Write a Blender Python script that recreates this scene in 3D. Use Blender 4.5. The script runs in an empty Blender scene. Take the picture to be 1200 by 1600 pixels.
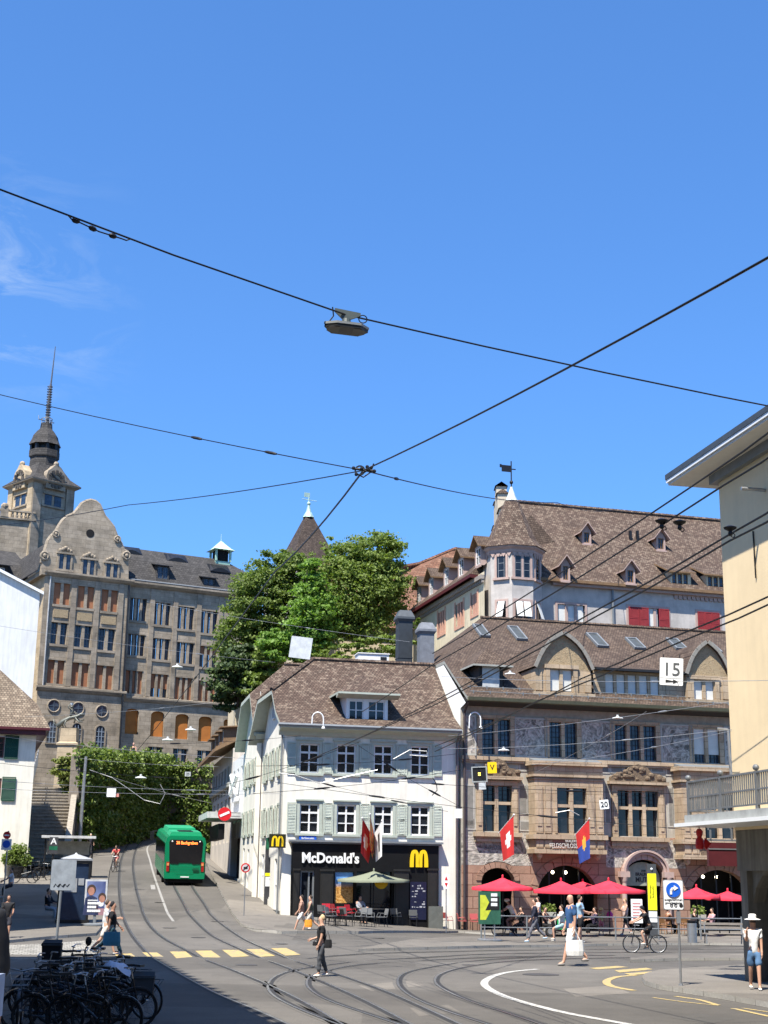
import bpy,bmesh,math,random
from math import sin,cos,pi,radians,sqrt,atan2,floor
from mathutils import Vector,Matrix,noise
random.seed(7)
scene=bpy.context.scene
C=scene.collection
V=Vector
FPX,PITCH,ROLL,EYE=2220.0,math.atan(570/2220.0),radians(0.8),2.75
CP,SP=cos(PITCH),sin(PITCH)
def ray(u,v):
 a,b=u-600.0,v-800.0
 a,b=a*cos(ROLL)+b*sin(ROLL),-a*sin(ROLL)+b*cos(ROLL)
 dx,dz=a/FPX,-b/FPX
 return V((dx,CP-dz*SP,SP+dz*CP))
def P(u,v,Y):
 r=ray(u,v)
 return r*(Y/r.y)+V((0,0,EYE))
def PZ(u,v,z):
 r=ray(u,v)
 return r*((z-EYE)/r.z)+V((0,0,EYE))
def sstep(a,b,t):
 t=max(0.0,min(1.0,(t-a)/(b-a)))
 return t*t*(3-2*t)
PROF=[(-1e4,0),(50,0),(60,.28),(75,.82),(90,2.0),(105,3.1),(125,4.8),(150,7.1),(190,9.5),(1e4,9.5)]
def prof(Y):
 for(a,za),(b,zb)in zip(PROF,PROF[1:]):
  if a<=Y<=b:
   return za+(zb-za)*(Y-a)/(b-a)
def zg(X,Y):
 q=X+.196*(Y-75)
 w=1-sstep(-8,6,q)
 return prof(Y)*w
def G(u,v,dz=0.0):
 r=ray(u,v)
 lo,hi=8.0,400.0
 t=lo
 prev=lo
 while t<hi:
  p=r*(t/r.y)+V((0,0,EYE))
  if p.z<=zg(p.x,p.y)+dz:
   break
  prev=t
  t*=1.02
 lo,hi=prev,t
 for _ in range(30):
  m=(lo+hi)/2
  p=r*(m/r.y)+V((0,0,EYE))
  if p.z<=zg(p.x,p.y)+dz:
   hi=m
  else:
   lo=m
 p=r*(hi/r.y)+V((0,0,EYE))
 return V((p.x,p.y,zg(p.x,p.y)+dz))
MATS={}
class N:
 def __init__(s,name):
  s.m=bpy.data.materials.new(name)
  s.m.use_nodes=True
  s.t=s.m.node_tree
  s.b=s.t.nodes['Principled BSDF']
 def new(s,kind,**kw):
  n=s.t.nodes.new(kind)
  for k,v in kw.items():
   if k in n.inputs:
    n.inputs[k].default_value=v
   else:
    setattr(n,k,v)
  return n
 def link(s,a,b):
  s.t.links.new(a,b)
 def coord(s,kind='UV'):
  return s.new('ShaderNodeTexCoord').outputs[kind]
 def noise(s,co,scale,detail=4,rough=.6,dist=0.0):
  n=s.new('ShaderNodeTexNoise')
  n.inputs['Scale'].default_value=scale
  n.inputs['Detail'].default_value=detail
  n.inputs['Roughness'].default_value=rough
  n.inputs['Distortion'].default_value=dist
  s.link(co,n.inputs['Vector'])
  return n.outputs['Fac']
 def ramp(s,fac,stops):
  r=s.new('ShaderNodeValToRGB')
  el=r.color_ramp.elements
  while len(el)<len(stops):
   el.new(.5)
  for e,(p,c)in zip(el,stops):
   e.position=p
   e.color=(c[0],c[1],c[2],1)if not isinstance(c,(int,float))else(c,c,c,1)
  s.link(fac,r.inputs['Fac'])
  return r.outputs['Color']
 def mix(s,fac,a,b,mode='MIX'):
  n=s.new('ShaderNodeMix',data_type='RGBA',blend_type=mode)
  fs=[i for i in n.inputs if i.name=='Factor'and i.type=='VALUE'][0]
  cs=[i for i in n.inputs if i.type=='RGBA']
  for sock,val in((fs,fac),(cs[0],a),(cs[1],b)):
   if hasattr(val,'is_linked'):
    s.link(val,sock)
   elif isinstance(val,(int,float)):
    sock.default_value=val if sock.type=='VALUE'else(val,val,val,1)
   else:
    sock.default_value=(val[0],val[1],val[2],1)
  return[o for o in n.outputs if o.type=='RGBA'][0]
 def bump(s,h,strength=.3,dist=.02):
  n=s.new('ShaderNodeBump')
  n.inputs['Strength'].default_value=strength
  n.inputs['Distance'].default_value=dist
  s.link(h,n.inputs['Height'])
  s.link(n.outputs['Normal'],s.b.inputs['Normal'])
 def done(s,rough=.8,metal=0.0,spec=.5):
  s.b.inputs['Roughness'].default_value=rough
  s.b.inputs['Metallic'].default_value=metal
  s.b.inputs['Specular IOR Level'].default_value=spec
  MATS[s.m.name]=s.m
  return s.m
def mat(name,col,rough=.7,metal=0.0,var=.25,scale=3.0,bump=0.0,bscale=40.0,spec=.4,coord='UV'):
 0
 if name in MATS:
  return MATS[name]
 n=N(name)
 co=n.coord(coord)
 f=n.noise(co,scale,5,.65)
 d=[c*(1-var)for c in col]
 l=[min(1,c*(1+var*.6))for c in col]
 n.link(n.ramp(f,[(.3,d),(.7,l)]),n.b.inputs['Base Color'])
 if bump:
  n.bump(n.noise(co,bscale,3),bump,.01)
 return n.done(rough,metal,spec)
def tiles(name,c1,c2,lichen,mortar,w=.18,h=.16,patch=.5):
 n=N(name)
 co=n.coord()
 br=n.new('ShaderNodeTexBrick',offset=.5)
 n.link(co,br.inputs['Vector'])
 for k,v in(('Scale',1.0),('Mortar Size',.018),('Mortar Smooth',.25),('Bias',-.1),('Brick Width',w),('Row Height',h)):
  br.inputs[k].default_value=v
 br.inputs['Color1'].default_value=(*c1,1)
 br.inputs['Color2'].default_value=(*c2,1)
 br.inputs['Mortar'].default_value=(*mortar,1)
 b2=n.new('ShaderNodeTexBrick',offset=.5)
 n.link(co,b2.inputs['Vector'])
 for k,v in(('Scale',1.0),('Mortar Size',0.0),('Bias',.0),('Brick Width',w),('Row Height',h)):
  b2.inputs[k].default_value=v
 b2.inputs['Color1'].default_value=(0,0,0,1)
 b2.inputs['Color2'].default_value=(1,1,1,1)
 b2.inputs['Mortar'].default_value=(.5,.5,.5,1)
 pn=n.noise(co,1.1,6,.7)
 fine=n.noise(co,20.0,3,.7)
 f1=n.ramp(b2.outputs['Color'],[(.55,0.0),(.95,patch)])
 f2=n.ramp(fine,[(.45,0.0),(.62,1.0)])
 f=n.mix(1.0,f1,f2,'MULTIPLY')
 c=n.mix(f,br.outputs['Color'],lichen)
 c=n.mix(1.0,c,n.ramp(pn,[(.3,.66),(.7,1.12)]),'MULTIPLY')
 mo=n.noise(co,.33,5,.7,.5)
 c=n.mix(n.ramp(mo,[(.52,0.0),(.72,.5)]),c,[q*.55 for q in c1])
 n.link(c,n.b.inputs['Base Color'])
 sep=n.new('ShaderNodeSeparateXYZ')
 n.link(co,sep.inputs[0])
 dv=n.new('ShaderNodeMath',operation='DIVIDE')
 n.link(sep.outputs['Y'],dv.inputs[0])
 dv.inputs[1].default_value=h
 fr=n.new('ShaderNodeMath',operation='FRACT')
 n.link(dv.outputs[0],fr.inputs[0])
 inv=n.new('ShaderNodeMath',operation='SUBTRACT')
 inv.inputs[0].default_value=1.0
 n.link(fr.outputs[0],inv.inputs[1])
 ad=n.new('ShaderNodeMath',operation='ADD')
 n.link(inv.outputs[0],ad.inputs[0])
 rn=n.new('ShaderNodeMath',operation='MULTIPLY')
 n.link(b2.outputs['Color'],rn.inputs[0])
 rn.inputs[1].default_value=.5
 n.link(rn.outputs[0],ad.inputs[1])
 n.bump(ad.outputs[0],.9,.05)
 return n.done(.85,0,.25)
def ashlar(name,c1,c2,mortar,w=.9,h=.38,stain=.5,bumpd=.02,msize=.012):
 n=N(name)
 co=n.coord()
 br=n.new('ShaderNodeTexBrick',offset=.5)
 n.link(co,br.inputs['Vector'])
 for k,v in(('Scale',1.0),('Mortar Size',msize),('Mortar Smooth',.3),('Bias',0),('Brick Width',w),('Row Height',h)):
  br.inputs[k].default_value=v
 br.inputs['Color1'].default_value=(*c1,1)
 br.inputs['Color2'].default_value=(*c2,1)
 br.inputs['Mortar'].default_value=(*mortar,1)
 st=n.noise(co,.45,8,.7)
 c=n.mix(1.0,br.outputs['Color'],n.ramp(st,[(.32,1-stain),(.62,1.08)]),'MULTIPLY')
 gr=n.noise(co,14,4,.7)
 c=n.mix(1.0,c,n.ramp(gr,[(.3,.82),(.7,1.1)]),'MULTIPLY')
 n.link(c,n.b.inputs['Base Color'])
 h_=n.mix(.35,br.outputs['Fac'],gr)
 inv=n.new('ShaderNodeInvert')
 n.link(h_,inv.inputs['Color'])
 n.bump(inv.outputs[0],.5,bumpd)
 return n.done(.88,0,.2)
def plaster(name,col,dirt=.25,scale=.6,streak=.2,bump=.12,bs=25):
 n=N(name)
 co=n.coord()
 a=n.noise(co,scale,8,.68)
 mp=n.new('ShaderNodeMapping')
 mp.inputs['Scale'].default_value=(2.6,.22,1)
 n.link(co,mp.inputs['Vector'])
 s_=n.noise(mp.outputs[0],1.6,5,.6)
 c=n.mix(1.0,col,n.ramp(a,[(.3,1-dirt),(.65,1.04)]),'MULTIPLY')
 c=n.mix(1.0,c,n.ramp(s_,[(.35,1-streak),(.6,1.02)]),'MULTIPLY')
 n.link(c,n.b.inputs['Base Color'])
 n.bump(n.noise(co,bs,4,.7),bump,.012)
 return n.done(.9,0,.2)
def glass_mat(name,col=(.012,.014,.018),rough=.04):
 n=N(name)
 co=n.coord()
 n.link(n.ramp(n.noise(co,1.3,3),[(.35,[c*.5 for c in col]),(.7,[c*1.8 for c in col])]),n.b.inputs['Base Color'])
 n.bump(n.noise(co,.8,2),.06,.02)
 return n.done(rough,0,.5)
def relief(name,light,dark,scale=2.2):
 0
 n=N(name)
 co=n.coord()
 w1=n.noise(co,scale,3,.55,2.2)
 w2=n.noise(co,scale*2.6,2,.5,1.4)
 v1=n.ramp(w1,[(.38,0),(.44,1),(.5,.2),(.56,1),(.64,.1)])
 v2=n.ramp(w2,[(.4,.25),(.5,1),(.6,.3)])
 f=n.mix(.45,v1,v2)
 n.link(n.mix(f,dark,light),n.b.inputs['Base Color'])
 n.bump(f,.6,.03)
 return n.done(.9,0,.2)
def uvs(me):
 lay=me.uv_layers.new(name='UVMap')
 vs=me.vertices
 for p in me.polygons:
  n=p.normal
  if abs(n.z)>.97:
   t,b=V((1,0,0)),V((0,1,0))
  else:
   t=V((0,0,1)).cross(n).normalized()
   b=n.cross(t)
  for li in p.loop_indices:
   co=vs[me.loops[li].vertex_index].co
   lay.data[li].uv=(co.dot(t),co.dot(b))
class MB:
 def __init__(s):
  s.v,s.f,s.m=[],[],[]
  s.cur=0
 def add(s,vs,fs,T=None):
  o=len(s.v)
  s.v+=[(T@V(p))if T else V(p)for p in vs]
  s.f+=[tuple(i+o for i in f)for f in fs]
  s.m+=[s.cur]*len(fs)
  return s
 def quad(s,a,b,c,d):
  return s.add([a,b,c,d],[(0,1,2,3)])
 def poly(s,pts):
  return s.add(pts,[tuple(range(len(pts)))])
 def box(s,x0,x1,y0,y1,z0,z1,T=None):
  v=[(x0,y0,z0),(x1,y0,z0),(x1,y1,z0),(x0,y1,z0),(x0,y0,z1),(x1,y0,z1),(x1,y1,z1),(x0,y1,z1)]
  return s.add(v,[(0,3,2,1),(4,5,6,7),(0,1,5,4),(1,2,6,5),(2,3,7,6),(3,0,4,7)],T)
 def cbox(s,c,sx,sy,sz,T=None):
  return s.box(c[0]-sx/2,c[0]+sx/2,c[1]-sy/2,c[1]+sy/2,c[2]-sz/2,c[2]+sz/2,T)
 def extrude(s,pts,d,T=None):
  n=len(pts)
  a=[V(p)for p in pts]
  b=[p+V(d)for p in a]
  fs=[tuple(range(n))[::-1],tuple(range(n,2*n))]
  fs+=[(i,(i+1)%n,n+(i+1)%n,n+i)for i in range(n)]
  return s.add(a+b,fs,T)
 def prof_x(s,yz,x0,x1,T=None):
  return s.extrude([(x0,y,z)for y,z in yz],(x1-x0,0,0),T)
 def prof_y(s,xz,y0,y1,T=None):
  return s.extrude([(x,y0,z)for x,z in xz],(0,y1-y0,0),T)
 def prof_z(s,xy,z0,z1,T=None):
  return s.extrude([(x,y,z0)for x,y in xy],(0,0,z1-z0),T)
 def lathe(s,rz,n=12,c=(0,0,0),T=None,rot=0.0,cap=True):
  vs,fs=[],[]
  for r,z in rz:
   for k in range(n):
    a=rot+2*pi*k/n
    vs.append((c[0]+r*cos(a),c[1]+r*sin(a),c[2]+z))
  for i in range(len(rz)-1):
   for k in range(n):
    k2=(k+1)%n
    fs.append((i*n+k,i*n+k2,(i+1)*n+k2,(i+1)*n+k))
  if cap:
   fs.append(tuple(range(n))[::-1])
   fs.append(tuple((len(rz)-1)*n+k for k in range(n)))
  return s.add(vs,fs,T)
 def tube(s,pts,r,n=6,closed=False,r1=None):
  pts=[V(p)for p in pts]
  N_=len(pts)
  vs,fs=[],[]
  up=None
  for i,p in enumerate(pts):
   if closed:
    d=pts[(i+1)%N_]-pts[i-1]
   else:
    d=pts[min(i+1,N_-1)]-pts[max(i-1,0)]
   if d.length<1e-9:
    d=V((0,0,1))
   d.normalize()
   if up is None:
    up=V((0,0,1))if abs(d.z)<.9 else V((1,0,0))
   a=d.cross(up)
   if a.length<1e-6:
    a=d.cross(V((1,.3,.2)))
   a.normalize()
   b=a.cross(d)
   up=b
   rr=r if r1 is None else r+(r1-r)*i/max(1,N_-1)
   for k in range(n):
    t=2*pi*k/n
    vs.append(p+a*(rr*cos(t))+b*(rr*sin(t)))
  last=N_ if closed else N_-1
  for i in range(last):
   j=(i+1)%N_
   for k in range(n):
    k2=(k+1)%n
    fs.append((i*n+k,i*n+k2,j*n+k2,j*n+k))
  if not closed:
   fs.append(tuple(range(n))[::-1])
   fs.append(tuple((N_-1)*n+k for k in range(n)))
  return s.add(vs,fs)
 def torus(s,c,R,r,axis='y',n=28,m=6,T=None):
  pts=[]
  for k in range(n):
   a=2*pi*k/n
   o={'y':(R*cos(a),0,R*sin(a)),'x':(0,R*cos(a),R*sin(a)),'z':(R*cos(a),R*sin(a),0)}[axis]
   p=V(c)+V(o)
   pts.append(T@p if T else p)
  return s.tube(pts,r,m,closed=True)
 def sphere(s,c,r,n=10,m=6,sc=(1,1,1)):
  vs,fs=[],[]
  for i in range(m+1):
   a=-pi/2+pi*i/m
   for k in range(n):
    t=2*pi*k/n
    vs.append((c[0]+r*sc[0]*cos(a)*cos(t),c[1]+r*sc[1]*cos(a)*sin(t),c[2]+r*sc[2]*sin(a)))
  for i in range(m):
   for k in range(n):
    k2=(k+1)%n
    fs.append((i*n+k,i*n+k2,(i+1)*n+k2,(i+1)*n+k))
  return s.add(vs,fs)
 def mesh(s,name,mats,smooth=False,merge=True,fr=None):
  me=bpy.data.meshes.new(name)
  me.from_pydata([tuple(p)for p in s.v],[],s.f)
  for m in(mats if isinstance(mats,(list,tuple))else[mats]):
   me.materials.append(m)
  me.polygons.foreach_set('material_index',s.m)
  me.update()
  if merge or smooth:
   bm=bmesh.new()
   bm.from_mesh(me)
   if smooth:
    bmesh.ops.remove_doubles(bm,verts=bm.verts,dist=1e-5)
   bmesh.ops.dissolve_degenerate(bm,edges=bm.edges,dist=1e-6)
   if merge:
    bmesh.ops.recalc_face_normals(bm,faces=bm.faces)
   bm.to_mesh(me)
   bm.free()
   me.update()
  uvs(me)
  if fr is not None:
   me.transform(fr)
  if smooth:
   me.polygons.foreach_set('use_smooth',[True]*len(me.polygons))
   if smooth!='all':
    me.set_sharp_from_angle(angle=radians(40))
  return me
 def build(s,name,mats,parent=None,smooth=False,fr=None,merge=True):
  if not s.f:
   return None
  o=bpy.data.objects.new(name,s.mesh(name,mats,smooth,merge,fr))
  C.objects.link(o)
  o.parent=parent
  return o
def thing(name,label,cat,loc=(0,0,0),rz=0.0,group=None):
 o=bpy.data.objects.new(name,None)
 C.objects.link(o)
 o.empty_display_size=.2
 o.location=loc
 o.rotation_euler=(0,0,rz)
 o['label']=label
 o['category']=cat
 if group:
  o['group']=group
 return o
def tag(o,label,cat,group=None):
 o['label']=label
 o['category']=cat
 if group:
  o['group']=group
 return o
def kind(o,k,label=None):
 o['kind']=k
 if label:
  o['label']=label
 return o
def dup(root,loc=None,rz=None,label=None,group=None):
 r=root.copy()
 C.objects.link(r)
 if loc is not None:
  r.location=loc
 if rz is not None:
  r.rotation_euler=(0,0,rz)
 if label:
  r['label']=label
 if group:
  r['group']=group
 for ch in list(root.children):
  c=ch.copy()
  C.objects.link(c)
  c.parent=r
  for g in list(ch.children):
   d=g.copy()
   C.objects.link(d)
   d.parent=c
 return r
class Frame:
 0
 def __init__(s,o,ang,rel=None):
  s.o,s.ang=V(o),ang
  s.M=Matrix.Translation(s.o)@Matrix.Rotation(ang,4,'Z')
  s.I=s.M.inverted()
  s.rel=rel
 @property
 def fr(s):
  return(s.rel.I@s.M)if s.rel else None
 def loc(s,p):
  return s.I@V(p)
 def at(s,u,v,y=0.0):
  o=s.I@V((0,0,EYE))
  d=s.I.to_3x3()@ray(u,v)
  p=o+d*((y-o.y)/d.y)
  return p.x,p.z
 def x(s,u,v,y=0.0):
  return s.at(u,v,y)[0]
 def z(s,u,v,y=0.0):
  return s.at(u,v,y)[1]
 def atx(s,u,v,x):
  o=s.I@V((0,0,EYE))
  d=s.I.to_3x3()@ray(u,v)
  p=o+d*((x-o.x)/d.x)
  return p.y,p.z
 def slope(s,u,v,y0,z0,t):
  o=s.I@V((0,0,EYE))
  d=s.I.to_3x3()@ray(u,v)
  k=(z0+t*(o.y-y0)-o.z)/(d.z-t*d.y)
  return o+d*k
 def rect(s,u0,v0,u1,v1,y=0.0):
  um,vm=(u0+u1)/2,(v0+v1)/2
  return s.x(u0,vm,y),s.x(u1,vm,y),s.z(um,v1,y),s.z(um,v0,y)
def wall_holes(mb,x0,x1,z0,z1,holes,y=0.0,depth=.25,arch=()):
 0
 hs=[(max(x0,a),min(x1,b),max(z0,c),min(z1,d))for a,b,c,d in holes]
 xs=sorted({x0,x1}|{h[0]for h in hs}|{h[1]for h in hs})
 zs=sorted({z0,z1}|{h[2]for h in hs}|{h[3]for h in hs})
 for i in range(len(xs)-1):
  for j in range(len(zs)-1):
   cx,cz=(xs[i]+xs[i+1])/2,(zs[j]+zs[j+1])/2
   if xs[i+1]-xs[i]<1e-6 or zs[j+1]-zs[j]<1e-6:
    continue
   if any(h[0]<cx<h[1]and h[2]<cz<h[3]for h in hs):
    continue
   mb.quad((xs[i],y,zs[j]),(xs[i+1],y,zs[j]),(xs[i+1],y,zs[j+1]),(xs[i],y,zs[j+1]))
 for a,b,c,d in hs:
  e=y+depth
  mb.quad((a,y,c),(a,e,c),(a,e,d),(a,y,d))
  mb.quad((b,e,c),(b,y,c),(b,y,d),(b,e,d))
  mb.quad((a,y,d),(a,e,d),(b,e,d),(b,y,d))
  mb.quad((a,e,c),(a,y,c),(b,y,c),(b,e,c))
def arch_hole(mb,x0,x1,z0,zs,zt,X0,X1,Z0,Z1,y=0.0,depth=.3,n=14):
 0
 cx,rx,rz=(x0+x1)/2,(x1-x0)/2,zt-zs
 arc=[(cx-rx*cos(pi*k/n),zs+rz*sin(pi*k/n))for k in range(n+1)]
 mb.quad((X0,y,Z0),(x0,y,Z0),(x0,y,zs),(X0,y,zs))
 mb.quad((x1,y,Z0),(X1,y,Z0),(X1,y,zs),(x1,y,zs))
 mb.quad((X0,y,zs),(x0,y,zs),(x0,y,Z1),(X0,y,Z1))
 mb.quad((x1,y,zs),(X1,y,zs),(X1,y,Z1),(x1,y,Z1))
 for(a,za),(b,zb)in zip(arc,arc[1:]):
  mb.quad((a,y,za),(b,y,zb),(b,y,Z1),(a,y,Z1))
  mb.quad((a,y,za),(a,y+depth,za),(b,y+depth,zb),(b,y,zb))
 mb.quad((x0,y,Z0),(x0,y+depth,Z0),(x0,y+depth,zs),(x0,y,zs))
 mb.quad((x1,y+depth,Z0),(x1,y,Z0),(x1,y,zs),(x1,y+depth,zs))
 return arc
def window(par,x0,x1,z0,z1,fm,pm,y=.16,cols=2,rows=(),fw=.07,bw=.045,fr=None,sill=None,sm=None,name='window',pane='pane',blind=None,bm=None):
 0
 m=MB()
 m.box(x0,x0+fw,y-.05,y+.04,z0,z1)
 m.box(x1-fw,x1,y-.05,y+.04,z0,z1)
 m.box(x0+fw,x1-fw,y-.05,y+.04,z1-fw,z1)
 m.box(x0+fw,x1-fw,y-.05,y+.04,z0,z0+fw)
 for k in range(1,cols):
  xc=x0+(x1-x0)*k/cols
  m.box(xc-bw*.8,xc+bw*.8,y-.06,y+.03,z0+fw,z1-fw)
 for r in rows:
  t=bw*.5
  zc=z0+(z1-z0)*abs(r)
  if r<0:
   t=bw
  m.box(x0+fw,x1-fw,y-.045,y+.025,zc-t,zc+t)
 if sill:
  m.box(x0-sill[0],x1+sill[0],-sill[1],y-.05,z0-sill[2],z0)
 w=m.build(name,[fm],par,fr=fr)
 MB().quad((x0,y+.02,z0),(x1,y+.02,z0),(x1,y+.02,z1),(x0,y+.02,z1)).build(pane,pm,w,fr=fr)
 if blind:
  zb=z1-(z1-z0)*blind
  b=MB()
  b.box(x0+fw,x1-fw,y-.09,y-.065,zb,z1-.01)
  b.build('blind',bm,w,fr=fr)
 return w
def text_mesh(name,s,size,m,depth=.02,bold=0.0,parent=None,T=None,align='CENTER',sx=1.0,shear=0.0):
 cu=bpy.data.curves.new('text','FONT')
 cu.body=s
 cu.size=size
 cu.extrude=depth
 cu.offset=bold
 cu.align_x=align
 cu.shear=shear
 cu.resolution_u=3
 o=bpy.data.objects.new('text_tmp',cu)
 C.objects.link(o)
 dg=bpy.context.evaluated_depsgraph_get()
 me=bpy.data.meshes.new_from_object(o.evaluated_get(dg))
 bpy.data.objects.remove(o)
 me.name=name
 me.transform(Matrix.Rotation(pi/2,4,'X')@Matrix.Scale(sx,4,(1,0,0)))
 if T:
  me.transform(T)
 me.materials.clear()
 me.materials.append(m)
 ob=bpy.data.objects.new(name,me)
 C.objects.link(ob)
 ob.parent=parent
 return ob
def TL(x,y,z,rz=0.0):
 return Matrix.Translation((x,y,z))@Matrix.Rotation(rz,4,'Z')
def drape(name,pts,m,h=.004,side=0.0,step=2.5,fn=zg,kerb=None):
 0
 bm=bmesh.new()
 f=bm.faces.new([bm.verts.new((p[0],p[1],0))for p in pts])
 xs=[p[0]for p in pts]
 ys=[p[1]for p in pts]
 for lo,hi,ax in((min(xs),max(xs),V((1,0,0))),(min(ys),max(ys),V((0,1,0)))):
  c=math.ceil(lo/step)*step
  while c<hi:
   bmesh.ops.bisect_plane(bm,geom=bm.faces[:]+bm.edges[:]+bm.verts[:],plane_co=ax*c,plane_no=ax)
   c+=step
 for v in bm.verts:
  v.co.z=fn(v.co.x,v.co.y)+h
 bmesh.ops.recalc_face_normals(bm,faces=bm.faces)
 if bm.faces and sum(f.normal.z for f in bm.faces)<0:
  bmesh.ops.reverse_faces(bm,faces=bm.faces)
 if side:
  ed=[e for e in bm.edges if e.is_boundary]
  for e in ed:
   a,b=e.verts
   c=bm.verts.new(a.co-V((0,0,side)))
   d=bm.verts.new(b.co-V((0,0,side)))
   g=bm.faces.new((a,b,d,c))
   g.material_index=1 if kerb else 0
 me=bpy.data.meshes.new(name)
 bm.to_mesh(me)
 bm.free()
 me.materials.append(m)
 if kerb:
  me.materials.append(kerb)
 me.update()
 uvs(me)
 o=bpy.data.objects.new(name,me)
 C.objects.link(o)
 return o
def smoothline(pts,step=.6):
 0
 p=[V((q[0],q[1]))for q in pts]
 p=[p[0]*2-p[1]]+p+[p[-1]*2-p[-2]]
 out=[]
 for i in range(1,len(p)-2):
  L=(p[i+1]-p[i]).length
  n=max(1,int(L/step))
  for k in range(n):
   t=k/n
   a,b,c,d=p[i-1],p[i],p[i+1],p[i+2]
   out.append(.5*((2*b)+(c-a)*t+(2*a-5*b+4*c-d)*t*t+(3*b-a-3*c+d)*t**3))
 out.append(p[-2])
 return out
def ribbon(mb,line,off,w,h,fn=zg):
 0
 n=len(line)
 L=[]
 for i,q in enumerate(line):
  d=line[min(i+1,n-1)]-line[max(i-1,0)]
  d.normalize()
  nn=V((-d.y,d.x))
  for s_ in(off-w/2,off+w/2):
   x,y=q+nn*s_
   L.append((x,y,fn(x,y)+h))
 mb.add(L,[(2*i,2*i+2,2*i+3,2*i+1)for i in range(n-1)])
cam_d=bpy.data.cameras.new('camera')
cam=bpy.data.objects.new('camera',cam_d)
C.objects.link(cam)
cam.matrix_world=Matrix.Translation((0,0,EYE))@Matrix.Rotation(pi/2+PITCH,4,'X')@Matrix.Rotation(ROLL,4,'Z')
cam_d.sensor_fit='VERTICAL'
cam_d.sensor_height=36
cam_d.lens=36*FPX/1600
cam_d.clip_start=.1
cam_d.clip_end=6000
scene.camera=cam
SHX,SHY=.27,.47
to_sun=V((-SHX,-SHY,1)).normalized()
sun_d=bpy.data.lights.new('sun','SUN')
sun=bpy.data.objects.new('sun',sun_d)
C.objects.link(sun)
sun.rotation_euler=to_sun.to_track_quat('Z','Y').to_euler()
sun_d.energy=5.0
sun_d.angle=radians(.5)
sun_d.color=(1,.95,.86)
w=bpy.data.worlds.new('World')
scene.world=w
w.use_nodes=True
nt=w.node_tree
bg=nt.nodes['Background']
sky=nt.nodes.new('ShaderNodeTexSky')
sky.sky_type='NISHITA'
sky.sun_disc=False
sky.sun_elevation=math.asin(to_sun.z)
sky.sun_rotation=atan2(to_sun.x,to_sun.y)
sky.altitude=300
sky.air_density=1.0
sky.dust_density=.15
sky.ozone_density=2.6
tc=nt.nodes.new('ShaderNodeTexCoord')
mp=nt.nodes.new('ShaderNodeMapping')
mp.inputs['Scale'].default_value=(7,7,22)
mp.inputs['Rotation'].default_value=(0,radians(-14),0)
nt.links.new(tc.outputs['Generated'],mp.inputs['Vector'])
nz=nt.nodes.new('ShaderNodeTexNoise')
nz.inputs['Scale'].default_value=1.6
nz.inputs['Detail'].default_value=8
nz.inputs['Roughness'].default_value=.62
nz.inputs['Distortion'].default_value=.9
nt.links.new(mp.outputs[0],nz.inputs['Vector'])
rp=nt.nodes.new('ShaderNodeValToRGB')
rp.color_ramp.elements[0].position=.47
rp.color_ramp.elements[1].position=.80
nt.links.new(nz.outputs['Fac'],rp.inputs['Fac'])
sx=nt.nodes.new('ShaderNodeSeparateXYZ')
nt.links.new(tc.outputs['Generated'],sx.inputs[0])
mr=nt.nodes.new('ShaderNodeMapRange')
mr.inputs['From Min'].default_value=-.165
mr.inputs['From Max'].default_value=-.255
mr.inputs['To Min'].default_value=0
mr.inputs['To Max'].default_value=.75
nt.links.new(sx.outputs['X'],mr.inputs['Value'])
mu=nt.nodes.new('ShaderNodeMath')
mu.operation='MULTIPLY'
nt.links.new(rp.outputs['Color'],mu.inputs[0])
zr1=nt.nodes.new('ShaderNodeMapRange')
zr1.inputs['From Min'].default_value=.30
zr1.inputs['From Max'].default_value=.35
zr2=nt.nodes.new('ShaderNodeMapRange')
zr2.inputs['From Min'].default_value=.47
zr2.inputs['From Max'].default_value=.38
for q in(zr1,zr2):
 nt.links.new(sx.outputs['Z'],q.inputs['Value'])
mz=nt.nodes.new('ShaderNodeMath')
mz.operation='MULTIPLY'
nt.links.new(zr1.outputs[0],mz.inputs[0])
nt.links.new(zr2.outputs[0],mz.inputs[1])
mz2=nt.nodes.new('ShaderNodeMath')
mz2.operation='MULTIPLY'
nt.links.new(mz.outputs[0],mz2.inputs[0])
nt.links.new(mr.outputs[0],mz2.inputs[1])
nt.links.new(mz2.outputs[0],mu.inputs[1])
hs=nt.nodes.new('ShaderNodeGamma')
hs.inputs['Gamma'].default_value=.75
nt.links.new(sky.outputs[0],hs.inputs['Color'])
tint=nt.nodes.new('ShaderNodeMix')
tint.data_type='RGBA'
tint.blend_type='MULTIPLY'
tint.inputs[0].default_value=1
ct=[i for i in tint.inputs if i.type=='RGBA']
nt.links.new(hs.outputs[0],ct[0])
ct[1].default_value=(.76,1.42,2.32,1)
mx=nt.nodes.new('ShaderNodeMix')
mx.data_type='RGBA'
cs_=[i for i in mx.inputs if i.type=='RGBA']
nt.links.new(mu.outputs[0],mx.inputs[0])
nt.links.new([o for o in tint.outputs if o.type=='RGBA'][0],cs_[0])
cs_[1].default_value=(4.6,5.6,7.0,1)
nt.links.new([o for o in mx.outputs if o.type=='RGBA'][0],bg.inputs['Color'])
bg.inputs['Strength'].default_value=.07
scene.view_settings.view_transform='Standard'
scene.view_settings.look='None'
scene.view_settings.exposure=1.08
scene.view_settings.gamma=1
scene.render.engine='CYCLES'
scene.cycles.max_bounces=5
scene.cycles.diffuse_bounces=2
scene.cycles.glossy_bounces=2
scene.cycles.caustics_reflective=False
scene.cycles.caustics_refractive=False
scene.cycles.use_denoising=True
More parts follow.
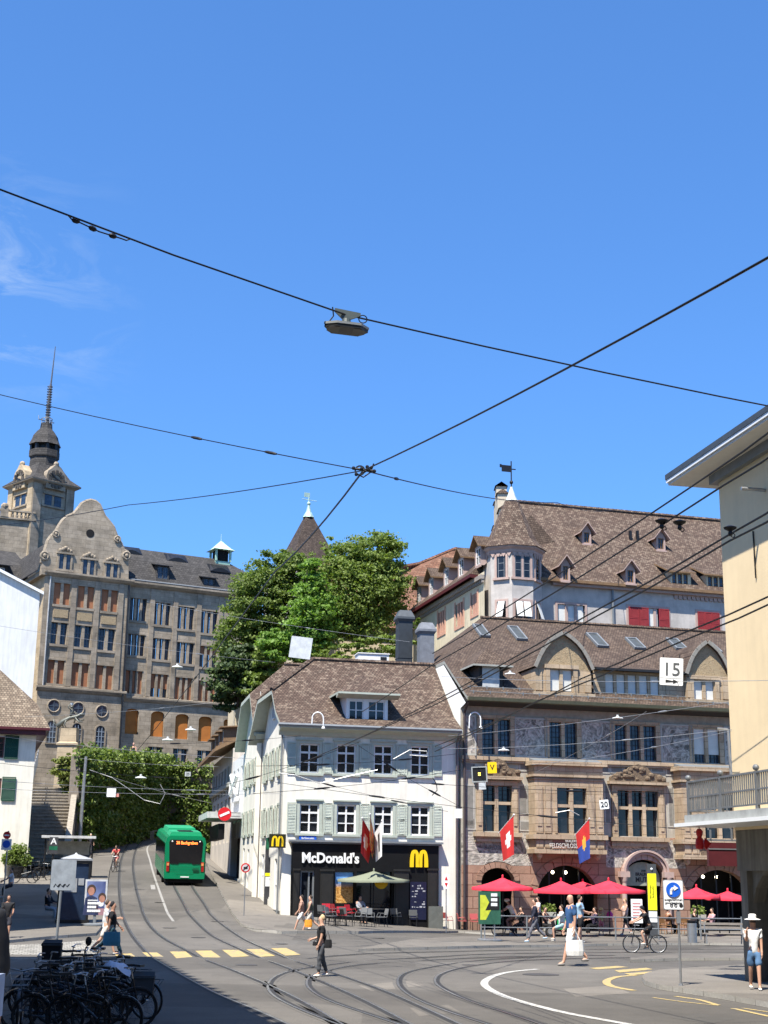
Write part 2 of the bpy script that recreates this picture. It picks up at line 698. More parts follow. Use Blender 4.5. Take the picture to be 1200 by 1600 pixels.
M_ROOF_BROWN=tiles('roof_tiles_brown',(.088,.058,.043),(.165,.112,.082),(.34,.29,.22),(.026,.018,.014),patch=.62)
M_ROOF_DARK=tiles('roof_tiles_dark',(.082,.055,.04),(.145,.1,.07),(.2,.17,.14),(.025,.018,.015),w=.17,h=.17,patch=.35)
M_ROOF_RUST=tiles('roof_tiles_rust',(.16,.075,.045),(.24,.12,.075),(.3,.22,.15),(.05,.028,.02),w=.3,h=.34,patch=.5)
M_ROOF_SAND=tiles('roof_tiles_sand',(.16,.12,.085),(.26,.2,.14),(.4,.34,.25),(.05,.04,.03),w=.2,h=.2,patch=.5)
M_SLATE=tiles('roof_slate',(.05,.047,.045),(.078,.073,.07),(.11,.1,.09),(.022,.02,.02),w=.35,h=.3,patch=.3)
M_WHITE=plaster('white_render',(.83,.79,.685),.16,.5,.12)
M_WHITE_COOL=plaster('cool_white_render',(.70,.70,.68),.1,.4,.1)
M_CREAM=plaster('cream_render',(.62,.52,.36),.12,.5,.1)
M_YELLOW=plaster('yellow_render',(.80,.635,.395),.10,.35,.02,.25,14)
M_GREYWALL=plaster('rough_grey_render',(.50,.46,.42),.3,.9,.06,.6,9)
M_TRIM_GREEN=mat('grey_green_paint',(.42,.455,.385),.55,var=.12)
M_SHUTTER=mat('pale_green_shutter_paint',(.47,.51,.43),.55,var=.15)
M_TRIM_WHITE=mat('white_paint',(.74,.74,.72),.5,var=.08)
M_TRIM_GREY=mat('grey_stone_trim',(.33,.33,.29),.8,var=.2)
M_GLASS=glass_mat('window_glass')
M_GLASS_BLUE=glass_mat('old_window_glass',(.03,.045,.07),.08)
M_BLACK=mat('black_shopfront_paint',(.009,.009,.0095),.5,var=.2,spec=.15)
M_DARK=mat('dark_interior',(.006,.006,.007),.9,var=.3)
M_DARKMETAL=mat('dark_metal',(.03,.03,.032),.45,.6,var=.2)
M_STEEL=mat('galvanised_steel',(.36,.37,.38),.42,.7,var=.2)
M_GREYMETAL=mat('grey_painted_metal',(.2,.215,.225),.5,.2,var=.15)
M_WIRE=mat('black_wire',(.01,.01,.012),.5,.3)
M_WIRE_LIGHT=mat('bright_wire',(.42,.42,.41),.4,.5)
M_SIGNWHITE=mat('white_enamel',(.78,.79,.78),.4,var=.04)
M_SIGNBLACK=mat('black_lettering',(.015,.015,.015),.5)
M_RED=mat('red_sign_paint',(.55,.015,.02),.4,var=.06)
M_BLUE=mat('blue_sign_paint',(.01,.10,.52),.4,var=.06)
M_YELLOWSIGN=mat('yellow_sign_paint',(.85,.56,.01),.4,var=.06)
M_LEMON=mat('lemon_panel',(.88,.85,.02),.4,var=.05)
M_COPPER=mat('green_copper',(.33,.52,.42),.6,.1,var=.2)
M_SAND=ashlar('ochre_sandstone',(.43,.325,.215),(.50,.39,.27),(.2,.14,.085),.8,.4,.35)
M_REDSTONE=ashlar('red_sandstone',(.33,.195,.135),(.40,.245,.175),(.16,.075,.05),1.3,.6,.3,msize=.02)
M_SCHOOL=ashlar('grey_brown_ashlar',(.345,.285,.21),(.43,.36,.275),(.17,.14,.1),1.1,.5,.5)
M_SCHOOL_TRIM=ashlar('school_trim_stone',(.31,.26,.195),(.385,.32,.245),(.17,.14,.11),2.5,.8,.5)
M_PALE_SUNLIT=ashlar('pale_sunlit_stone',(.42,.33,.22),(.5,.4,.27),(.3,.24,.16),1.2,.5,.3)  # paler copy of the ashlar: sun on left faces put into colour; also pedestal
M_BLIND_OR=mat('orange_roller_blind',(.33,.14,.068),.8,var=.22,scale=1.2)
M_BLIND_OR2=mat('amber_roller_blind',(.44,.155,.03),.8,var=.15,scale=1.2)
M_BLIND_W=mat('pale_blind',(.62,.62,.58),.8,var=.1)
M_RELIEF=relief('grey_sgraffito',(.58,.53,.46),(.075,.068,.058),.62)
M_RELIEF_DARK=relief('dark_carved_stone',(.24,.175,.115),(.075,.055,.04),2.6)
M_RELIEF_OCHRE=relief('ochre_carving',(.44,.34,.21),(.25,.185,.11),2.4)
M_GREYORN=plaster('grey_ornament_render',(.47,.435,.365),.3,1.2,.15)
M_PINKSTONE=mat('pink_stone_trim',(.43,.31,.265),.8,var=.15)
M_REDSHUT=mat('dark_red_shutter',(.28,.028,.03),.6,var=.15)
M_GREENSHUT=mat('bottle_green_shutter',(.012,.07,.04),.5,var=.2)
M_WOOD=mat('brown_wood',(.2,.12,.06),.7,var=.3)
M_MAROON=mat('maroon_eave_paint',(.085,.014,.018),.5,var=.2)
def emit(name,col,s):
 n=N(name)
 n.b.inputs['Base Color'].default_value=(*col,1)
 n.b.inputs['Emission Color'].default_value=(*col,1)
 n.b.inputs['Emission Strength'].default_value=s
 return n.done(.5)
M_LAMPGLOW=emit('lamp_glow',(1,.85,.6),6)
def asphalt(name,c,warm=0.0,stain=.3,cob=None):
 n=N(name)
 co=n.coord('Object')
 big=n.noise(co,.12,8,.65)
 mid=n.noise(co,1.1,6,.7)
 fine=n.noise(co,24,3,.8)
 col=n.mix(1.0,c,n.ramp(big,[(.3,1-stain),(.7,1.12)]),'MULTIPLY')
 col=n.mix(1.0,col,n.ramp(mid,[(.3,.86),(.68,1.08)]),'MULTIPLY')
 col=n.mix(1.0,col,n.ramp(fine,[(.3,.72),(.7,1.2)]),'MULTIPLY')
 vo=n.new('ShaderNodeTexVoronoi',feature='DISTANCE_TO_EDGE')
 vo.inputs['Scale'].default_value=.16
 wob=n.new('ShaderNodeMix',data_type='VECTOR')
 wn=n.new('ShaderNodeTexNoise')
 wn.inputs['Scale'].default_value=.7
 n.link(co,wn.inputs['Vector'])
 vi=[i for i in wob.inputs if i.type=='VECTOR']
 wob.inputs[0].default_value=.06
 n.link(co,vi[0])
 n.link(wn.outputs['Color'],vi[1])
 n.link([o for o in wob.outputs if o.type=='VECTOR'][0],vo.inputs['Vector'])
 col=n.mix(1.0,col,n.ramp(vo.outputs['Distance'],[(.0,.62),(.012,1.0)]),'MULTIPLY')
 pv=n.new('ShaderNodeTexVoronoi',feature='F1',distance='CHEBYCHEV')
 pv.inputs['Scale'].default_value=.13
 n.link(co,pv.inputs['Vector'])
 bw=n.new('ShaderNodeRGBToBW')
 n.link(pv.outputs['Color'],bw.inputs[0])
 col=n.mix(1.0,col,n.ramp(bw.outputs[0],[(.25,.8),(.5,1.0),(.8,1.1)]),'MULTIPLY')
 spot=n.noise(co,2.3,2,.5)
 col=n.mix(1.0,col,n.ramp(spot,[(.24,.7),(.33,1.0)]),'MULTIPLY')
 n.link(col,n.b.inputs['Base Color'])
 n.bump(fine,.25,.01)
 return n.done(.88,0,.3)
M_ASPHALT=asphalt('asphalt',(.126,.115,.1),stain=.34)
M_PAVE=asphalt('pavement_asphalt',(.165,.148,.126),stain=.18)
M_TRACK=asphalt('track_asphalt',(.112,.104,.092),stain=.2)
M_KERB=ashlar('granite_kerb',(.34,.32,.28),(.4,.38,.34),(.12,.11,.1),1.0,.5,.2)
M_COBBLE=ashlar('cobble_setts',(.25,.24,.21),(.40,.38,.34),(.1,.095,.085),.3,.22,.2,msize=.03)
M_RAIL=mat('worn_rail_steel',(.34,.33,.32),.28,.8,var=.3)
M_GROOVE=mat('rail_groove',(.028,.027,.026),.8)
def road_paint(name,c):
 n=N(name)
 co=n.coord('Object')
 f=n.noise(co,6,6,.75)
 n.link(n.mix(n.ramp(f,[(.36,0),(.55,1)]),(.2,.19,.17),c),n.b.inputs['Base Color'])
 return n.done(.8,0,.3)
M_LINE=road_paint('white_road_paint',(.46,.45,.42))
M_YLINE=road_paint('yellow_road_paint',(.44,.32,.115))
M_LINE_WORN=road_paint('worn_white_paint',(.27,.262,.245))
def grid_lines(a,b,fine_a,fine_b,fine,coarse):
 out,x=[],a
 while x<b:
  out.append(x)
  x+=fine if fine_a<=x<fine_b else coarse
 return out+[b]
gx=[-2500,-900,-300]+grid_lines(-140,140,-60,30,3,10)+[300,900,2500]
gy=[-600,-200,-80]+grid_lines(-30,250,42,170,3,9)+[400,900,3000]
g=MB()
nx=len(gx)
g.add([(x,y,zg(x,y))for y in gy for x in gx],[(j*nx+i,j*nx+i+1,(j+1)*nx+i+1,(j+1)*nx+i)for j in range(len(gy)-1)for i in range(nx-1)])
kind(g.build('ground',M_ASPHALT,smooth='all'),'structure')
def gp(pix,dz=0.0):
 return[(p.x,p.y)for p in(G(u,v,dz)for u,v in pix)]
SIDE_R=gp([(321,1346),(333,1372),(347,1400),(361,1425),(377,1447),(398,1455),(440,1459),(560,1459),(700,1458.5),(716,1458)])
mcd_side=SIDE_R+[(5.0,80.5),(-4.5,78),(-6,85),(-9,98),(-14,121),(-16.5,130)]
kind(drape('pavement',mcd_side,M_PAVE,.11,.12,kerb=M_KERB),'structure')
bm_side=gp([(716,1458),(800,1463),(950,1466),(1100,1470)])+[(16,56),(40,62),(40,95),(4,90)]
kind(drape('pavement',[SIDE_R[-1]]+bm_side[1:4]+[(36,66),(36,90),(5,84)],M_PAVE,.11,.12,kerb=M_KERB),'structure')
stop_side=gp([(560,1487),(640,1484.5),(700,1483),(800,1480.5),(950,1478),(1100,1477),(1200,1478)])+gp([(1290,1470),(1290,1462),(1100,1463.5),(1000,1463.5),(900,1465),(740,1466),(640,1472)])
kind(drape('tram_stop_platform',stop_side,M_PAVE,.10,.12,kerb=M_KERB),'structure')
isl=gp([(1003,1533),(1008,1540),(1030,1546.5),(1060,1551),(1130,1562),(1200,1575),(1330,1600),(1500,1560),(1420,1515),(1290,1508),(1200,1511),(1100,1517),(1030,1522),(1008,1528)])
kind(drape('corner_pavement',isl,M_PAVE,.13,.14,kerb=M_KERB),'structure')
far_isl=gp([(985,1504),(1060,1501.5),(1160,1501),(1260,1501),(1260,1494),(1150,1494.5),(1040,1496),(985,1501)])
kind(drape('tram_island',far_isl,M_PAVE,.10,.12,kerb=M_KERB),'structure')
LK=gp([(250,1301),(228,1303),(205,1309),(188,1321),(177,1340),(171,1362),(167,1390),(164,1420),(163,1446)])
left_side=LK+gp([(150,1462),(80,1467),(0,1475)])+[(-30,58),(-42,75),(-45,100),(-44,130),(-34,152)]
kind(drape('pavement',left_side,M_PAVE,.11,.12,kerb=M_KERB),'structure')
kind(drape('cobbled_strip',gp([(-60,1480),(60,1475),(150,1469),(158,1478),(150,1492),(60,1498),(-60,1502)]),M_COBBLE,.008),'structure')
def track(pix,name='tram_track',gauge=True):
 ln=smoothline(gp(pix),.8)
 m=MB()
 m.cur=0
 ribbon(m,ln,0,.36,.004)
 m.cur=1
 ribbon(m,ln,0,.17,.008)
 m.cur=2
 ribbon(m,ln,.045,.06,.014)
 kind(m.build(name,[M_TRACK,M_GROOVE,M_RAIL],merge=False),'structure')
TRK=[[(236,1304),(212,1309),(198,1324),(189,1345),(186,1375),(188,1410),(195,1440),(207,1463),(230,1490),(270,1517),(330,1550),(400,1580),(470,1612)],[(246,1305),(228,1310),(214,1325),(208,1350),(212,1385),(220,1415),(233,1445),(257,1467),(300,1490),(360,1515),(415,1538),(470,1565),(550,1612)],[(258,1345),(264,1365),(273,1387),(287,1413),(306,1440),(331,1462),(372,1482),(420,1502),(480,1525),(560,1560),(660,1612)],[(283,1345),(291,1365),(301,1387),(319,1413),(341,1440),(382,1468),(431,1490),(500,1514),(600,1549),(740,1612)],[(560,1612),(475,1579),(433,1558),(421,1543),(428,1529),(450,1519),(483,1512),(567,1502),(650,1497),(800,1490),(1000,1488),(1260,1488)],[(660,1612),(587,1588),(525,1567),(496,1553),(482,1539),(487,1526),(508,1518),(560,1508),(650,1502),(800,1495),(960,1493)],[(800,1612),(700,1580),(645,1557),(624,1537),(632,1522),(665,1513),(730,1503),(825,1496),(940,1493)],[(880,1612),(800,1585),(735,1564),(692,1544),(682,1531),(695,1520),(735,1510),(800,1502),(900,1498),(985,1496.5)],[(480,1498),(560,1491),(700,1487),(900,1484),(1100,1483),(1260,1484)],]
for t in TRK:
 track(t)
m=MB()
ribbon(m,smoothline(gp([(840,1514.5),(800,1518.5),(772,1525),(757,1535),(765,1546),(800,1561),(875,1581),(960,1597),(1010,1606)]),.5),0,.21,.009)
kind(m.build('road_marking',M_LINE,merge=False),'structure')
m=MB()
ribbon(m,smoothline(gp([(262,1314),(240,1318),(230,1326),(235,1347),(243,1375),(250,1395),(261,1425),(271,1440)]),.8),0,.13,.009)
for a,b in(((236,1381),(241,1390)),):
 q=gp([(235,1383),(242,1383),(243,1390),(236,1390)])
 m.poly([(x,y,zg(x,y)+.012)for x,y in q])
kind(m.build('road_marking',M_LINE_WORN,merge=False),'structure')
for q in([(222,1488.5),(245,1488.5),(256,1495.5),(232,1496)],[(265,1487),(290,1487),(303,1497.5),(277,1499)],[(305,1486),(330,1485.5),(345,1496),(320,1498)],[(347,1484.5),(373,1484.5),(390,1494.5),(362,1496)],[(385,1483.5),(408,1483),(430,1494),(405,1495.5)],[(423,1482),(447,1481.5),(470,1492),(446,1493.5)],[(178,1491),(205,1490),(214,1496.5),(186,1497.5)]):
 pts=[(x,y,zg(x,y)+.009)for x,y in gp(q)]
 kind(MB().poly(pts).build('crosswalk_stripe',M_YLINE),'structure')
for q in([(920,1513),(965,1509.5),(982,1511.5),(935,1515)],[(960,1516.5),(1010,1512.5),(1020,1515),(968,1520)],[(975,1521.5),(1055,1515.5),(1062,1518.5),(985,1524)],[(1010,1523.5),(1090,1519),(1110,1519.5),(1022,1526.5)]):
 pts=[(x,y,zg(x,y)+.0095)for x,y in gp(q)]
 kind(MB().poly(pts).build('crosswalk_stripe',M_YLINE),'structure')
for ln,wd in(([(995,1524),(965,1526.5),(948,1533),(955,1541),(990,1548)],.22),([(1055,1557),(1090,1562),(1122,1571)],.14),([(1020,1559),(1070,1566),(1122,1571.5)],.1),([(1145,1576),(1200,1588),(1260,1601)],.14),([(1160,1575.5),(1210,1583)],.1),([(1100,1519),(1150,1516.5),(1210,1515)],.12)):
 m=MB()
 ribbon(m,smoothline(gp(ln),.5),0,wd,.0085)
 kind(m.build('road_marking',M_YLINE,merge=False),'structure')
for q in([(560,1540),(640,1532),(665,1540),(580,1549)],[(300,1500),(345,1498),(370,1510),(322,1513)],[(880,1545),(960,1540),(985,1552),(900,1558)],[(420,1470),(520,1468),(525,1474),(425,1477)],[(640,1575),(700,1570),(720,1582),(655,1588)],[(215,1400),(228,1400),(236,1430),(221,1431)],[(730,1492),(800,1489.5),(805,1492),(735,1495)],[(1090,1584),(1150,1592),(1110,1600),(1050,1591)],[(300,1420),(310,1420),(335,1452),(322,1453)],[(985,1476),(1085,1474),(1090,1476.5),(990,1478.5)]):
 kind(drape('road_patch',gp(q),M_TRACK if q[0][0]%40 else M_PAVE,.0025),'structure')
for u,v,s in((385,1508,.35),(1000,1489,.3),(735,1508,.3),(845,1523,.55),(265,1450,.3),(310,1465,.3),(340,1440,.3),(250,1410,.3),(245,1378,.25),(590,1466,.3),(440,1475,.25)):
 p=G(u,v)
 m=MB()
 m.lathe([(s,0),(s,.006)],18,(p.x,p.y,p.z+.004))
 kind(m.build('manhole_cover',mat('cast_iron_cover',(.075,.07,.065),.6,.3)),'structure')
def lerp(a,b,t):
 return a+(b-a)*t
def slab(name,polys,th,mtop,mside,parent,fr=None):
 0
 m=MB()
 for pts in polys:
  pts=[V(p)for p in pts]
  n=len(pts)
  nn=(pts[1]-pts[0]).cross(pts[2]-pts[0])
  if nn.z<0:
   pts.reverse()
  m.cur=0
  m.poly(pts)
  m.cur=1
  lo=[p-V((0,0,th))for p in pts]
  m.poly(lo[::-1])
  for i in range(n):
   j=(i+1)%n
   m.quad(pts[i],lo[i],lo[j],pts[j])
 return m.build(name,[mtop,mside],parent,fr=fr,merge=False)
def ridge(mb,a,b,r=.13):
 0
 a,b=V(a),V(b)
 L=(b-a).length
 n=max(2,int(L/.4))
 for k in range(n):
  p,q=a.lerp(b,k/n),a.lerp(b,(k+1.08)/n)
  mb.tube([p,q],r*1.05,6,r1=r*.88)
def shutter(par,x0,x1,z0,z1,m_,y=-.06,fr=None,n=18,mid=True):
 m=MB()
 e=.05
 m.box(x0,x0+e,y-.02,y+.025,z0,z1)
 m.box(x1-e,x1,y-.02,y+.025,z0,z1)
 for zz in((z0,z0+.07),(z1-.07,z1))+((((z0+z1)/2-.04,(z0+z1)/2+.04),)if mid else()):
  m.box(x0+e,x1-e,y-.02,y+.025,zz[0],zz[1])
 for k in range(n):
  z=lerp(z0+.09,z1-.09,(k+.5)/n)
  h=(z1-z0)/n*.45
  m.extrude([(x0+e,y-.015,z-h),(x0+e,y-.008,z-h),(x0+e,y+.022,z+h),(x0+e,y+.015,z+h)],(x1-x0-2*e,0,0))
 return m.build('shutter',m_,par,fr=fr)
def golden_m(wd,h,d,st):
 0
 m=MB()
 for sgn in(-1,1):
  cx=sgn*wd*.235
  n=22
  out,inn=[],[]
  for k in range(n+1):
   t=pi*k/n
   ex=cos(t)
   ez=sin(t)
   out.append((cx-(wd*.265)*(1 if ex>0 else-1)*abs(ex)**.75,h*abs(ez)**.72))
   inn.append((cx-(wd*.265-st)*(1 if ex>0 else-1)*abs(ex)**.75,(h-st*.9)*abs(ez)**.66))
  for k in range(n):
   a,b,c,e=out[k],out[k+1],inn[k+1],inn[k]
   m.extrude([(a[0],0,a[1]),(b[0],0,b[1]),(c[0],0,c[1]),(e[0],0,e[1])],(0,d,0))
 return m
def gooseneck(par,f,u,v,name,sc_=1.0):
 pass
A=P(441,1300,75.0)
B=P(716,1300,77.2)
fm_=Frame((A.x,A.y,0),atan2(B.y-A.y,B.x-A.x))
WM=sqrt((B.x-A.x)**2+(B.y-A.y)**2)
mcd=thing('white_corner_house','white three storey corner house with pale green shutters and a black restaurant shopfront','house',fm_.o,fm_.ang)
f=fm_
zE=f.z(580,1141,0)
wins=[]
for row,(va,vb)in enumerate(((1162,1207.5),(1256,1301.5))):
 for u0,u1 in((468,498.5),(526,556),(584,613.5),(641.5,671)):
  dv=(u0-468)*.023
  wins.append(f.rect(u0,va+dv,u1,vb+dv))
zs_top=f.z(570,1311)
m=MB()
wall_holes(m,0,WM,-.3,zE,[w_ for w_ in wins],0,.22)
m.quad((WM,0,-.3),(WM,9.8,-.3),(WM,9.8,zE),(WM,0,zE))
m.quad((WM,9.8,-.3),(0,9.8,-.3),(0,9.8,zE),(WM,9.8,zE))
m.build('front_wall',M_WHITE,mcd)
for x0,x1,z0,z1 in wins:
 sur=MB()
 for a,b,c,d in((x0-.16,x0,z0-.02,z1+.16),(x1,x1+.16,z0-.02,z1+.16),(x0,x1,z1,z1+.16)):
  sur.box(a,b,-.035,0.03,c,d)
 sur.box(x0-.24,x1+.24,-.12,.03,z0-.14,z0-.02)
 sur.box(x0-.22,x1+.22,-.1,.02,z1+.16,z1+.24)
 window(mcd,x0,x1,z0,z1,M_TRIM_WHITE,M_GLASS,.12,2,(.36,-.7),.075,.05)
 sur.build('window_surround',M_TRIM_GREEN,mcd)
for i,(x0,x1,z0,z1)in enumerate(wins):
 k=i%4
 gaps_l=x0-.17
 gaps_r=x1+.17
 wl=.5
 shutter(mcd,gaps_l-wl,gaps_l-.02,z0-.03,z1+.06,M_SHUTTER)
 shutter(mcd,gaps_r+.02,gaps_r+wl,z0-.03,z1+.06,M_SHUTTER)
co=MB()
co.prof_x([(0,zE-.42),(-.12,zE-.42),(-.2,zE-.22),(-.62,zE-.08),(-.72,zE),(-.72,zE+.1),(0,zE+.1)],-.35,WM-.02)
co.build('eaves_cornice',M_TRIM_GREEN,mcd)
g_=MB()
g_.tube([(-.5,-.8,zE+.06),(WM-.05,-.8,zE+.06)],.09,8)
g_.build('gutter',M_GREYMETAL,mcd)
pipe=MB()
pipe.tube([(WM-.12,-.75,zE+.02),(WM-.12,-.14,zE-.5),(WM-.12,-.12,.1)],.06,8)
pipe.build('downpipe',mat('grey_brown_pipe',(.13,.11,.11),.5,.3),mcd)
YR=4.9
zR=f.z(590,1036,YR)
z0r=zE+.12
ya=-.78
ybel,zbel=.9,z0r+.85
OV=-.42
def slope_z(y):
 return lerp(z0r,zbel,(y-ya)/(ybel-ya))if y<ybel else lerp(zbel,zR,(y-ybel)/(YR-ybel))
yt=2.35
zt=slope_z(yt)
xr0=f.x(488,1033,YR)
m_r=[[(OV,ya,z0r),(WM+.02,ya,z0r),(WM+.02,ybel,zbel),(OV,ybel,zbel)],[(OV,ybel,zbel),(WM+.02,ybel,zbel),(WM+.02,YR,zR),(xr0,YR,zR),(OV,yt,zt)],[(OV,yt,zt),(xr0,YR,zR),(OV,2*YR-yt,zt)],[(WM+.02,YR,zR),(WM+.02,2*YR-ya,z0r),(OV,2*YR-ya,z0r),(OV,2*YR-yt,zt),(xr0,YR,zR)]]
rf=slab('roof',m_r,.2,M_ROOF_BROWN,M_TRIM_GREEN,mcd)
rg=MB()
ridge(rg,(xr0,YR,zR+.05),(WM,YR,zR+.05))
ridge(rg,(OV,yt,zt+.04),(xr0,YR,zR+.05))
ridge(rg,(OV,2*YR-yt,zt+.04),(xr0,YR,zR+.05))
rg.build('ridge_tiles',M_ROOF_BROWN,rf)
def dormer(par,f,x0,x1,z0,z1,yf,slope_y,mw,mroof,mtrim,wins_,style='hip',rise=.9,over=.25,cols=2,rows=(.5,),pm=None,fmw=None,cornice=True,blind=None,name='dormer'):
 0
 m=MB()
 hs=wins_
 wall_holes(m,x0,x1,z0,z1,hs,yf,.15)
 yb0,yb1=slope_y(z0)+.3,slope_y(z1)+.3
 for x in(x0,x1):
  m.poly([(x,yf,z0),(x,yf,z1),(x,yb1,z1),(x,yb0,z0)])
 m.box(x0-.05,x1+.05,yf-.1,yf-.004,z0-.12,z0)
 d=m.build(name,mw,par,merge=False)
 xc=(x0+x1)/2
 rise=max(rise,.05)
 if style=='hip':
  e=over
  zt_=z1+rise
  yb=slope_y(zt_)+.25
  ymid=min(yf+(x1-x0)*.5,yb-.3)
  pts=[[(x0-e,yf-e,z1),(x1+e,yf-e,z1),(xc,ymid,zt_)],[(x0-e,yf-e,z1),(xc,ymid,zt_),(xc,yb,zt_),(x0-e,slope_y(z1)+.2,z1)],[(x1+e,yf-e,z1),(x1+e,slope_y(z1)+.2,z1),(xc,yb,zt_),(xc,ymid,zt_)]]
 elif style=='gable':
  e=over
  zt_=z1+rise
  yb=slope_y(zt_)+.25
  pts=[[(x0-e,yf-e,z1-.1),(xc,yf-e,zt_),(xc,yb,zt_),(x0-e,slope_y(z1)+.2,z1-.1)],[(x1+e,yf-e,z1-.1),(x1+e,slope_y(z1)+.2,z1-.1),(xc,yb,zt_),(xc,yf-e,zt_)]]
  MB().poly([(x0,yf+.01,z1),(x1,yf+.01,z1),(xc,yf+.01,zt_-.06)]).build('gable_face',mtrim,d)
 else:
  e=over
  zt_=z1+rise
  pts=[[(x0-e,yf-e,z1),(x1+e,yf-e,z1),(x1+e,slope_y(zt_)+.2,zt_),(x0-e,slope_y(zt_)+.2,zt_)]]
 slab('dormer_roof',pts,.1,mroof,mtrim,d)
 if cornice:
  c=MB()
  c.prof_x([(yf,z1-.28),(yf-.08,z1-.28),(yf-over+.02,z1-.11),(yf,z1-.11)],x0-over,x1+over)
  c.build('dormer_cornice',mtrim,d)
 for a,b,c_,d_ in hs:
  mm=MB()
  fw=.06
  y=yf+.07
  mm.box(a,a+fw,y-.03,y+.03,c_,d_)
  mm.box(b-fw,b,y-.03,y+.03,c_,d_)
  mm.box(a+fw,b-fw,y-.03,y+.03,d_-fw,d_)
  mm.box(a+fw,b-fw,y-.03,y+.03,c_,c_+fw)
  for k in range(1,cols):
   xx=lerp(a,b,k/cols)
   mm.box(xx-.03,xx+.03,y-.035,y+.025,c_+fw,d_-fw)
  for r_ in rows:
   zz=lerp(c_,d_,r_)
   mm.box(a+fw,b-fw,y-.025,y+.02,zz-.02,zz+.02)
  mm.build('window_frame',fmw or M_TRIM_WHITE,d)
  MB().quad((a,y+.02,c_),(b,y+.02,c_),(b,y+.02,d_),(a,y+.02,d_)).build('pane',pm or M_GLASS,d)
  if blind:
   MB().box(a+fw,b-fw,y-.06,y-.04,lerp(d_,c_,blind),d_-.02).build('blind',M_BLIND_W,d)
 return d
def inv_slope(z):
 return lerp(ya,ybel,(z-z0r)/(zbel-z0r))if z<zbel else lerp(ybel,YR,(z-zbel)/(zR-zbel))
yf=.15
dx0,dx1,dz0,dz1=f.rect(541,1083,606,1127,yf)
dz0,dz1=f.z(574,1127.5,yf),f.z(574,1084,yf)
wz0,wz1=f.z(574,1125,yf),f.z(574,1095,yf)
dormer(mcd,f,dx0,dx1,dz0,dz1,yf,inv_slope,M_TRIM_WHITE,M_ROOF_BROWN,M_TRIM_GREEN,[(f.x(541.5,1110,yf)+.12,f.x(568,1110,yf),wz0,wz1),(f.x(575,1110,yf),f.x(601,1110,yf),wz0,wz1)],'hip',1.15,.55)
sx0,sx1=f.x(456,1370,-.2),f.x(685,1370,-.2)
zt_s=f.z(570,1317,-.3)
yS=-.24
m=MB()
zfl=f.z(570,1356,yS)
door=(f.x(469,1390,yS),f.x(491,1390,yS),.0,f.z(480,1360,yS))
pw1=(f.x(523,1390,yS),f.x(553,1390,yS),f.z(538,1412,yS),f.z(538,1362,yS))
pw2=(f.x(557,1390,yS),f.x(612,1390,yS),f.z(590,1436,yS),f.z(590,1362,yS))
wall_holes(m,sx0,sx1,-.2,zt_s,[door,pw1,pw2],yS,.3)
m.quad((sx0,yS,-.2),(sx0,0,-.2),(sx0,0,zt_s),(sx0,yS,zt_s))
m.quad((sx1,0,-.2),(sx1,yS,-.2),(sx1,yS,zt_s),(sx1,0,zt_s))
shop=m.build('shopfront',M_BLACK,mcd,merge=False)
m=MB()
m.box(sx0-.2,sx1+.2,yS-.2,-.005,zt_s,zt_s+.1)
m.box(sx0-.12,sx1+.12,yS-.1,-.005,zt_s-.08,zt_s-.003)
m.build('shopfront_cornice',M_GREYMETAL,shop)
for u0,u1,top in((458,467,1357),(500,520,1358),(615,638,1358),(668,683,1357)):
 a,b=f.x(u0,1390,yS),f.x(u1,1390,yS)
 m=MB()
 m.box(a,b,yS-.1,yS-.004,.0,f.z(u0,top,yS))
 m.box(a-.05,b+.05,yS-.15,yS-.102,f.z(u0,top+3,yS),f.z(u0,top,yS))
 m.box(a+.08,b-.08,yS-.125,yS-.103,.75,f.z(u0,top+9,yS))
 m.build('pilaster',mat('charcoal_paint',(.022,.021,.019),.4,var=.2),shop)
m=MB()
m.box(f.x(668,1430,yS),f.x(690,1430,yS),yS-.28,yS-.16,-.1,f.z(680,1416,yS))
m.build('stone_plinth',mat('grey_green_stone',(.12,.125,.11),.7),shop)
m=MB()
m.prof_x([(0,-.3),(-.42,-.3),(-.3,.3),(-.05,zt_s-.1),(0,zt_s-.1)],0.01,sx0-.05)
m.build('buttress',M_WHITE,mcd)
m=MB()
m.prof_x([(0,-.3),(-.47,-.3),(-.39,.28),(-.3,.32),(0,.32)],-.05,sx0-.03)
m.build('plinth',mat('dark_grey_plinth',(.09,.09,.085),.8),mcd)
MB().quad((door[0],yS+.22,door[2]),(door[1],yS+.22,door[2]),(door[1],yS+.22,door[3]),(door[0],yS+.22,door[3])).build('door_glass',M_GLASS,shop)
m=MB()
for a in(door[0],door[0]+.42,door[1]-.08):
 m.box(a,a+.08,yS+.12,yS+.2,.0,door[3])
m.box(door[0],door[1],yS+.121,yS+.199,door[3]-.1,door[3])
m.build('door_frame',M_GREYMETAL,shop)
MB().quad((pw2[0],yS+.22,pw2[2]),(pw2[1],yS+.22,pw2[2]),(pw2[1],yS+.22,pw2[3]),(pw2[0],yS+.22,pw2[3])).build('shop_window_glass',M_GLASS,shop)
n=N('fries_poster_print')
co_=n.coord()
spx=n.new('ShaderNodeSeparateXYZ')
n.link(co_,spx.inputs[0])
mpr=n.new('ShaderNodeMapping')
mpr.inputs['Scale'].default_value=(9,16,1)
mpr.inputs['Rotation'].default_value=(0,0,.5)
n.link(co_,mpr.inputs['Vector'])
gold=n.ramp(n.noise(mpr.outputs[0],1.2,3,.6,1.0),[(.35,(.18,.06,.01)),(.5,(.55,.26,.05)),(.65,(.75,.5,.2))])
blue=n.ramp(n.noise(co_,1.4,3),[(.3,(.05,.16,.42)),(.7,(.2,.42,.75))])
mrp=n.new('ShaderNodeMapRange')
zc_=(pw1[2]+pw1[3])/2+.12
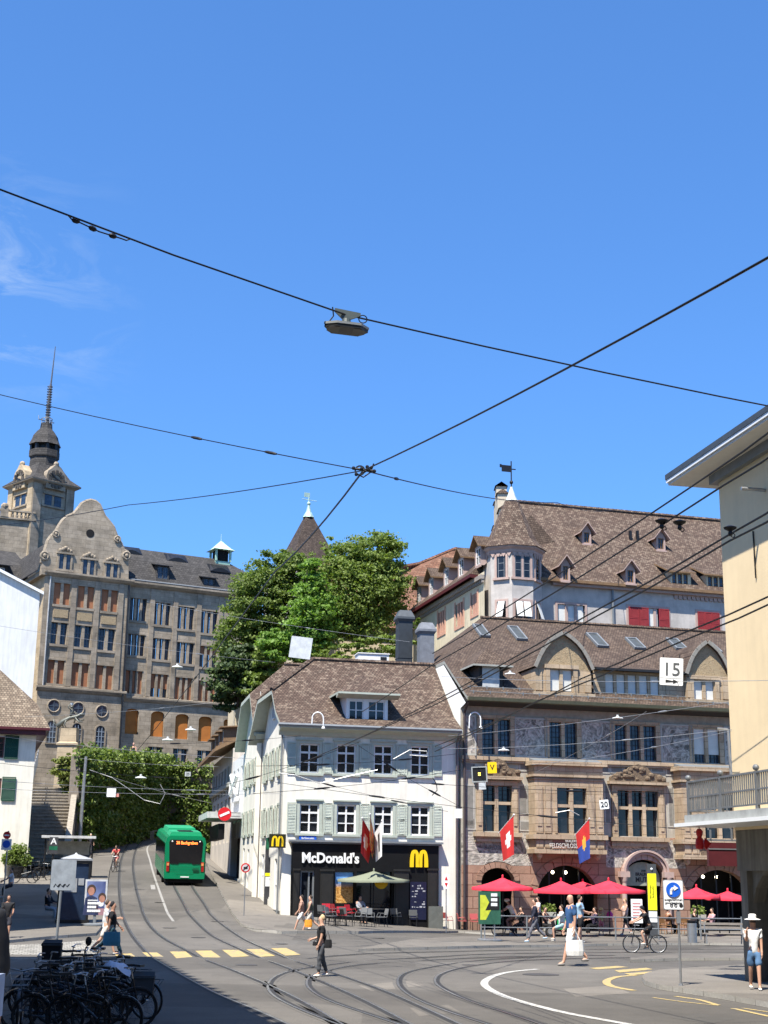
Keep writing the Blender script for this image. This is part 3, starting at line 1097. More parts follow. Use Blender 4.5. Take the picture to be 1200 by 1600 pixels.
mrp.inputs['From Min'].default_value=zc_-.12
mrp.inputs['From Max'].default_value=zc_+.12
n.link(spx.outputs['Y'],mrp.inputs['Value'])
n.link(n.mix(mrp.outputs[0],gold,blue),n.b.inputs['Base Color'])
n.done(.4)
MB().box(pw1[0]+.03,pw1[1]-.03,yS+.1,yS+.13,pw1[2]+.03,pw1[3]-.03).build('window_poster',n.m,shop)
pm_=MB()
cxx,czz=f.at(597,1378,yS)
pm_.lathe([(.36,0),(.36,.03)],28,(0,0,0),T=Matrix.Translation((cxx,yS+.2,czz))@Matrix.Rotation(pi/2,4,'X'))
pm_.build('window_disc',M_YELLOWSIGN,shop)
mnu=MB()
mx0,mx1,mz0,mz1=f.rect(641,1378,666,1437,yS-.03)
mnu.box(mx0,mx1,yS-.05,yS-.004,mz0,mz1)
mnu.build('menu_board',mat('navy_menu_board',(.012,.014,.04),.3),shop)
ml=MB()
rr=random.Random(3)
for r_ in range(9):
 z=lerp(mz1-.2,mz0+.5,r_/9)
 x=mx0+.08
 while x<mx1-.15:
  wd=rr.uniform(.04,.16)
  if rr.random()<.6:
   ml.box(x,min(x+wd,mx1-.06),yS-.058,yS-.052,z-.03,z+rr.uniform(.0,.05))
  x+=wd+.06
ml.build('menu_print',mat('menu_line_white',(.4,.4,.42),.5),shop)
tx,tz=f.at(516,1348,yS-.02)
text_mesh('fascia_lettering',"McDonald's",.70,M_SIGNWHITE,.03,.022,mcd,TL(tx,yS-.06,tz),sx=.91)
ax,az=f.at(654,1355,yS)
gm=golden_m(.98,.88,.08,.2)
for i in range(len(gm.v)):
 gm.v[i]=gm.v[i]+V((ax,yS-.12,az))
gm.build('arches_emblem',M_YELLOWSIGN,mcd)
bs=MB()
bx0,bx1,bz0,bz1=f.rect(467,1306.5,494,1312.5,-.02)
bs.box(bx0,bx1,-.09,-.06,bz0,bz1)
sgn=bs.build('street_nameplate',M_BLUE,mcd)
text_mesh('plate_lettering','Barfüsserplatz',.13,M_SIGNWHITE,.004,.002,sgn,TL((bx0+bx1)/2,-.096,bz0+.05),sx=.9)
SD=V((-.192,.9814,0)).normalized()
SANG=atan2(-SD.y,-SD.x)
def side_frame(d_far,rel):
 o=V((A.x,A.y,0))+SD*d_far
 return Frame(o,SANG,rel)
WS=9.9
fs=side_frame(WS,fm_)
zr=[(wins[0][2],wins[0][3]),(wins[4][2],wins[4][3])]
m=MB()
hs=[]
for c_ in(1.75,4.95,8.1):
 for z0,z1 in zr:
  hs.append((c_-.5,c_+.5,z0,z1))
zbase=2.0
low=[(1.0,2.3,1.6,3.9),(7.1,8.2,.95,3.6),(4.2,5.2,1.5,3.7)]
wall_holes(m,0,WS,-.2,zE,hs+low,0,.2)
m.poly([(0,0,zE),(WS,0,zE),(WS-yt,0,zt-.1),(yt,0,zt-.1)])
m.build('side_wall',M_WHITE,mcd,fr=fs.fr,merge=False)
for h in hs:
 window(mcd,*h,M_TRIM_WHITE,M_GLASS,.12,2,(.36,-.7),fr=fs.fr)
 shutter(mcd,h[0]-.62,h[0]-.1,h[2],h[3],M_SHUTTER,-.07,fr=fs.fr)
 shutter(mcd,h[1]+.1,h[1]+.62,h[2],h[3],M_SHUTTER,-.07,fr=fs.fr)
for h in low:
 window(mcd,*h,M_TRIM_WHITE,M_GLASS,.1,1 if h[1]-h[0]<1.2 else 2,(.5,),.1,fr=fs.fr)
for h in hs:
 m=MB()
 m.box(h[0]-.08,h[0],-.03,.03,h[2],h[3]+.1)
 m.box(h[1],h[1]+.08,-.03,.03,h[2],h[3]+.1)
 m.box(h[0],h[1],-.03,.03,h[3],h[3]+.1)
 m.box(h[0]-.15,h[1]+.15,-.14,.03,h[2]-.12,h[2])
 m.build('window_surround',M_TRIM_GREEN,mcd,fr=fs.fr)
m=MB()
m.box(0,WS,-.06,-.003,-.2,1.0)
m.build('plinth',mat('dark_grey_plinth',(.09,.09,.085),.8),mcd,fr=fs.fr)
m=MB()
m.tube([(.05,-.1,1.2),(.05,-.1,zE)],.06,6)
m.build('downpipe',mat('grey_brown_pipe',(.13,.11,.11),.5,.3),mcd,fr=fs.fr)
m=MB()
m.tube([(WS-.35,-.1,.4),(WS-.35,-.1,zE)],.05,6)
m.build('downpipe',M_GREYMETAL,mcd,fr=fs.fr)
gx0,gx1=WS/2-.45,WS/2+.45
window(mcd,gx0,gx1,zE+.9,zE+2.2,M_TRIM_WHITE,M_GLASS,-.05,2,(.5,),fr=fs.fr)
W2=11.0
f2=side_frame(WS+W2,None)
h2=thing('gabled_house','white gabled house with pale green shutters, second up the street from the black shopfront','house',f2.o,f2.ang)
zb2=2.6
zE2=zE+.5
m=MB()
hs=[(c_-.48,c_+.48,z0+.3,z1+.3)for c_ in(1.6,4.2,6.8,9.4)for z0,z1 in zr]
low=[(1.2,2.2,2.2,4.4),(4.0,5.0,2.0,4.3),(8.3,9.6,1.5,4.2)]
wall_holes(m,0,W2,0,zE2,hs+low,0,.2)
m.poly([(0,0,zE2),(W2,0,zE2),(W2-2.6,0,zE2+2.9),(2.6,0,zE2+2.9)])
m.quad((W2,0,0),(W2,12,0),(W2,12,zE2),(W2,0,zE2))
m.quad((0,0,0),(0,12,0),(0,12,zE2),(0,0,zE2))
m.build('wall',M_WHITE,h2,merge=False)
for h in hs:
 window(h2,*h,M_TRIM_WHITE,M_GLASS,.12,2,(.36,-.7))
 shutter(h2,h[0]-.56,h[0]-.06,h[2],h[3],M_SHUTTER,-.07)
 shutter(h2,h[1]+.06,h[1]+.56,h[2],h[3],M_SHUTTER,-.07)
for h in low:
 window(h2,*h,M_TRIM_WHITE,M_GLASS,.1,1,(.5,),.1)
for h in hs:
 m=MB()
 m.box(h[0]-.13,h[1]+.13,-.16,.02,h[2]-.14,h[2])
 m.build('window_sill',M_TRIM_GREEN,h2)
window(h2,W2/2-.45,W2/2+.45,zE2+.8,zE2+2.1,M_TRIM_WHITE,M_GLASS,-.05,2,(.5,))
hr=zE2+5.0
xm=W2/2
e=.45
yy0,yy1=-.65,10.5
zt2=zE2+2.75
tt=2.9
xa,xb=-e,W2+e
slab('roof',[[(xb,yy0,zE2+.1),(xb,yy1,zE2+.1),(xm,yy1,hr),(xm,yy0+2.4,hr),(xb-tt-.4,yy0,zt2)],[(xa,yy1,zE2+.1),(xa,yy0,zE2+.1),(xa+tt+.4,yy0,zt2),(xm,yy0+2.4,hr),(xm,yy1,hr)],[(xa+tt+.4,yy0,zt2),(xb-tt-.4,yy0,zt2),(xm,yy0+2.4,hr)]],.22,M_ROOF_BROWN,M_TRIM_GREEN,h2)
m=MB()
ridge(m,(xm,yy0+2.4,hr+.04),(xm,yy1,hr+.04))
m.build('ridge_tiles',M_ROOF_BROWN,h2)
m=MB()
m.prof_y([(xb-.15,zE2-.3),(xb+.1,zE2+.0),(xb-.2,zE2+.12),(xb-.7,zE2-.25)],-.5,10)
m.build('eaves_cornice',M_TRIM_GREEN,h2)
W3=8.5
f3=side_frame(WS+W2+W3,None)
h3=thing('narrow_shop','narrow pale house with a dark shop entrance under a flat grey canopy, up the street','house',f3.o,f3.ang)
zE3=zE+.3
m=MB()
hs=[(c_-.5,c_+.5,z0+.3,z1+.4)for c_ in(1.5,4.2,6.9)for z0,z1 in zr]
ent=(1.2,7.6,2.5,6.2)
wall_holes(m,0,W3,1,zE3,hs+[ent],0,.5)
m.quad((W3,0,1),(W3,9,1),(W3,9,zE3),(W3,0,zE3))
m.quad((0,0,1),(0,9,1),(0,9,zE3),(0,0,zE3))
m.quad((0,0,zE3),(W3,0,zE3),(W3,9,zE3),(0,9,zE3))
m.build('wall',M_WHITE_COOL,h3,merge=False)
for h in hs:
 window(h3,*h,M_TRIM_WHITE,M_GLASS,.12,2,(.4,-.7))
MB().box(1.2,7.6,.45,.5,2.5,6.2).build('shop_interior',M_DARK,h3)
m=MB()
m.box(.4,W3-.2,-2.3,-.004,6.35,6.75)
m.build('canopy',mat('pale_canopy',(.5,.5,.49),.6),h3)
MB().box(.9,W3-.5,-1.5,-1.1,5.0,6.0).build('hanging_sign',M_BLACK,h3)
m=MB()
for k in range(7):
 a=k*pi/3
m.box(2.2,6.0,-.25,-.05,7.6,7.9)
m.tube([(2.2,-.2,9.3),(4.1,-.45,8.1),(6,-.2,9.3)],.14,6)
m.tube([(2.6,-.2,8.0),(4.1,-.45,9.4),(5.6,-.2,8.0)],.12,6)
m.build('wall_emblem',M_TRIM_WHITE,h3)
W4=17.0
f4=side_frame(WS+W2+W3+W4,None)
h4=thing('dormered_house','pale stone house with a row of tiny roof dormers, last of the street row','house',f4.o,f4.ang)
zE4=f4.z(345,1186)
m=MB()
hs=[(c_-.55,c_+.55,zE4-3.1,zE4-1.1)for c_ in(1.3,3.9,6.5,9.1,11.7,14.3)]
low=[(c_-.8,c_+.8,5.0,8.2)for c_ in(2.2,5.6,9.0,12.4,15.2)]
wall_holes(m,0,W4,1,zE4,hs+low,0,.3)
m.quad((W4,0,1),(W4,9,1),(W4,9,zE4),(W4,0,zE4))
m.quad((0,0,1),(0,9,1),(0,9,zE4),(0,0,zE4))
m.build('wall',plaster('pale_stone_wall',(.62,.56,.48),.25,.5,.2),h4,merge=False)
for h in hs:
 window(h4,*h,M_TRIM_WHITE,M_GLASS,.14,2,(.6,))
 shutter(h4,h[0]-.6,h[0]-.06,h[2],h[3],mat('white_grey_shutter',(.6,.58,.54),.6),-.07,n=12)
for h in low:
 window(h4,*h,M_TRIM_GREY,M_GLASS,.2,2,(.6,))
m=MB()
m.box(-.1,W4,-.3,-.004,8.9,9.2)
m.build('string_course',M_TRIM_GREY,h4)
slab('roof',[[(-.6,-1.3,zE4),(W4,-1.3,zE4),(W4,5,zE4+3.2),(-.6,5,zE4+3.2)],[(W4,5,zE4+3.2),(W4,9.5,zE4),(-.6,9.5,zE4),(-.6,5,zE4+3.2)]],.25,M_ROOF_DARK,M_WOOD,h4)
for k,xx in enumerate((3.5,7.0,10.5,14.0)):
 dormer(h4,f4,xx-.6,xx+.6,zE4+.45,zE4+1.75,-.55,lambda z:-1.3+(z-zE4)/3.2*6.3,M_WOOD,M_ROOF_DARK,M_WOOD,[(xx-.4,xx+.4,zE4+.6,zE4+1.6)],'shed',.25,.3,cornice=False)
A2=P(720.5,1300,77.3)
B2=P(1140,1300,81.3)
fb=Frame((A2.x,A2.y,0),atan2(B2.y-A2.y,B2.x-A2.x))
WB0=sqrt((B2.x-A2.x)**2+(B2.y-A2.y)**2)
WB=WB0+7.5
bm_=thing('ornate_tavern_building','ornate sandstone tavern with grey scratched panels, two oriels and red arches','building',fb.o,fb.ang)
f=fb
zTop=f.z(900,1106)
zFl2=f.z(900,1187)
zFl1=f.z(900,1306)
zRel=f.z(770,1352)
xe=lambda u,v=1300:f.x(u,v)
bays=[(0,xe(832),xe(752),xe(803),1376,1356,zRel),(xe(832),xe(946),xe(838),xe(931),1400,1352,f.z(890,1330)),(xe(946),xe(1069),xe(976),xe(1034),1366,1343,f.z(1008,1336)),(xe(1069),WB,xe(1074),xe(1168),1404,1359,f.z(1100,1336))]
m=MB()
for X0,X1,x0,x1,vs_,vt,Z1 in bays:
 um=600+(X0+X1)/2*28
 uc={0:778,1:885,2:1005,3:1120}[bays.index((X0,X1,x0,x1,vs_,vt,Z1))]
 arch_hole(m,x0,x1,-.2,f.z(uc,vs_),f.z(uc,vt),X0,X1,-.2,Z1,0,.5)
m.build('ground_floor_wall',M_REDSTONE,bm_,merge=False)
m=MB()
m.quad((0,0,-.2),(0,12,-.2),(0,12,zTop),(0,0,zTop))
m.quad((WB,12,-.2),(WB,0,-.2),(WB,0,zTop),(WB,12,zTop))
m.quad((0,12,-.2),(WB,12,-.2),(WB,12,zTop),(0,12,zTop))
m.build('side_wall',M_WHITE,bm_,merge=False)
for X0,X1,x0,x1,vs_,vt,Z1 in bays:
 uc={0:778,1:885,2:1005,3:1120}[bays.index((X0,X1,x0,x1,vs_,vt,Z1))]
 zs_,zt_=f.z(uc,vs_),f.z(uc,vt)
 cx,rx,rz_=(x0+x1)/2,(x1-x0)/2,zt_-zs_
 m=MB()
 t_=.42 if rx>1.2 else .3
 nn=11
 for k in range(nn):
  a0,a1=pi*k/nn+.012,pi*(k+1)/nn-.012
  q=[]
  for a in(a0,(a0+a1)/2,a1):
   q.append((cx-rx*cos(a),zs_+rz_*sin(a)))
  for a in(a1,(a0+a1)/2,a0):
   q.append((cx-(rx+t_)*cos(a),zs_+(rz_+t_)*sin(a)))
  m.extrude([(x,-.05,z)for x,z in q],(0,.045,0))
 m.build('arch_stones',M_REDSTONE if uc!=1005 else M_PINKSTONE,bm_)
for X0,X1,x0,x1,vs_,vt,Z1 in bays:
 uc={0:778,1:885,2:1005,3:1120}[bays.index((X0,X1,x0,x1,vs_,vt,Z1))]
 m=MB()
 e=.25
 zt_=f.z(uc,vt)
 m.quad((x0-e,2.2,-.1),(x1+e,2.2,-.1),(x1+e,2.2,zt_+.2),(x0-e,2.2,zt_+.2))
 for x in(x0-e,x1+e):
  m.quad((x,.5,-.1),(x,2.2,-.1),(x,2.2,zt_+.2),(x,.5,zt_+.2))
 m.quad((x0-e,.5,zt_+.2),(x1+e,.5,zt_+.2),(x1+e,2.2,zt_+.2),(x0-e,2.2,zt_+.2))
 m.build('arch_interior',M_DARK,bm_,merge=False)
 if uc in(885,1120):
  w_=MB()
  for k in range(1,4):
   xx=lerp(x0,x1,k/4)
   w_.box(xx-.04,xx+.04,.42,.48,.1,zt_-.02)
  w_.box(x0,x1,.43,.47,f.z(uc,1398),f.z(uc,1398)+.08)
  w_.build('arch_glazing',M_DARKMETAL,bm_)
  for k in range(2):
   lm=MB()
   xx=lerp(x0,x1,.42+.22*k)
   lm.sphere((xx,1.4,f.z(uc,vt+11)),.09,8,6)
   lm.build('interior_lamp',M_LAMPGLOW,bm_)
def over_arch(m,X0,X1,x0,x1,zs_,zt_,pad,Z0,Z1,y):
 cx,rx,rz_=(x0+x1)/2,(x1-x0)/2+pad,zt_-zs_+pad
 n_=24
 xs=[X0,cx-rx]+[cx-rx*cos(pi*k/n_)for k in range(1,n_)]+[cx+rx,X1]
 for a,b in zip(xs,xs[1:]):
  za=max(Z0,zs_+rz_*sqrt(max(0,1-((a-cx)/rx)**2)))if abs(a-cx)<rx else Z0
  zb=max(Z0,zs_+rz_*sqrt(max(0,1-((b-cx)/rx)**2)))if abs(b-cx)<rx else Z0
  m.quad((a,y,za),(b,y,zb),(b,y,Z1),(a,y,Z1))
m=MB()
over_arch(m,0,xe(832),xe(752),xe(803),f.z(778,1376),f.z(778,1356),.34,f.z(778,1352),zFl1,-.004)
m.build('relief_band',M_RELIEF,bm_,merge=False)
m=MB()
over_arch(m,xe(946),xe(1069),xe(976),xe(1034),f.z(1005,1366),f.z(1005,1343),.34,f.z(1000,1356),f.z(1005,1312),-.006)
m.build('relief_band',M_RELIEF,bm_,merge=False)
m=MB()
m.quad((xe(832),0,f.z(890,1330)),(xe(946),0,f.z(890,1330)),(xe(946),0,zFl1),(xe(832),0,zFl1))
m.quad((xe(1069),0,f.z(1100,1336)),(WB,0,f.z(1100,1336)),(WB,0,zFl1),(xe(1069),0,zFl1))
m.quad((xe(946),0,f.z(1008,1336)),(xe(1069),0,f.z(1008,1336)),(xe(1069),0,zFl1),(xe(946),0,zFl1))
m.build('band_wall',M_REDSTONE,bm_,merge=False)
txx,tzz=f.at(779,1328,0)
text_mesh('relief_lettering','braunen',.52,mat('grey_lettering',(.2,.19,.175),.8),.012,.0,bm_,TL(txx,-.03,tzz),sx=1.0)
m=MB()
px0,px1=xe(967),xe(1043)
pc=(px0+px1)/2
zsP=f.z(1005,1362)
for r0,r1,d_ in((1.34,1.22,.3),(1.2,1.06,.2)):
 for k in range(18):
  a0,a1=pi*k/18,pi*(k+1)/18
  q=[(pc-r0*cos(a0),zsP+r0*.86*sin(a0)),(pc-r0*cos(a1),zsP+r0*.86*sin(a1)),(pc-r1*cos(a1),zsP+r1*.86*sin(a1)),(pc-r1*cos(a0),zsP+r1*.86*sin(a0))]
  m.extrude([(x,-d_,z)for x,z in q],(0,d_-.008,0))
for s_ in(-1,1):
 m.box(pc+s_*1.3-.28,pc+s_*1.3+.28,-.36,-.01,zsP-.3,zsP)
 m.lathe([(.17,.2),(.17,.35),(.14,.4),(.13,zsP-.62),(.17,zsP-.5),(.2,zsP-.3)],12,(pc+s_*1.3,-.2,0))
 m.box(pc+s_*1.3-.25,pc+s_*1.3+.25,-.42,-.01,-.1,.2)
m.build('portal_frame',M_PINKSTONE,bm_)
lun=MB()
zl0,zl1=f.z(1005,1384,.3),f.z(1005,1352,.3)
pts=[(xe(978),.3,zl0),(xe(1032),.3,zl0)]+[(lerp(xe(978),xe(1032),.5)+(xe(1032)-xe(978))/2*cos(pi*k/12),.3,f.z(1005,1372,.3)+(f.z(1005,1347,.3)-f.z(1005,1372,.3))*sin(pi*k/12))for k in range(13)]
lun.extrude(pts,(0,.06,0))
lu=lun.build('portal_lunette',mat('lunette_grey_green',(.30,.31,.24),.7),bm_)
for s_,v_,sz in(('ZUM',1362,.14),('BRAUNER',1368.5,.25),('MUTZ',1378.5,.4)):
 a,b=f.at(1005,v_,.3)
 text_mesh('lunette_lettering',s_,sz,M_SIGNBLACK,.008,.004,lu,TL(a,.285,b),sx=.85)
w1=f.rect(753,1228,799,1299)
w3=f.rect(964,1236,1028,1307)
m=MB()
wall_holes(m,0,WB,zFl1,zFl2,[w1,w3],0,.3)
m.build('first_floor_wall',M_GREYORN,bm_,merge=False)
def tall_window(h,cols,name='tall_window'):
 x0,x1,z0,z1=h
 m=MB()
 for a,b in((x0-.34,x0),(x1,x1+.34)):
  m.box(a,b,-.16,.2,z0-.05,z1+.28)
  m.box(a+.08,b-.08,-.2,-.163,z0+.3,z1-.1)
 m.box(x0,x1,-.14,.2,z1,z1+.28)
 m.box(x0-.5,x1+.5,-.34,.1,z0-.28,z0-.06)
 m.box(x0-.42,x1+.42,-.2,.1,z0-.55,z0-.283)
 m.box(x0-.55,x1+.55,-.4,.0,z1+.33,z1+.5)
 for k in range(1,cols):
  xx=lerp(x0,x1,k/cols)
  m.box(xx-.1,xx+.1,.0,.24,z0,z1)
 zz=lerp(z0,z1,.62)
 for k in range(cols):
  a,b=lerp(x0,x1,k/cols)+(.1 if k else 0),lerp(x0,x1,(k+1)/cols)-(.1 if k<cols-1 else 0)
  m.box(a,b,.02,.22,zz-.08,zz+.08)
 t=m.build(name,M_SAND,bm_)
 m=MB()
 for k in range(cols):
  a,b=lerp(x0,x1,k/cols)+.08,lerp(x0,x1,(k+1)/cols)-.08
  for c_,d_ in((z0,zz),(zz,z1)):
   m.quad((a,.24,c_),(b,.24,c_),(b,.24,d_),(a,.24,d_))
 m.build('pane',M_GLASS,t,merge=False)
 m=MB()
 for k in range(cols):
  a,b=lerp(x0,x1,k/cols)+.1,lerp(x0,x1,(k+1)/cols)-.1
  m.box(a,a+.05,.18,.23,z0,z1)
  m.box(b-.05,b,.18,.23,z0,z1)
  m.box((a+b)/2-.02,(a+b)/2+.02,.19,.225,zz+.08,z1)
  for q in(.25,.5,.75):
   m.box(a+.05,b-.05,.195,.222,lerp(zz,z1,q)-.012,lerp(zz,z1,q)+.012)
 m.build('window_bars',M_DARKMETAL,t)
 p_=MB()
 zc0=z1+.503
 cx,hw=(x0+x1)/2,(x1-x0)/2+.42
 top=[(cx-hw,zc0),(cx-hw,zc0+.22),(cx-hw*.75,zc0+.42),(cx-hw*.5,zc0+.46),(cx-hw*.32,zc0+.78),(cx,zc0+.95),(cx+hw*.32,zc0+.78),(cx+hw*.5,zc0+.46),(cx+hw*.75,zc0+.42),(cx+hw,zc0+.22),(cx+hw,zc0)]
 p_.extrude([(x,-.3,z)for x,z in top],(0,.29,0))
 rr=random.Random(int(x0*10))
 for k in range(26):
  x=cx+rr.uniform(-.9,.9)*hw
  hgt=.8*(1-abs(x-cx)/hw)**.8
  p_.sphere((x,-.3,zc0+.12+rr.random()*hgt),rr.uniform(.08,.17),7,5,(1.2,.7,.9))
 p_.build('carved_pediment',M_RELIEF_DARK,t)
 return t
tall_window(w1,2)
tall_window(w3,3)
for u0,v0,u1,v1 in((726,1228,739,1290),(812,1228,822,1270),(824,1228,831,1270),(813,1284,832,1296),(727,1282,741,1294),(946,1225,952,1285),(1045,1232,1050,1290),(1053,1232,1058,1290),(813,1194,831,1203),(955,1196,972,1206),(976,1194,992,1204),(1018,1197,1036,1206),(1042,1200,1060,1210),(940,1196,950,1206),(726,1193,742,1203)):
 x0,x1,z0,z1=f.rect(u0,v0,u1,v1)
 m=MB()
 m.box(x0-.09,x1+.09,-.03,-.004,z0-.09,z1+.09)
 p_=m.build('wall_panel',mat('pale_grey_band',(.42,.405,.36),.85,var=.2),bm_)
 MB().box(x0,x1,-.036,-.031,z0,z1).build('panel_field',mat('panel_grey',(.22,.21,.185),.9,var=.25),p_)
tw=[(753,797,2),(858,901,2),(960,1024,3),(1083,1123,2)]
holes=[]
for u0,u1,c_ in tw:
 um=(u0+u1)/2
 holes.append((f.x(u0,1150),f.x(u1,1150),f.z(um,1179+(um-775)*.04),f.z(um,1124+(um-775)*.045)))
m=MB()
wall_holes(m,0,WB,zFl2,zTop,holes,0,.25)
m.build('panelled_floor_wall',mat('brown_grey_wall',(.36,.315,.25),.85,var=.25,bump=.2),bm_,merge=False)
for i,(h,(u0,u1,c_))in enumerate(zip(holes,tw)):
 x0,x1,z0,z1=h
 m=MB()
 m.box(x0-.28,x0,-.07,.2,z0-.02,z1+.02)
 m.box(x1,x1+.28,-.07,.2,z0-.02,z1+.02)
 m.box(x0-.28,x1+.28,-.07,.2,z1+.02,z1+.22)
 for k in range(1,c_):
  xx=lerp(x0,x1,k/c_)
  m.box(xx-.1,xx+.1,-.03,.2,z0,z1)
 t=m.build('mullioned_window',M_SAND,bm_)
 g_=MB()
 br_=MB()
 for k in range(c_):
  a,b=lerp(x0,x1,k/c_)+(.1 if k else 0),lerp(x0,x1,(k+1)/c_)-(.1 if k<c_-1 else 0)
  g_.quad((a,.2,z0),(b,.2,z0),(b,.2,z1),(a,.2,z1))
  for q in range(1,3):
   br_.box(lerp(a,b,q/3)-.014,lerp(a,b,q/3)+.014,.17,.195,z0,z1)
  for q in range(1,7):
   br_.box(a,b,.172,.193,lerp(z0,z1,q/7)-.013,lerp(z0,z1,q/7)+.013)
 g_.build('pane',M_GLASS_BLUE,t,merge=False)
 br_.build('lead_bars',M_DARKMETAL,t)
 if i==3:
  b_=MB()
  for k in range(c_):
   a,b=lerp(x0,x1,k/c_)+(.1 if k else 0),lerp(x0,x1,(k+1)/c_)-(.1 if k<c_-1 else 0)
   b_.box(a,b,.1,.13,lerp(z0,z1,.25),z1)
  b_.build('blind',M_BLIND_W,t)
for u0,u1 in((727,741),(806,852),(909,955),(1034,1079),(1133,1170)):
 um=(u0+u1)/2
 x0,x1=f.x(u0,1150),f.x(u1,1150)
 z0,z1=f.z(um,1179+(um-775)*.04),f.z(um,1122+(um-775)*.045)
 m=MB()
 m.box(x0,x1,-.04,-.004,z0,z1)
 p_=m.build('sgraffito_panel',M_RELIEF,bm_)
 m=MB()
 for a,b,c_,d_ in((x0-.1,x0,z0-.1,z1+.1),(x1,x1+.1,z0-.1,z1+.1),(x0,x1,z1,z1+.1),(x0,x1,z0-.1,z0)):
  m.box(a,b,-.07,-.003,c_,d_)
 m.build('panel_frame',mat('pale_grey_band',(.42,.405,.36),.85),p_)
m=MB()
m.box(0,WB,-.2,-.003,zFl2-.2,zFl2)
m.box(0,WB,-.12,-.003,zFl2-.34,zFl2-.203)
m.build('string_course',M_SAND,bm_)
for(u0,u1,win)in((836,943,(870,1231,917,1302)),(1066,1174,(1101,1241,1148,1310))):
 yo=-1.0
 um=(u0+u1)/2
 dv=(um-890)*.04
 x0,x1=f.x(u0,1260,yo),f.x(u1,1260,yo)
 zb,zt_=f.z(um,1331+dv,yo),f.z(um,1192+dv,yo)
 hx0,hx1,hz0,hz1=f.x(win[0],1260,yo),f.x(win[2],1260,yo),f.z(um,win[3],yo),f.z(um,win[1],yo)
 m=MB()
 wall_holes(m,x0,x1,zb,zt_,[(hx0,hx1,hz0,hz1)],yo,.3)
 m.quad((x0,yo,zb),(x0,0,zb),(x0,0,zt_),(x0,yo,zt_))
 m.quad((x1,0,zb),(x1,yo,zb),(x1,yo,zt_),(x1,0,zt_))
 m.quad((x0,yo,zb),(x1,yo,zb),(x1,0,zb),(x0,0,zb))
 o_=m.build('oriel',M_SAND,bm_,merge=False)
 for z0,z1,p_ in((zt_-.16,zt_+.06,.2),(f.z(um,1211+dv,yo)-.12,f.z(um,1211+dv,yo),.12),(hz0-.32,hz0-.08,.16),(zb-.1,zb+.12,.1),(f.z(um,1216+dv,yo)-.1,f.z(um,1216+dv,yo)-.02,.06)):
  m=MB()
  m.box(x0-p_,x1+p_,yo-p_,-.005,z0,z1)
  m.build('oriel_cornice',M_SAND,o_)
 for xx in(x0+.04,x0+.52,x1-.9,x1-.42):
  m=MB()
  m.box(xx,xx+.38,yo-.06,yo-.003,hz0+.0,hz1+.1)
  m.box(xx+.07,xx+.31,yo-.09,yo-.062,hz0+.35,hz1-.35)
  m.box(xx,xx+.38,yo-.05,yo-.003,zb+.2,hz0-.4)
  m.build('oriel_pilaster',M_SAND,o_)
 for xx in(x0+.3,x1-.3):
  m=MB()
  m.lathe([(.05,-.42),(.16,-.3),(.2,-.1)],8,(xx,yo+.25,zb))
  m.build('oriel_corbel',M_SAND,o_)
 m=MB()
 m.prof_x([(0,zt_+.06),(yo-.1,zt_+.06),(0,zt_+.3)],x0,x1)
 m.build('oriel_roof',M_GREYMETAL,o_)
 m=MB()
 m.box(hx0-.12,hx0,yo-.06,yo+.2,hz0,hz1)
 m.box(hx1,hx1+.12,yo-.06,yo+.2,hz0,hz1)
 xm_=(hx0+hx1)/2
 zz=lerp(hz0,hz1,.6)
 m.box(xm_-.1,xm_+.1,yo+.02,yo+.24,hz0,hz1)
 m.box(hx0,xm_-.1,yo+.04,yo+.22,zz-.08,zz+.08)
 m.box(xm_+.1,hx1,yo+.04,yo+.22,zz-.08,zz+.08)
 m.build('oriel_mullion',M_SAND,o_)
 MB().quad((hx0,yo+.26,hz0),(hx1,yo+.26,hz0),(hx1,yo+.26,hz1),(hx0,yo+.26,hz1)).build('oriel_pane',M_GLASS,o_)
 if u0==836:
  a,b=f.at(890,1325,yo-.14)
  text_mesh('oriel_lettering','FELDSCHLÖSSCHEN',.34,mat('pale_lettering',(.62,.58,.52),.7),.012,.0,o_,TL(a,yo-.14,b),sx=.74)
  a,b=f.at(893,1316,yo-.14)
  text_mesh('oriel_lettering','BRAUEREI',.17,mat('pale_lettering',(.62,.58,.52),.7),.012,.0,o_,TL(a,yo-.14,b),sx=.95)
 m=MB()
 m.box(x0+1.0,x1-1.0,yo-.02,yo-.003,zb+.14,hz0-.36)
 m.build('oriel_panel',M_RELIEF_DARK if u0>1000 else mat('red_brown_panel',(.26,.14,.10),.8,var=.25),o_)
ye=-1.05
zEv=f.z(930,1098,ye)
m=MB()
m.prof_x([(0,zEv-.35),(-.5,zEv-.3),(ye,zEv-.18),(ye,zEv),(0,zEv+.1)],0.02,WB)
m.build('eaves_soffit',mat('dark_eaves_paint',(.035,.033,.028),.7,var=.2),bm_)
m=MB()
m.prof_x([(ye+.02,zEv-.16),(ye-.06,zEv-.22),(ye-.2,zEv-.18),(ye-.24,zEv+.0),(ye+.02,zEv+.0)],0.02,WB)
m.build('gutter',mat('olive_gutter_paint',(.12,.125,.075),.5,.1),bm_)
YT,ZT=f.atx(694,1033,0.0)
tB=(ZT-zEv)/(YT-ye)
ap=f.slope(751,966,ye,zEv,tB)
XR,YRB,ZRB=ap.x,ap.y,ap.z
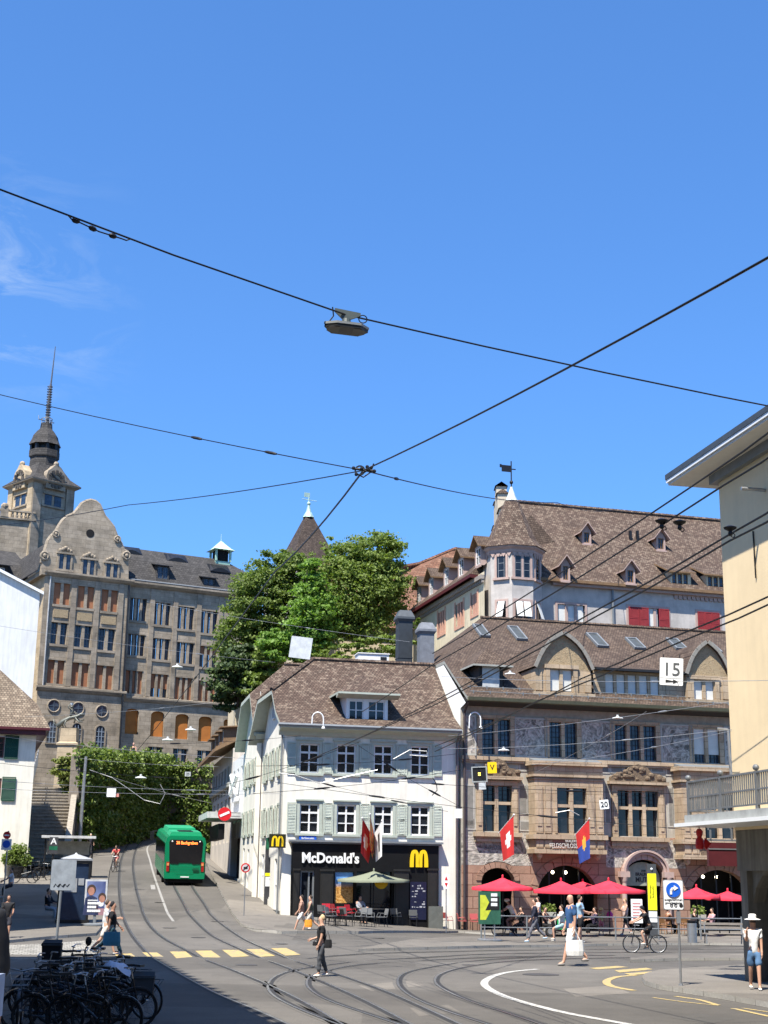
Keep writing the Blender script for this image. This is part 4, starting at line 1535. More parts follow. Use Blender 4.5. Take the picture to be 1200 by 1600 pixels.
slab('roof',[[(0,ye,zEv+.03),(WB,ye,zEv+.03),(WB,YRB,ZRB),(XR,YRB,ZRB),(0,YT,ZT)],[(0,YT,ZT),(XR,YRB,ZRB),(0,2*YRB-YT,ZT)],[(XR,YRB,ZRB),(WB,YRB,ZRB),(WB,2*YRB-ye,zEv),(0,2*YRB-ye,zEv),(0,2*YRB-YT,ZT)]],.18,M_ROOF_DARK,M_TRIM_GREY,bm_)
m=MB()
m.poly([(-.03,.02,9),(-.03,2*YRB,9),(-.03,2*YRB-YT,ZT-.22),(-.03,YT,ZT-.22),(-.03,ye+.15,zEv-.3),(-.03,.02,zEv-.5)])
m.build('gable_wall',mat('bright_white_render',(.82,.81,.78),.9,var=.06),bm_)
m=MB()
ridge(m,(XR,YRB,ZRB+.04),(WB,YRB,ZRB+.04))
m.build('ridge_tiles',M_ROOF_DARK,bm_)
sB=lambda z:ye+(z-zEv)/tB
m=MB()
for row,v_ in((0,1091),(1,1084)):
 q=.45+row*.55
 z=zEv+q*tB+.1
 y=ye+q-.05
 m.tube([(.3,y,z),(WB,y,z)],.018,4)
 x=.5
 while x<WB:
  m.box(x-.02,x+.02,y-.02,y+.25,z-.18,z+.06)
  x+=.95
m.build('snow_guard',M_GREYMETAL,bm_)
for u0,v0,u1,v1 in((752,979,765,996),(809,982,823,1001),(935,993,950,1012),(993,1000,1008,1015),(1058,1001,1073,1016),(1112,1008,1127,1021)):
 a=f.slope((u0+u1)/2,v1,ye,zEv+.03,tB)
 b=f.slope((u0+u1)/2,v0,ye,zEv+.03,tB)
 wd=(f.slope(u1,v1,ye,zEv,tB).x-f.slope(u0,v1,ye,zEv,tB).x)/2
 nn=V((0,-tB,1)).normalized()
 m=MB()
 for lo,hi,s_ in((0,1,-1),(0,1,1)):
  c=V((a.x+s_*wd,0,0))
  m.extrude([V((a.x+s_*wd-.05,a.y,a.z)),V((a.x+s_*wd+.05,a.y,a.z)),V((a.x+s_*wd+.05,b.y,b.z)),V((a.x+s_*wd-.05,b.y,b.z))],nn*.16)
 d=(b-a).normalized()*.1
 for p in(a,b-d):
  m.extrude([V((a.x-wd+.05,p.y,p.z)),V((a.x+wd-.05,p.y,p.z)),V((a.x+wd-.05,p.y+d.y,p.z+d.z)),V((a.x-wd+.05,p.y+d.y,p.z+d.z))],nn*.15)
 sk=m.build('skylight',M_GREYMETAL,bm_)
 MB().poly([V((a.x-wd+.05,a.y,a.z))+nn*.1,V((a.x+wd-.05,a.y,a.z))+nn*.1,V((a.x+wd-.05,b.y,b.z))+nn*.1,V((a.x-wd+.05,b.y,b.z))+nn*.1]).build('pane',mat('skylight_glass',(.07,.078,.08),.45,spec=.2),sk)
def gable_dormer(u0,u1,vtop,vsh,vb,wn):
 y0=-.25
 um=(u0+u1)/2
 x0,x1=f.x(u0,1060,y0),f.x(u1,1060,y0)
 zb,zsh,zt_=f.z(um,vb,y0),f.z(um,vsh,y0),f.z(um,vtop,y0)
 hx0,hx1,hz0,hz1=f.x(wn[0],1065,y0),f.x(wn[2],1065,y0),f.z(um,wn[3],y0),f.z(um,wn[1],y0)
 cx=(x0+x1)/2
 hw=(x1-x0)/2*.92
 ogee=[(-1.0,0),(-.93,.12),(-.82,.33),(-.66,.55),(-.46,.74),(-.26,.87),(-.1,.95),(0,1.0)]
 prof_=[(cx+hw*a,zsh+(zt_-zsh)*b)for a,b in ogee]
 prof_+=[(2*cx-x,z)for x,z in prof_[-2::-1]]
 m=MB()
 wall_holes(m,x0+.1,x1-.1,zb,zsh,[(hx0,hx1,hz0,hz1)],y0,.25)
 for x in(x0+.1,x1-.1):
  m.quad((x,y0,zb),(x,sB(zb)+.4,zb),(x,sB(zsh)+.4,zsh),(x,y0,zsh))
 d=m.build('gabled_dormer',M_SAND,bm_,merge=False)
 MB().poly([(x,y0-.002,z)for x,z in prof_]).build('dormer_tympanum',M_RELIEF_OCHRE,d)
 m=MB()
 for(a,za),(b,zb_)in zip(prof_,prof_[1:]):
  n_=V((-(zb_-za),0,b-a)).normalized()*.16
  m.add([(a,y0-.2,za),(b,y0-.2,zb_),(b+n_.x,y0-.2,zb_+n_.z),(a+n_.x,y0-.2,za+n_.z),(a,sB(za)+.5,za),(b,sB(zb_)+.5,zb_),(b+n_.x,sB(zb_)+.7,zb_+n_.z),(a+n_.x,sB(za)+.7,za+n_.z)],[(0,1,2,3),(4,7,6,5),(0,4,5,1),(3,2,6,7)])
 m.build('dormer_roof',M_ROOF_DARK,d,merge=False)
 m=MB()
 for(a,za),(b,zb_)in zip(prof_,prof_[1:]):
  n_=V((-(zb_-za),0,b-a)).normalized()*.2
  m.extrude([(a,y0-.26,za),(b,y0-.26,zb_),(b+n_.x,y0-.26,zb_+n_.z),(a+n_.x,y0-.26,za+n_.z)],(0,.055,0))
 m.build('dormer_edge',mat('dormer_lead',(.25,.235,.2),.7,var=.2),d)
 m=MB()
 m.box(x0-.05,x1+.05,y0-.22,y0-.003,zb-.16,zb)
 m.box(hx0-.35,hx1+.35,y0-.14,y0-.004,hz1+.06,hz1+.28)
 for a in(hx0-.3,hx1+.05):
  m.box(a,a+.25,y0-.1,y0-.004,zb,hz1+.05)
 for a in(x0+.12,x1-.5):
  m.box(a,a+.38,y0-.08,y0-.004,zb+.1,zsh-.2)
 xm_=(hx0+hx1)/2
 m.box(xm_-.09,xm_+.09,y0-.02,y0+.2,hz0,hz1)
 m.build('dormer_trim',M_SAND,d)
 MB().quad((hx0,y0+.2,hz0),(hx1,y0+.2,hz0),(hx1,y0+.2,hz1),(hx0,y0+.2,hz1)).build('dormer_pane',M_GLASS_BLUE,d)
 b_=MB()
 b_.box(hx0+.02,xm_-.1,y0+.1,y0+.13,lerp(hz0,hz1,.05),hz1)
 b_.box(xm_+.1,hx1-.02,y0+.1,y0+.13,lerp(hz0,hz1,.05),hz1)
 b_.build('dormer_blind',M_BLIND_W,d)
gable_dormer(833,926,992,1046,1083,(860,1047,894,1081))
gable_dormer(1070,1140,1006,1056,1094,(1084,1064,1115,1097))
y0=.05
sx0_,sx1_=f.x(927,1070,y0),f.x(1070,1070,y0)
zb,zt_=f.z(990,1090,y0),f.z(990,1050,y0)
hs=[]
for k in range(5):
 ua=946+k*17.6
 hs.append((f.x(ua,1070,y0),f.x(ua+13,1070,y0),f.z(990,1087,y0),f.z(990,1055,y0)))
m=MB()
wall_holes(m,sx0_,sx1_,zb,zt_,hs,y0,.25)
m.box(f.x(1040,1070,y0),f.x(1056,1070,y0),y0-.05,y0-.003,f.z(1048,1086,y0),f.z(1048,1060,y0))
st=m.build('dormer_strip',M_SAND,bm_,merge=False)
for h in hs:
 MB().quad((h[0],y0+.2,h[2]),(h[1],y0+.2,h[2]),(h[1],y0+.2,h[3]),(h[0],y0+.2,h[3])).build('strip_pane',M_GLASS_BLUE,st)
 MB().box(h[0]+.02,h[1]-.02,y0+.08,y0+.11,lerp(h[2],h[3],.02),h[3]-.01).build('strip_blind',M_BLIND_W,st)
slab('strip_roof',[[(sx0_,y0-.5,zt_+.1),(sx1_,y0-.5,zt_+.1),(sx1_,sB(zt_+.9)+.2,zt_+.9),(sx0_,sB(zt_+.9)+.2,zt_+.9)]],.14,M_ROOF_DARK,M_SIGNBLACK,st)
yf=.2
dx0,dx1=f.x(748,1060,yf),f.x(786,1060,yf)
dz0,dz1=f.z(766,1080,yf),f.z(766,1040,yf)
dd=dormer(bm_,f,dx0,dx1,dz0,dz1,yf,sB,mat('dark_dormer_boards',(.04,.035,.032),.7),M_ROOF_DARK,M_TRIM_GREY,[(f.x(753,1060,yf),f.x(781,1060,yf),dz0+.06,dz1-.06)],'hip',1.1,.45,cornice=False)
x0,x1=f.x(753,1060,yf),f.x(780,1060,yf)
MB().box(x0,x1-.05,yf-.1,yf-.05,dz0+.05,dz1-.05).build('dormer_shutter',mat('pale_grey_shutter',(.5,.51,.49),.6),dd)
m=MB()
m.tube([(.12,-.9,zEv-.2),(.14,-.16,zEv-.75),(.14,-.14,.1)],.07,8)
m.build('downpipe',mat('brown_purple_pipe',(.075,.06,.06),.5,.3),bm_)
A3=P(753,930,99.0)
B3=P(1128,930,104.5)
fh=Frame((A3.x,A3.y,0),atan2(B3.y-A3.y,B3.x-A3.x))
WH0=sqrt((B3.x-A3.x)**2+(B3.y-A3.y)**2)
WH=WH0+10
hot=thing('turreted_building','rough grey rendered building with an octagonal corner turret and red shutters behind the tavern roof','building',fh.o,fh.ang)
f=fh
xT=f.x(862,930)
zEh=f.z(990,916)
wn=[f.rect(868,945,915,981)]
m=MB()
hs=[(f.x(871,960),f.x(914,960),f.z(892,978),f.z(892,945)),(f.x(982,970),f.x(1044,970),f.z(1010,984),f.z(1010,950)),(f.x(1090,975),f.x(1124,975),f.z(1107,990),f.z(1107,957))]
wall_holes(m,xT-2,WH,0,zEh,hs,0,.25)
m.quad((WH,0,0),(WH,14,0),(WH,14,zEh),(WH,0,zEh))
m.build('front_wall',M_GREYWALL,hot,merge=False)
for i,h in enumerate(hs):
 m=MB()
 for a,b,c_,d_ in((h[0]-.16,h[0],h[2],h[3]),(h[1],h[1]+.16,h[2],h[3]),(h[0]-.16,h[1]+.16,h[3],h[3]+.18)):
  m.box(a,b,-.05,.1,c_,d_)
 for k in(1,2):
  xx=lerp(h[0],h[1],k/3)
  m.box(xx-.1,xx+.1,-.02,.2,h[2],h[3])
 t=m.build('window_surround',M_PINKSTONE,hot)
 MB().quad((h[0],.2,h[2]),(h[1],.2,h[2]),(h[1],.2,h[3]),(h[0],.2,h[3])).build('pane',M_GLASS_BLUE,t)
 if i==0:
  for k in range(3):
   MB().box(lerp(h[0],h[1],k/3)+.1,lerp(h[0],h[1],(k+1)/3)-.1,.08,.12,h[2]+.1,h[3]).build('blind',M_BLIND_W,t)
 elif i==1:
  ww=(h[1]-h[0])
  shutter(hot,h[0]+.0,h[0]+ww*.26,h[2],h[3],M_REDSHUT,-.09)
  shutter(hot,h[0]+ww*.27,h[0]+ww*.5,h[2],h[3],M_REDSHUT,-.09)
  MB().box(h[0]+ww*.52,h[0]+ww*.74,.06,.1,h[2],h[3]).build('blind',M_BLIND_W,t)
  shutter(hot,h[0]+ww*.76,h[1]+.05,h[2],h[3],M_REDSHUT,-.09)
 else:
  for k in range(3):
   shutter(hot,lerp(h[0],h[1],k/3),lerp(h[0],h[1],(k+1)/3)-.02,h[2],h[3],M_REDSHUT,-.09)
m=MB()
m.box(xT,WH,-.35,-.004,zEh-.4,zEh)
m.build('eaves_moulding',M_PINKSTONE,hot)
m=MB()
xs_=f.x(1052,935)
n_=14
for k in range(n_):
 a=lerp(xs_,WH0+1,k/n_)
 b=lerp(xs_,WH0+1,(k+1)/n_)
 m.extrude([(a,-.12,zEh-.4),(b,-.12,zEh-.4),((a+b)/2+.1,-.12,zEh-.72),((a+b)/2-.1,-.12,zEh-.72)],(0,.11,0))
m.build('eaves_frieze',M_PINKSTONE,hot)
m=MB()
xp=f.x(957,960)
m.tube([(xp,-.35,zEh-.05),(xp,-.12,zEh-.5),(xp,-.12,8)],.09,6)
m.build('downpipe',M_GREYMETAL,hot)
yeh=-.6
tH=.95
rp_=f.slope(1125,812,yeh,zEh,tH)
rq_=f.slope(786,786,yeh,zEh,tH)
YRh,ZRh=(rp_.y+rq_.y)/2,(rp_.z+rq_.z)/2
tH=(ZRh-zEh)/(YRh-yeh)
xg=f.x(780,860,2)
xgl=f.x(785,835,.5)+.3
kg=math.tan(fh.ang)
slab('roof',[[(xgl,yeh,zEh),(WH,yeh,zEh),(WH,YRh,ZRh),(xgl+kg*YRh,YRh,ZRh)],[(WH,YRh,ZRh),(WH,2*YRh-yeh,zEh),(xgl+kg*2*YRh,2*YRh-yeh,zEh),(xgl+kg*YRh,YRh,ZRh)]],.2,M_ROOF_BROWN,M_WOOD,hot)
m=MB()
ridge(m,(xgl+kg*YRh,YRh,ZRh+.05),(WH,YRh,ZRh+.05),.18)
m.build('ridge_tiles',M_ROOF_BROWN,hot)
sH=lambda z:yeh+(z-zEh)/tH
for u0,u1,v0,v1,wu0,wu1,wv0,wv1 in((908,927,827,850,912,922,832,850),(1023,1042,836,860,1028,1038,841,860),(870,895,882,908,879,889,884,907),(973,994,886,912,980,991,891,912)):
 um,vm=(u0+u1)/2,v1
 p0=f.slope(um,v1,yeh,zEh,tH)
 yd=p0.y-.05
 x0,x1=f.x(wu0-2,vm,yd),f.x(wu1+2,vm,yd)
 z0,z1=f.z(um,v1,yd),f.z(um,wv0-1,yd)
 dormer(hot,f,x0,x1,z0,z1,yd,sH,M_PINKSTONE,M_ROOF_BROWN,M_PINKSTONE,[(x0+.15,x1-.15,z0+.1,z1-.05)],'gable',.75,.3,fmw=M_WOOD,pm=M_GLASS_BLUE,cornice=False)
for u0,u1,v0,v1,vt in((1048,1080,894,919,876),(1104,1136,899,924,884)):
 yd=-.15
 um=(u0+u1)/2
 x0,x1=f.x(u0,v1,yd),f.x(u1,v1,yd)
 z0,z1=f.z(um,v1,yd),f.z(um,v0,yd)
 k=(x1-x0-.3)/3
 dormer(hot,f,x0,x1,z0,z1,yd,sH,M_CREAM,M_ROOF_BROWN,M_WOOD,[(x0+.15+k*q,x0+.15+k*(q+1)-.1,z0+.12,z1-.12)for q in range(3)],'shed',1.15,.3,fmw=M_WOOD,pm=M_GLASS_BLUE,cornice=False,cols=1)
m=MB()
for u,v in((985,838),(996,838)):
 p=f.slope(u,v+5,yeh,zEh,tH)
 m.box(p.x-.1,p.x+.1,p.y-.1,p.y+.1,p.z-.2,p.z+.7)
m.build('chimney_vent',M_DARKMETAL,hot)
tc_=f.x(808,930,-.6)
RT=(f.x(852,890,-1.5)-f.x(766,890,-1.5))/2
yT=.3
zTe=f.z(808,852,yT-RT)
zTw=lambda v:f.z(808,v,yT-RT*.92)
r8=pi/8
m=MB()
m.lathe([(RT,6),(RT,zTe-.3)],8,(tc_,yT,0),rot=r8)
m.build('turret_wall',M_GREYWALL,hot)
m=MB()
m.lathe([(RT+.02,zTe-.5),(RT+.1,zTe-.42),(RT+.12,zTe-.25),(RT+.3,zTe-.08),(RT+.3,zTe+.05)],8,(tc_,yT,0),rot=r8)
m.build('turret_cornice',M_PINKSTONE,hot)
m=MB()
for k in range(8):
 a0,a1=r8+k*pi/4,r8+(k+1)*pi/4
 p0,p1=V((cos(a0),sin(a0),0))*(RT+.1),V((cos(a1),sin(a1),0))*(RT+.1)
 for q in range(4):
  a,b=p0.lerp(p1,q/4),p0.lerp(p1,(q+1)/4)
  mid=(a+b)/2
  m.add([V((tc_,yT,zTe-.45))+a,V((tc_,yT,zTe-.45))+b,V((tc_,yT,zTe-.78))+mid],[(0,1,2)])
m.build('turret_frieze',M_PINKSTONE,hot,merge=False)
zap=f.z(809,784,yT)
m=MB()
m.lathe([(RT+.42,zTe+.02),(RT*.86,zTe+.75),(.5,zap),(.4,zap+.02)],8,(tc_,yT,0),rot=r8,cap=False)
m.build('turret_roof',M_ROOF_BROWN,hot)
zsp=f.z(810,762,yT)
m=MB()
m.lathe([(.62,zap-.35),(.34,zap+.25),(.13,zsp-.2),(.08,zsp)],8,(tc_,yT,0),rot=r8)
m.build('copper_cap',mat('pale_copper',(.55,.62,.54),.6,var=.15),hot)
zvn=f.z(811,722,yT)
m=MB()
m.tube([(tc_,yT,zsp-.05),(tc_,yT,zvn)],.045,6)
m.sphere((tc_,yT,zsp+.35),.14,8,6)
zf=f.z(811,733,yT)
m.box(tc_-.75,tc_-.02,yT-.015,yT+.015,zf-.3,zf+.2)
m.box(tc_-.9,tc_-.75,yT-.012,yT+.012,zf,zf+.25)
m.box(tc_,tc_+.35,yT-.012,yT+.012,zf-.1,zf-.02)
m.build('weathervane',M_DARKMETAL,hot)
for k,offs in((5,[(-.55,.55)]),(4,[(-.32,.32)]),(6,[(-.32,.32)])):
 am=r8+(k+.5)*pi/4
 nrm=V((cos(am),sin(am),0))
 rel=Matrix.Translation(V((tc_,yT,0))+nrm*(RT*cos(r8)))@Matrix.Rotation(am+pi/2,4,'Z')
 for(a,b)in offs:
  wd=.58 if k==5 else .34
  for v0,v1,low in((868,902,0),(939,972,1)):
   z0,z1=zTw(v1),zTw(v0)
   m=MB()
   for xa,xb,za,zb_ in((-wd-.16,-wd,z0,z1),(wd,wd+.16,z0,z1),(-wd-.16,wd+.16,z1,z1+.16)):
    m.box(xa,xb,-.06,.02,za,zb_)
   m.box(-wd-.28,wd+.28,-.16,.02,z0-.16,z0)
   if k==5:
    m.box(-.07,.07,-.04,.02,z0,z1)
   t=m.build('turret_window',M_PINKSTONE,hot,fr=rel)
   MB().quad((-wd,-.008,z0),(wd,-.008,z0),(wd,-.008,z1),(-wd,-.008,z1)).build('pane',M_GLASS,t,fr=rel)
   if not low:
    b_=MB()
    for q in(-1,1)if k==5 else(0,):
     xx=q*.32
     b_.box(xx-.24,xx-.2,-.03,-.01,z0,z1)
     b_.box(xx+.2,xx+.24,-.03,-.01,z0,z1)
     for r_ in(.0,.33,.66,.97):
      b_.box(xx-.2,xx+.2,-.028,-.01,lerp(z0,z1,r_),lerp(z0,z1,r_)+.04)
    b_.build('window_bars',M_GREYMETAL,t,fr=rel)
   else:
    b_=MB()
    for q in(-1,1)if k==5 else(0,):
     xx=q*.3
     b_.extrude([(xx-.25,-.03,z1),(xx+.25,-.03,z1),(xx+.22,-.42,z1-1.15),(xx-.28,-.42,z1-1.15)],(0,-.02,.02))
    b_.build('open_blind',M_BLIND_W,t,fr=rel)
xg0=f.x(786,830,1.2)
m=MB()
zb_=zTe+.3
tops=[(900,2.2),(842,0),(815,0),(793,0),(766,0)]
steps=[(q*YRh,f.z(776,v_,q*YRh))for q,v_ in((.03,845),(.27,820),(.52,795),(.75,772),(.91,761))]
xg=f.x(785,835,.5)
TG=Matrix.Translation((xg,0,0))@Matrix.Rotation(-fh.ang,4,'Z')
for i,(y,z)in enumerate(steps):
 y2=steps[i+1][0]if i+1<len(steps)else 1.09*YRh
 m.box(-.05,.75,y,y2,8,z,T=TG)
 if i<len(steps)-1:
  m.box(-.05,.75,2*YRh-y2,2*YRh-y,8,z,T=TG)
m.build('stepped_gable',mat('pale_yellow_wall',(.56,.48,.36),.9,var=.2),hot)
m=MB()
for i,(y,z)in enumerate(steps):
 y2=steps[i+1][0]if i+1<len(steps)else 1.09*YRh
 for ya_,yb_2 in((y,y2),(2*YRh-y2,2*YRh-y)):
  m.extrude([(-.15,ya_-.12,z),(.85,ya_-.12,z),(.35,ya_-.12,z+.35)],(0,yb_2-ya_+.2,0),T=TG)
m.build('gable_coping',M_ROOF_DARK,hot)
SDh=V((-.265,1,0)).normalized()
LW=18.0
fw_=Frame(V((P(757,930,98.6).x,98.6,0))+SDh*LW,atan2(-SDh.y,-SDh.x),fh)
zW=fw_.z(740,902)
zW2=fw_.z(660,952)
zW=(zW+zW2)/2
m=MB()
hs=[]
for u0,u1,v0,v1 in((685,695,955,990),(712,724,942,978),(737,746,928,960)):
 um=(u0+u1)/2
 hs.append((fw_.x(u0,965),fw_.x(u1,965),fw_.z(um,v1),fw_.z(um,v0)))
wall_holes(m,0,LW,5,zW,hs,0,.3)
m.build('side_wing_wall',plaster('pale_yellow_render',(.66,.57,.40),.2,.5,.2),hot,fr=fw_.fr,merge=False)
for h in hs:
 m=MB()
 m.box(h[0]-.25,h[0],-.05,.1,h[2]-.2,h[3]+.2)
 m.box(h[1],h[1]+.25,-.05,.1,h[2]-.2,h[3]+.2)
 m.box(h[0],h[1],-.05,.1,h[2]-.2,h[2])
 for k in(1,2):
  xx=lerp(h[0],h[1],k/3)
  m.box(xx-.12,xx+.12,-.03,.22,h[2],h[3])
 t=m.build('window_surround',mat('salmon_stone',(.55,.30,.21),.8,var=.15),hot,fr=fw_.fr)
 MB().quad((h[0],.22,h[2]),(h[1],.22,h[2]),(h[1],.22,h[3]),(h[0],.22,h[3])).build('pane',M_GLASS,t,fr=fw_.fr)
LH=LW-1.2
slabW=[[(-.3,-.7,zW),(LH,-.7,zW),(LH-2.5,5,zW+5.4),(2.5,5,zW+5.4)],[(LH-2.5,5,zW+5.4),(LH-3,10.5,zW),(-.3,10.5,zW),(2.5,5,zW+5.4)],[(-.3,-.7,zW),(2.5,5,zW+5.4),(-.3,10.5,zW)],[(LH,-.7,zW),(LH-3,10.5,zW),(LH-2.5,5,zW+5.4)]]
slab('side_wing_roof',slabW,.25,M_ROOF_DARK,M_MAROON,hot,fr=fw_.fr)
m=MB()
m.box(0,LW,-.3,-.004,zW-.55,zW-.25)
k=0
x=1
while x<LW:
 m.box(x,x+.16,-.2,-.003,zW-.8,zW-.553)
 x+=.4
m.build('side_wing_frieze',mat('grey_brown_frieze',(.3,.26,.22),.8),hot,fr=fw_.fr)
sW=lambda z:-.7+(z-zW)/5.4*5.7
for xx in(1.6,5.0,9.0,12.6,16.6):
 tmp_before=set(C.objects)
 dormer(hot,fw_,xx-.7,xx+.7,zW+.6,zW+2.1,.0,sW,M_PINKSTONE,M_ROOF_DARK,M_WOOD,[(xx-.5,xx+.5,zW+.75,zW+2.0)],'gable',.8,.35,fmw=M_TRIM_WHITE,cornice=False)
 for o_ in set(C.objects)-tmp_before:
  o_.data.transform(fw_.fr)
A5=P(618,960,121)
B5=P(740,960,123)
f5=Frame((A5.x-3,A5.y,0),atan2(B5.y-A5.y,B5.x-A5.x))
bk=thing('rust_roofed_building','building with a big sagging rust red tiled roof, between the trees and the turret building','building',f5.o,f5.ang)
zb5=f5.z(650,985)
y5=-.5
pa,pb=f5.slope(620,888,y5,zb5,1.05),f5.slope(712,858,y5,zb5,1.05)
m=MB()
m.box(-3,pb.x+4,0,2*pb.y,6,zb5)
m.build('wall',M_CREAM,bk)
rl=[(-4,y5,zb5),(pb.x+5,y5,zb5),(pb.x,pb.y,pb.z),(pa.x+(pb.x-pa.x)*.42,pb.y-.8,lerp(pa.z,pb.z,.34)),(pa.x,pa.y,pa.z),(-3.5,pa.y-.2,pa.z-.4)]
mr_=MB()
mr_.poly([rl[0],rl[1],rl[2]])
mr_.poly([rl[0],rl[2],rl[3]])
mr_.poly([rl[0],rl[3],rl[4]])
mr_.poly([rl[0],rl[4],rl[5]])
mr_.poly([rl[1],(pb.x+5,2*pb.y,zb5),rl[2]])
mr_.poly([rl[5],rl[4],rl[3],rl[2],(pb.x+5,2*pb.y,zb5),(-4,2*pb.y,zb5)])
mr_.build('roof',M_ROOF_RUST,bk,merge=False)
m=MB()
for p,q in((rl[5],rl[4]),(rl[4],rl[3]),(rl[3],rl[2]),(rl[2],rl[1])):
 ridge(m,V(p)+V((0,0,.05)),V(q)+V((0,0,.05)),.2)
m.build('ridge_tiles',M_ROOF_RUST,bk)
hl=MB()
hl.prof_z([(-9.5,119),(4,108),(14,113),(14,160),(-9,160)],-1,11.4)
kind(hl.build('hill_terrace',mat('terrace_earth',(.16,.13,.09),.9,var=.3)),'structure')
p=P(480,880,150)
sp=thing('church_spire','dark shingled church spire with a green tip rising behind the trees','spire',(p.x,p.y,8),.4)
zq=lambda v:P(480,v,150).z-8
m=MB()
m.box(-3.6,3.6,-3.6,3.6,0,zq(905))
m.build('tower',M_GREYWALL,sp)
m=MB()
m.lathe([(4.6,zq(905)),(1.55,zq(832)),(.55,zq(808)),(.5,zq(807))],4,rot=pi/4)
m.build('spire_roof',tiles('spire_shingles',(.05,.036,.03),(.09,.066,.052),(.14,.12,.1),(.02,.015,.012),patch=.3),sp)
m=MB()
m.lathe([(.66,zq(809)),(.3,zq(800)),(.1,zq(788)),(.05,zq(770))],8)
m.sphere((0,0,zq(787)),.22,8,6)
m.build('copper_tip',mat('spire_copper',(.36,.5,.44),.5,.2),sp)
m=MB()
zz=zq(775)
m.box(-.55,.1,-.03,.03,zz-.15,zz+.35)
m.tube([(-.8,0,zz-.4),(.9,0,zz-.5)],.04,5)
m.build('weathervane',mat('spire_copper',(.36,.5,.44),.5,.2),sp)
for u0,u1,v0,v1,Y,lab in((617,645,955,1032,86,'tall dark grey metal ventilation shaft behind the white house ridge'),(651,679,974,1028,84.5,'short pale grey metal ventilation shaft beside the taller dark one')):
 a,b=P(u0,v1,Y),P(u1,v1,Y)
 t=P((u0+u1)/2,v0,Y)
 c=(a+b)/2
 hw=(b.x-a.x)/2
 h_=t.z-8
 sh_=thing('ventilation_shaft',lab,'ventilation shaft',(c.x,c.y,8),.2)
 m=MB()
 M_=mat('dark_shaft_cap',(.07,.08,.09),.6)if Y>85 else mat('pale_sheet_metal',(.17,.18,.2),.6)
 m.box(-hw*.8,hw*.8,-hw*.8,hw*.8,0,h_-.7)
 m.box(-hw*.84,hw*.84,-hw*.84,hw*.84,h_*.72,h_*.72+.06)
 m.build('shaft',mat('dark_sheet_metal',(.03,.037,.045),.6,.0)if Y>85 else M_,sh_)
 m=MB()
 m.lathe([(hw*1.13,h_-.72),(hw*1.42,h_-.55),(hw*1.42,h_-.42),(hw*.9,h_),(hw*.5,h_)],4,rot=pi/4)
 m.build('cap',M_,sh_)
wb=thing('pale_hill_house','pale house half hidden behind the trees on the hill','house',P(420,1100,118),.25)
b0=P(420,1100,118)
m=MB()
m.box(-2.2,2.0,4,8,-9,P(420,1000,118).z-b0.z)
m.build('wall',M_CREAM,wb)
m=MB()
hz=P(420,1000,118).z-b0.z
m.lathe([(3.4,hz),(.5,hz+1.2)],4,(0,6,0),rot=pi/4)
m.build('roof',M_ROOF_RUST,wb)
ru=thing('roof_unit','long white ventilation box on the roof behind the ridge','roof unit',P(581,1034,92),.2)
m=MB()
m.box(-1.0,1.0,-.6,.6,-1.2,.42)
m.box(-1.06,1.06,-.66,.66,.42,.48)
m.build('housing',M_TRIM_WHITE,ru)
MB().box(.45,.85,-.63,-.602,.0,.25).build('grille',M_DARKMETAL,ru)
A6=P(58,1085,160.0)
B6=P(372,1085,172.0)
f6=Frame((A6.x,A6.y,0),atan2(B6.y-A6.y,B6.x-A6.x))
sch=thing('stone_school','large grey brown stone school with curved gable, orange blinds and slate roof','school',f6.o,f6.ang)
f=f6
WX=f.x(199,1000)
WS6=f.x(405,1000)
yw=.9
zc0=f.z(130,899)
zc1=f.z(280,918,yw)
zl=f.z(130,1077)
zl1=f.z(280,1095,yw)
Z0=4.0
def blinded(par,f,u0,u1,v0,v1,n,y=0.0,blind=None,part=1.0,arch=False,name='window',tr=True):
 um,vm=(u0+u1)/2,(v0+v1)/2
 x0,x1,z0,z1=f.x(u0,vm,y),f.x(u1,vm,y),f.z(um,v1,y),f.z(um,v0,y)
 return(x0,x1,z0,z1,n,blind,part)
gab,wing=[],[]
sl=lambda u:(u-97)*.145
for u0 in(84,121.5,158.5):
 gab.append(blinded(sch,f,u0,u0+25.5,913+sl(u0),947+sl(u0),2,0,M_BLIND_OR,1))
for u0 in(79.5,117,154):
 gab.append(blinded(sch,f,u0,u0+25,975+sl(u0)*.9,1009+sl(u0)*.9,2,0,None))
for u0 in(74,112,150):
 gab.append(blinded(sch,f,u0,u0+26,1034+sl(u0)*.8,1071+sl(u0)*.8,2,0,M_BLIND_OR,1))
for u0 in(203,240,277,313.5):
 wing.append(blinded(sch,f,u0,u0+26,935+(u0-203)*.18,970+(u0-203)*.18,3,yw,None))
for u0 in(200,238.5,276.5,312.5):
 wing.append(blinded(sch,f,u0,u0+26,992+(u0-203)*.165,1025+(u0-203)*.165,3,yw,M_BLIND_OR if u0>310 else None,.4))
for u0,pt in((196,1),(235.5,.62),(273.5,1),(310,1)):
 wing.append(blinded(sch,f,u0,u0+26,1049+(u0-203)*.14,1085+(u0-203)*.14,3,yw,M_BLIND_OR,pt))
for u0 in(231,270,308):
 wing.append(blinded(sch,f,u0,u0+22,1167+(u0-231)*.075,1188+(u0-231)*.075,2,yw,None))
m=MB()
wall_holes(m,0,WX,zl,zc0,[h[:4]for h in gab],0,.5)
m.quad((WX,0,Z0),(WX,yw,Z0),(WX,yw,zc0),(WX,0,zc0))
m.build('gabled_wall',M_SCHOOL,sch,merge=False)
low=[]
arcs=[]
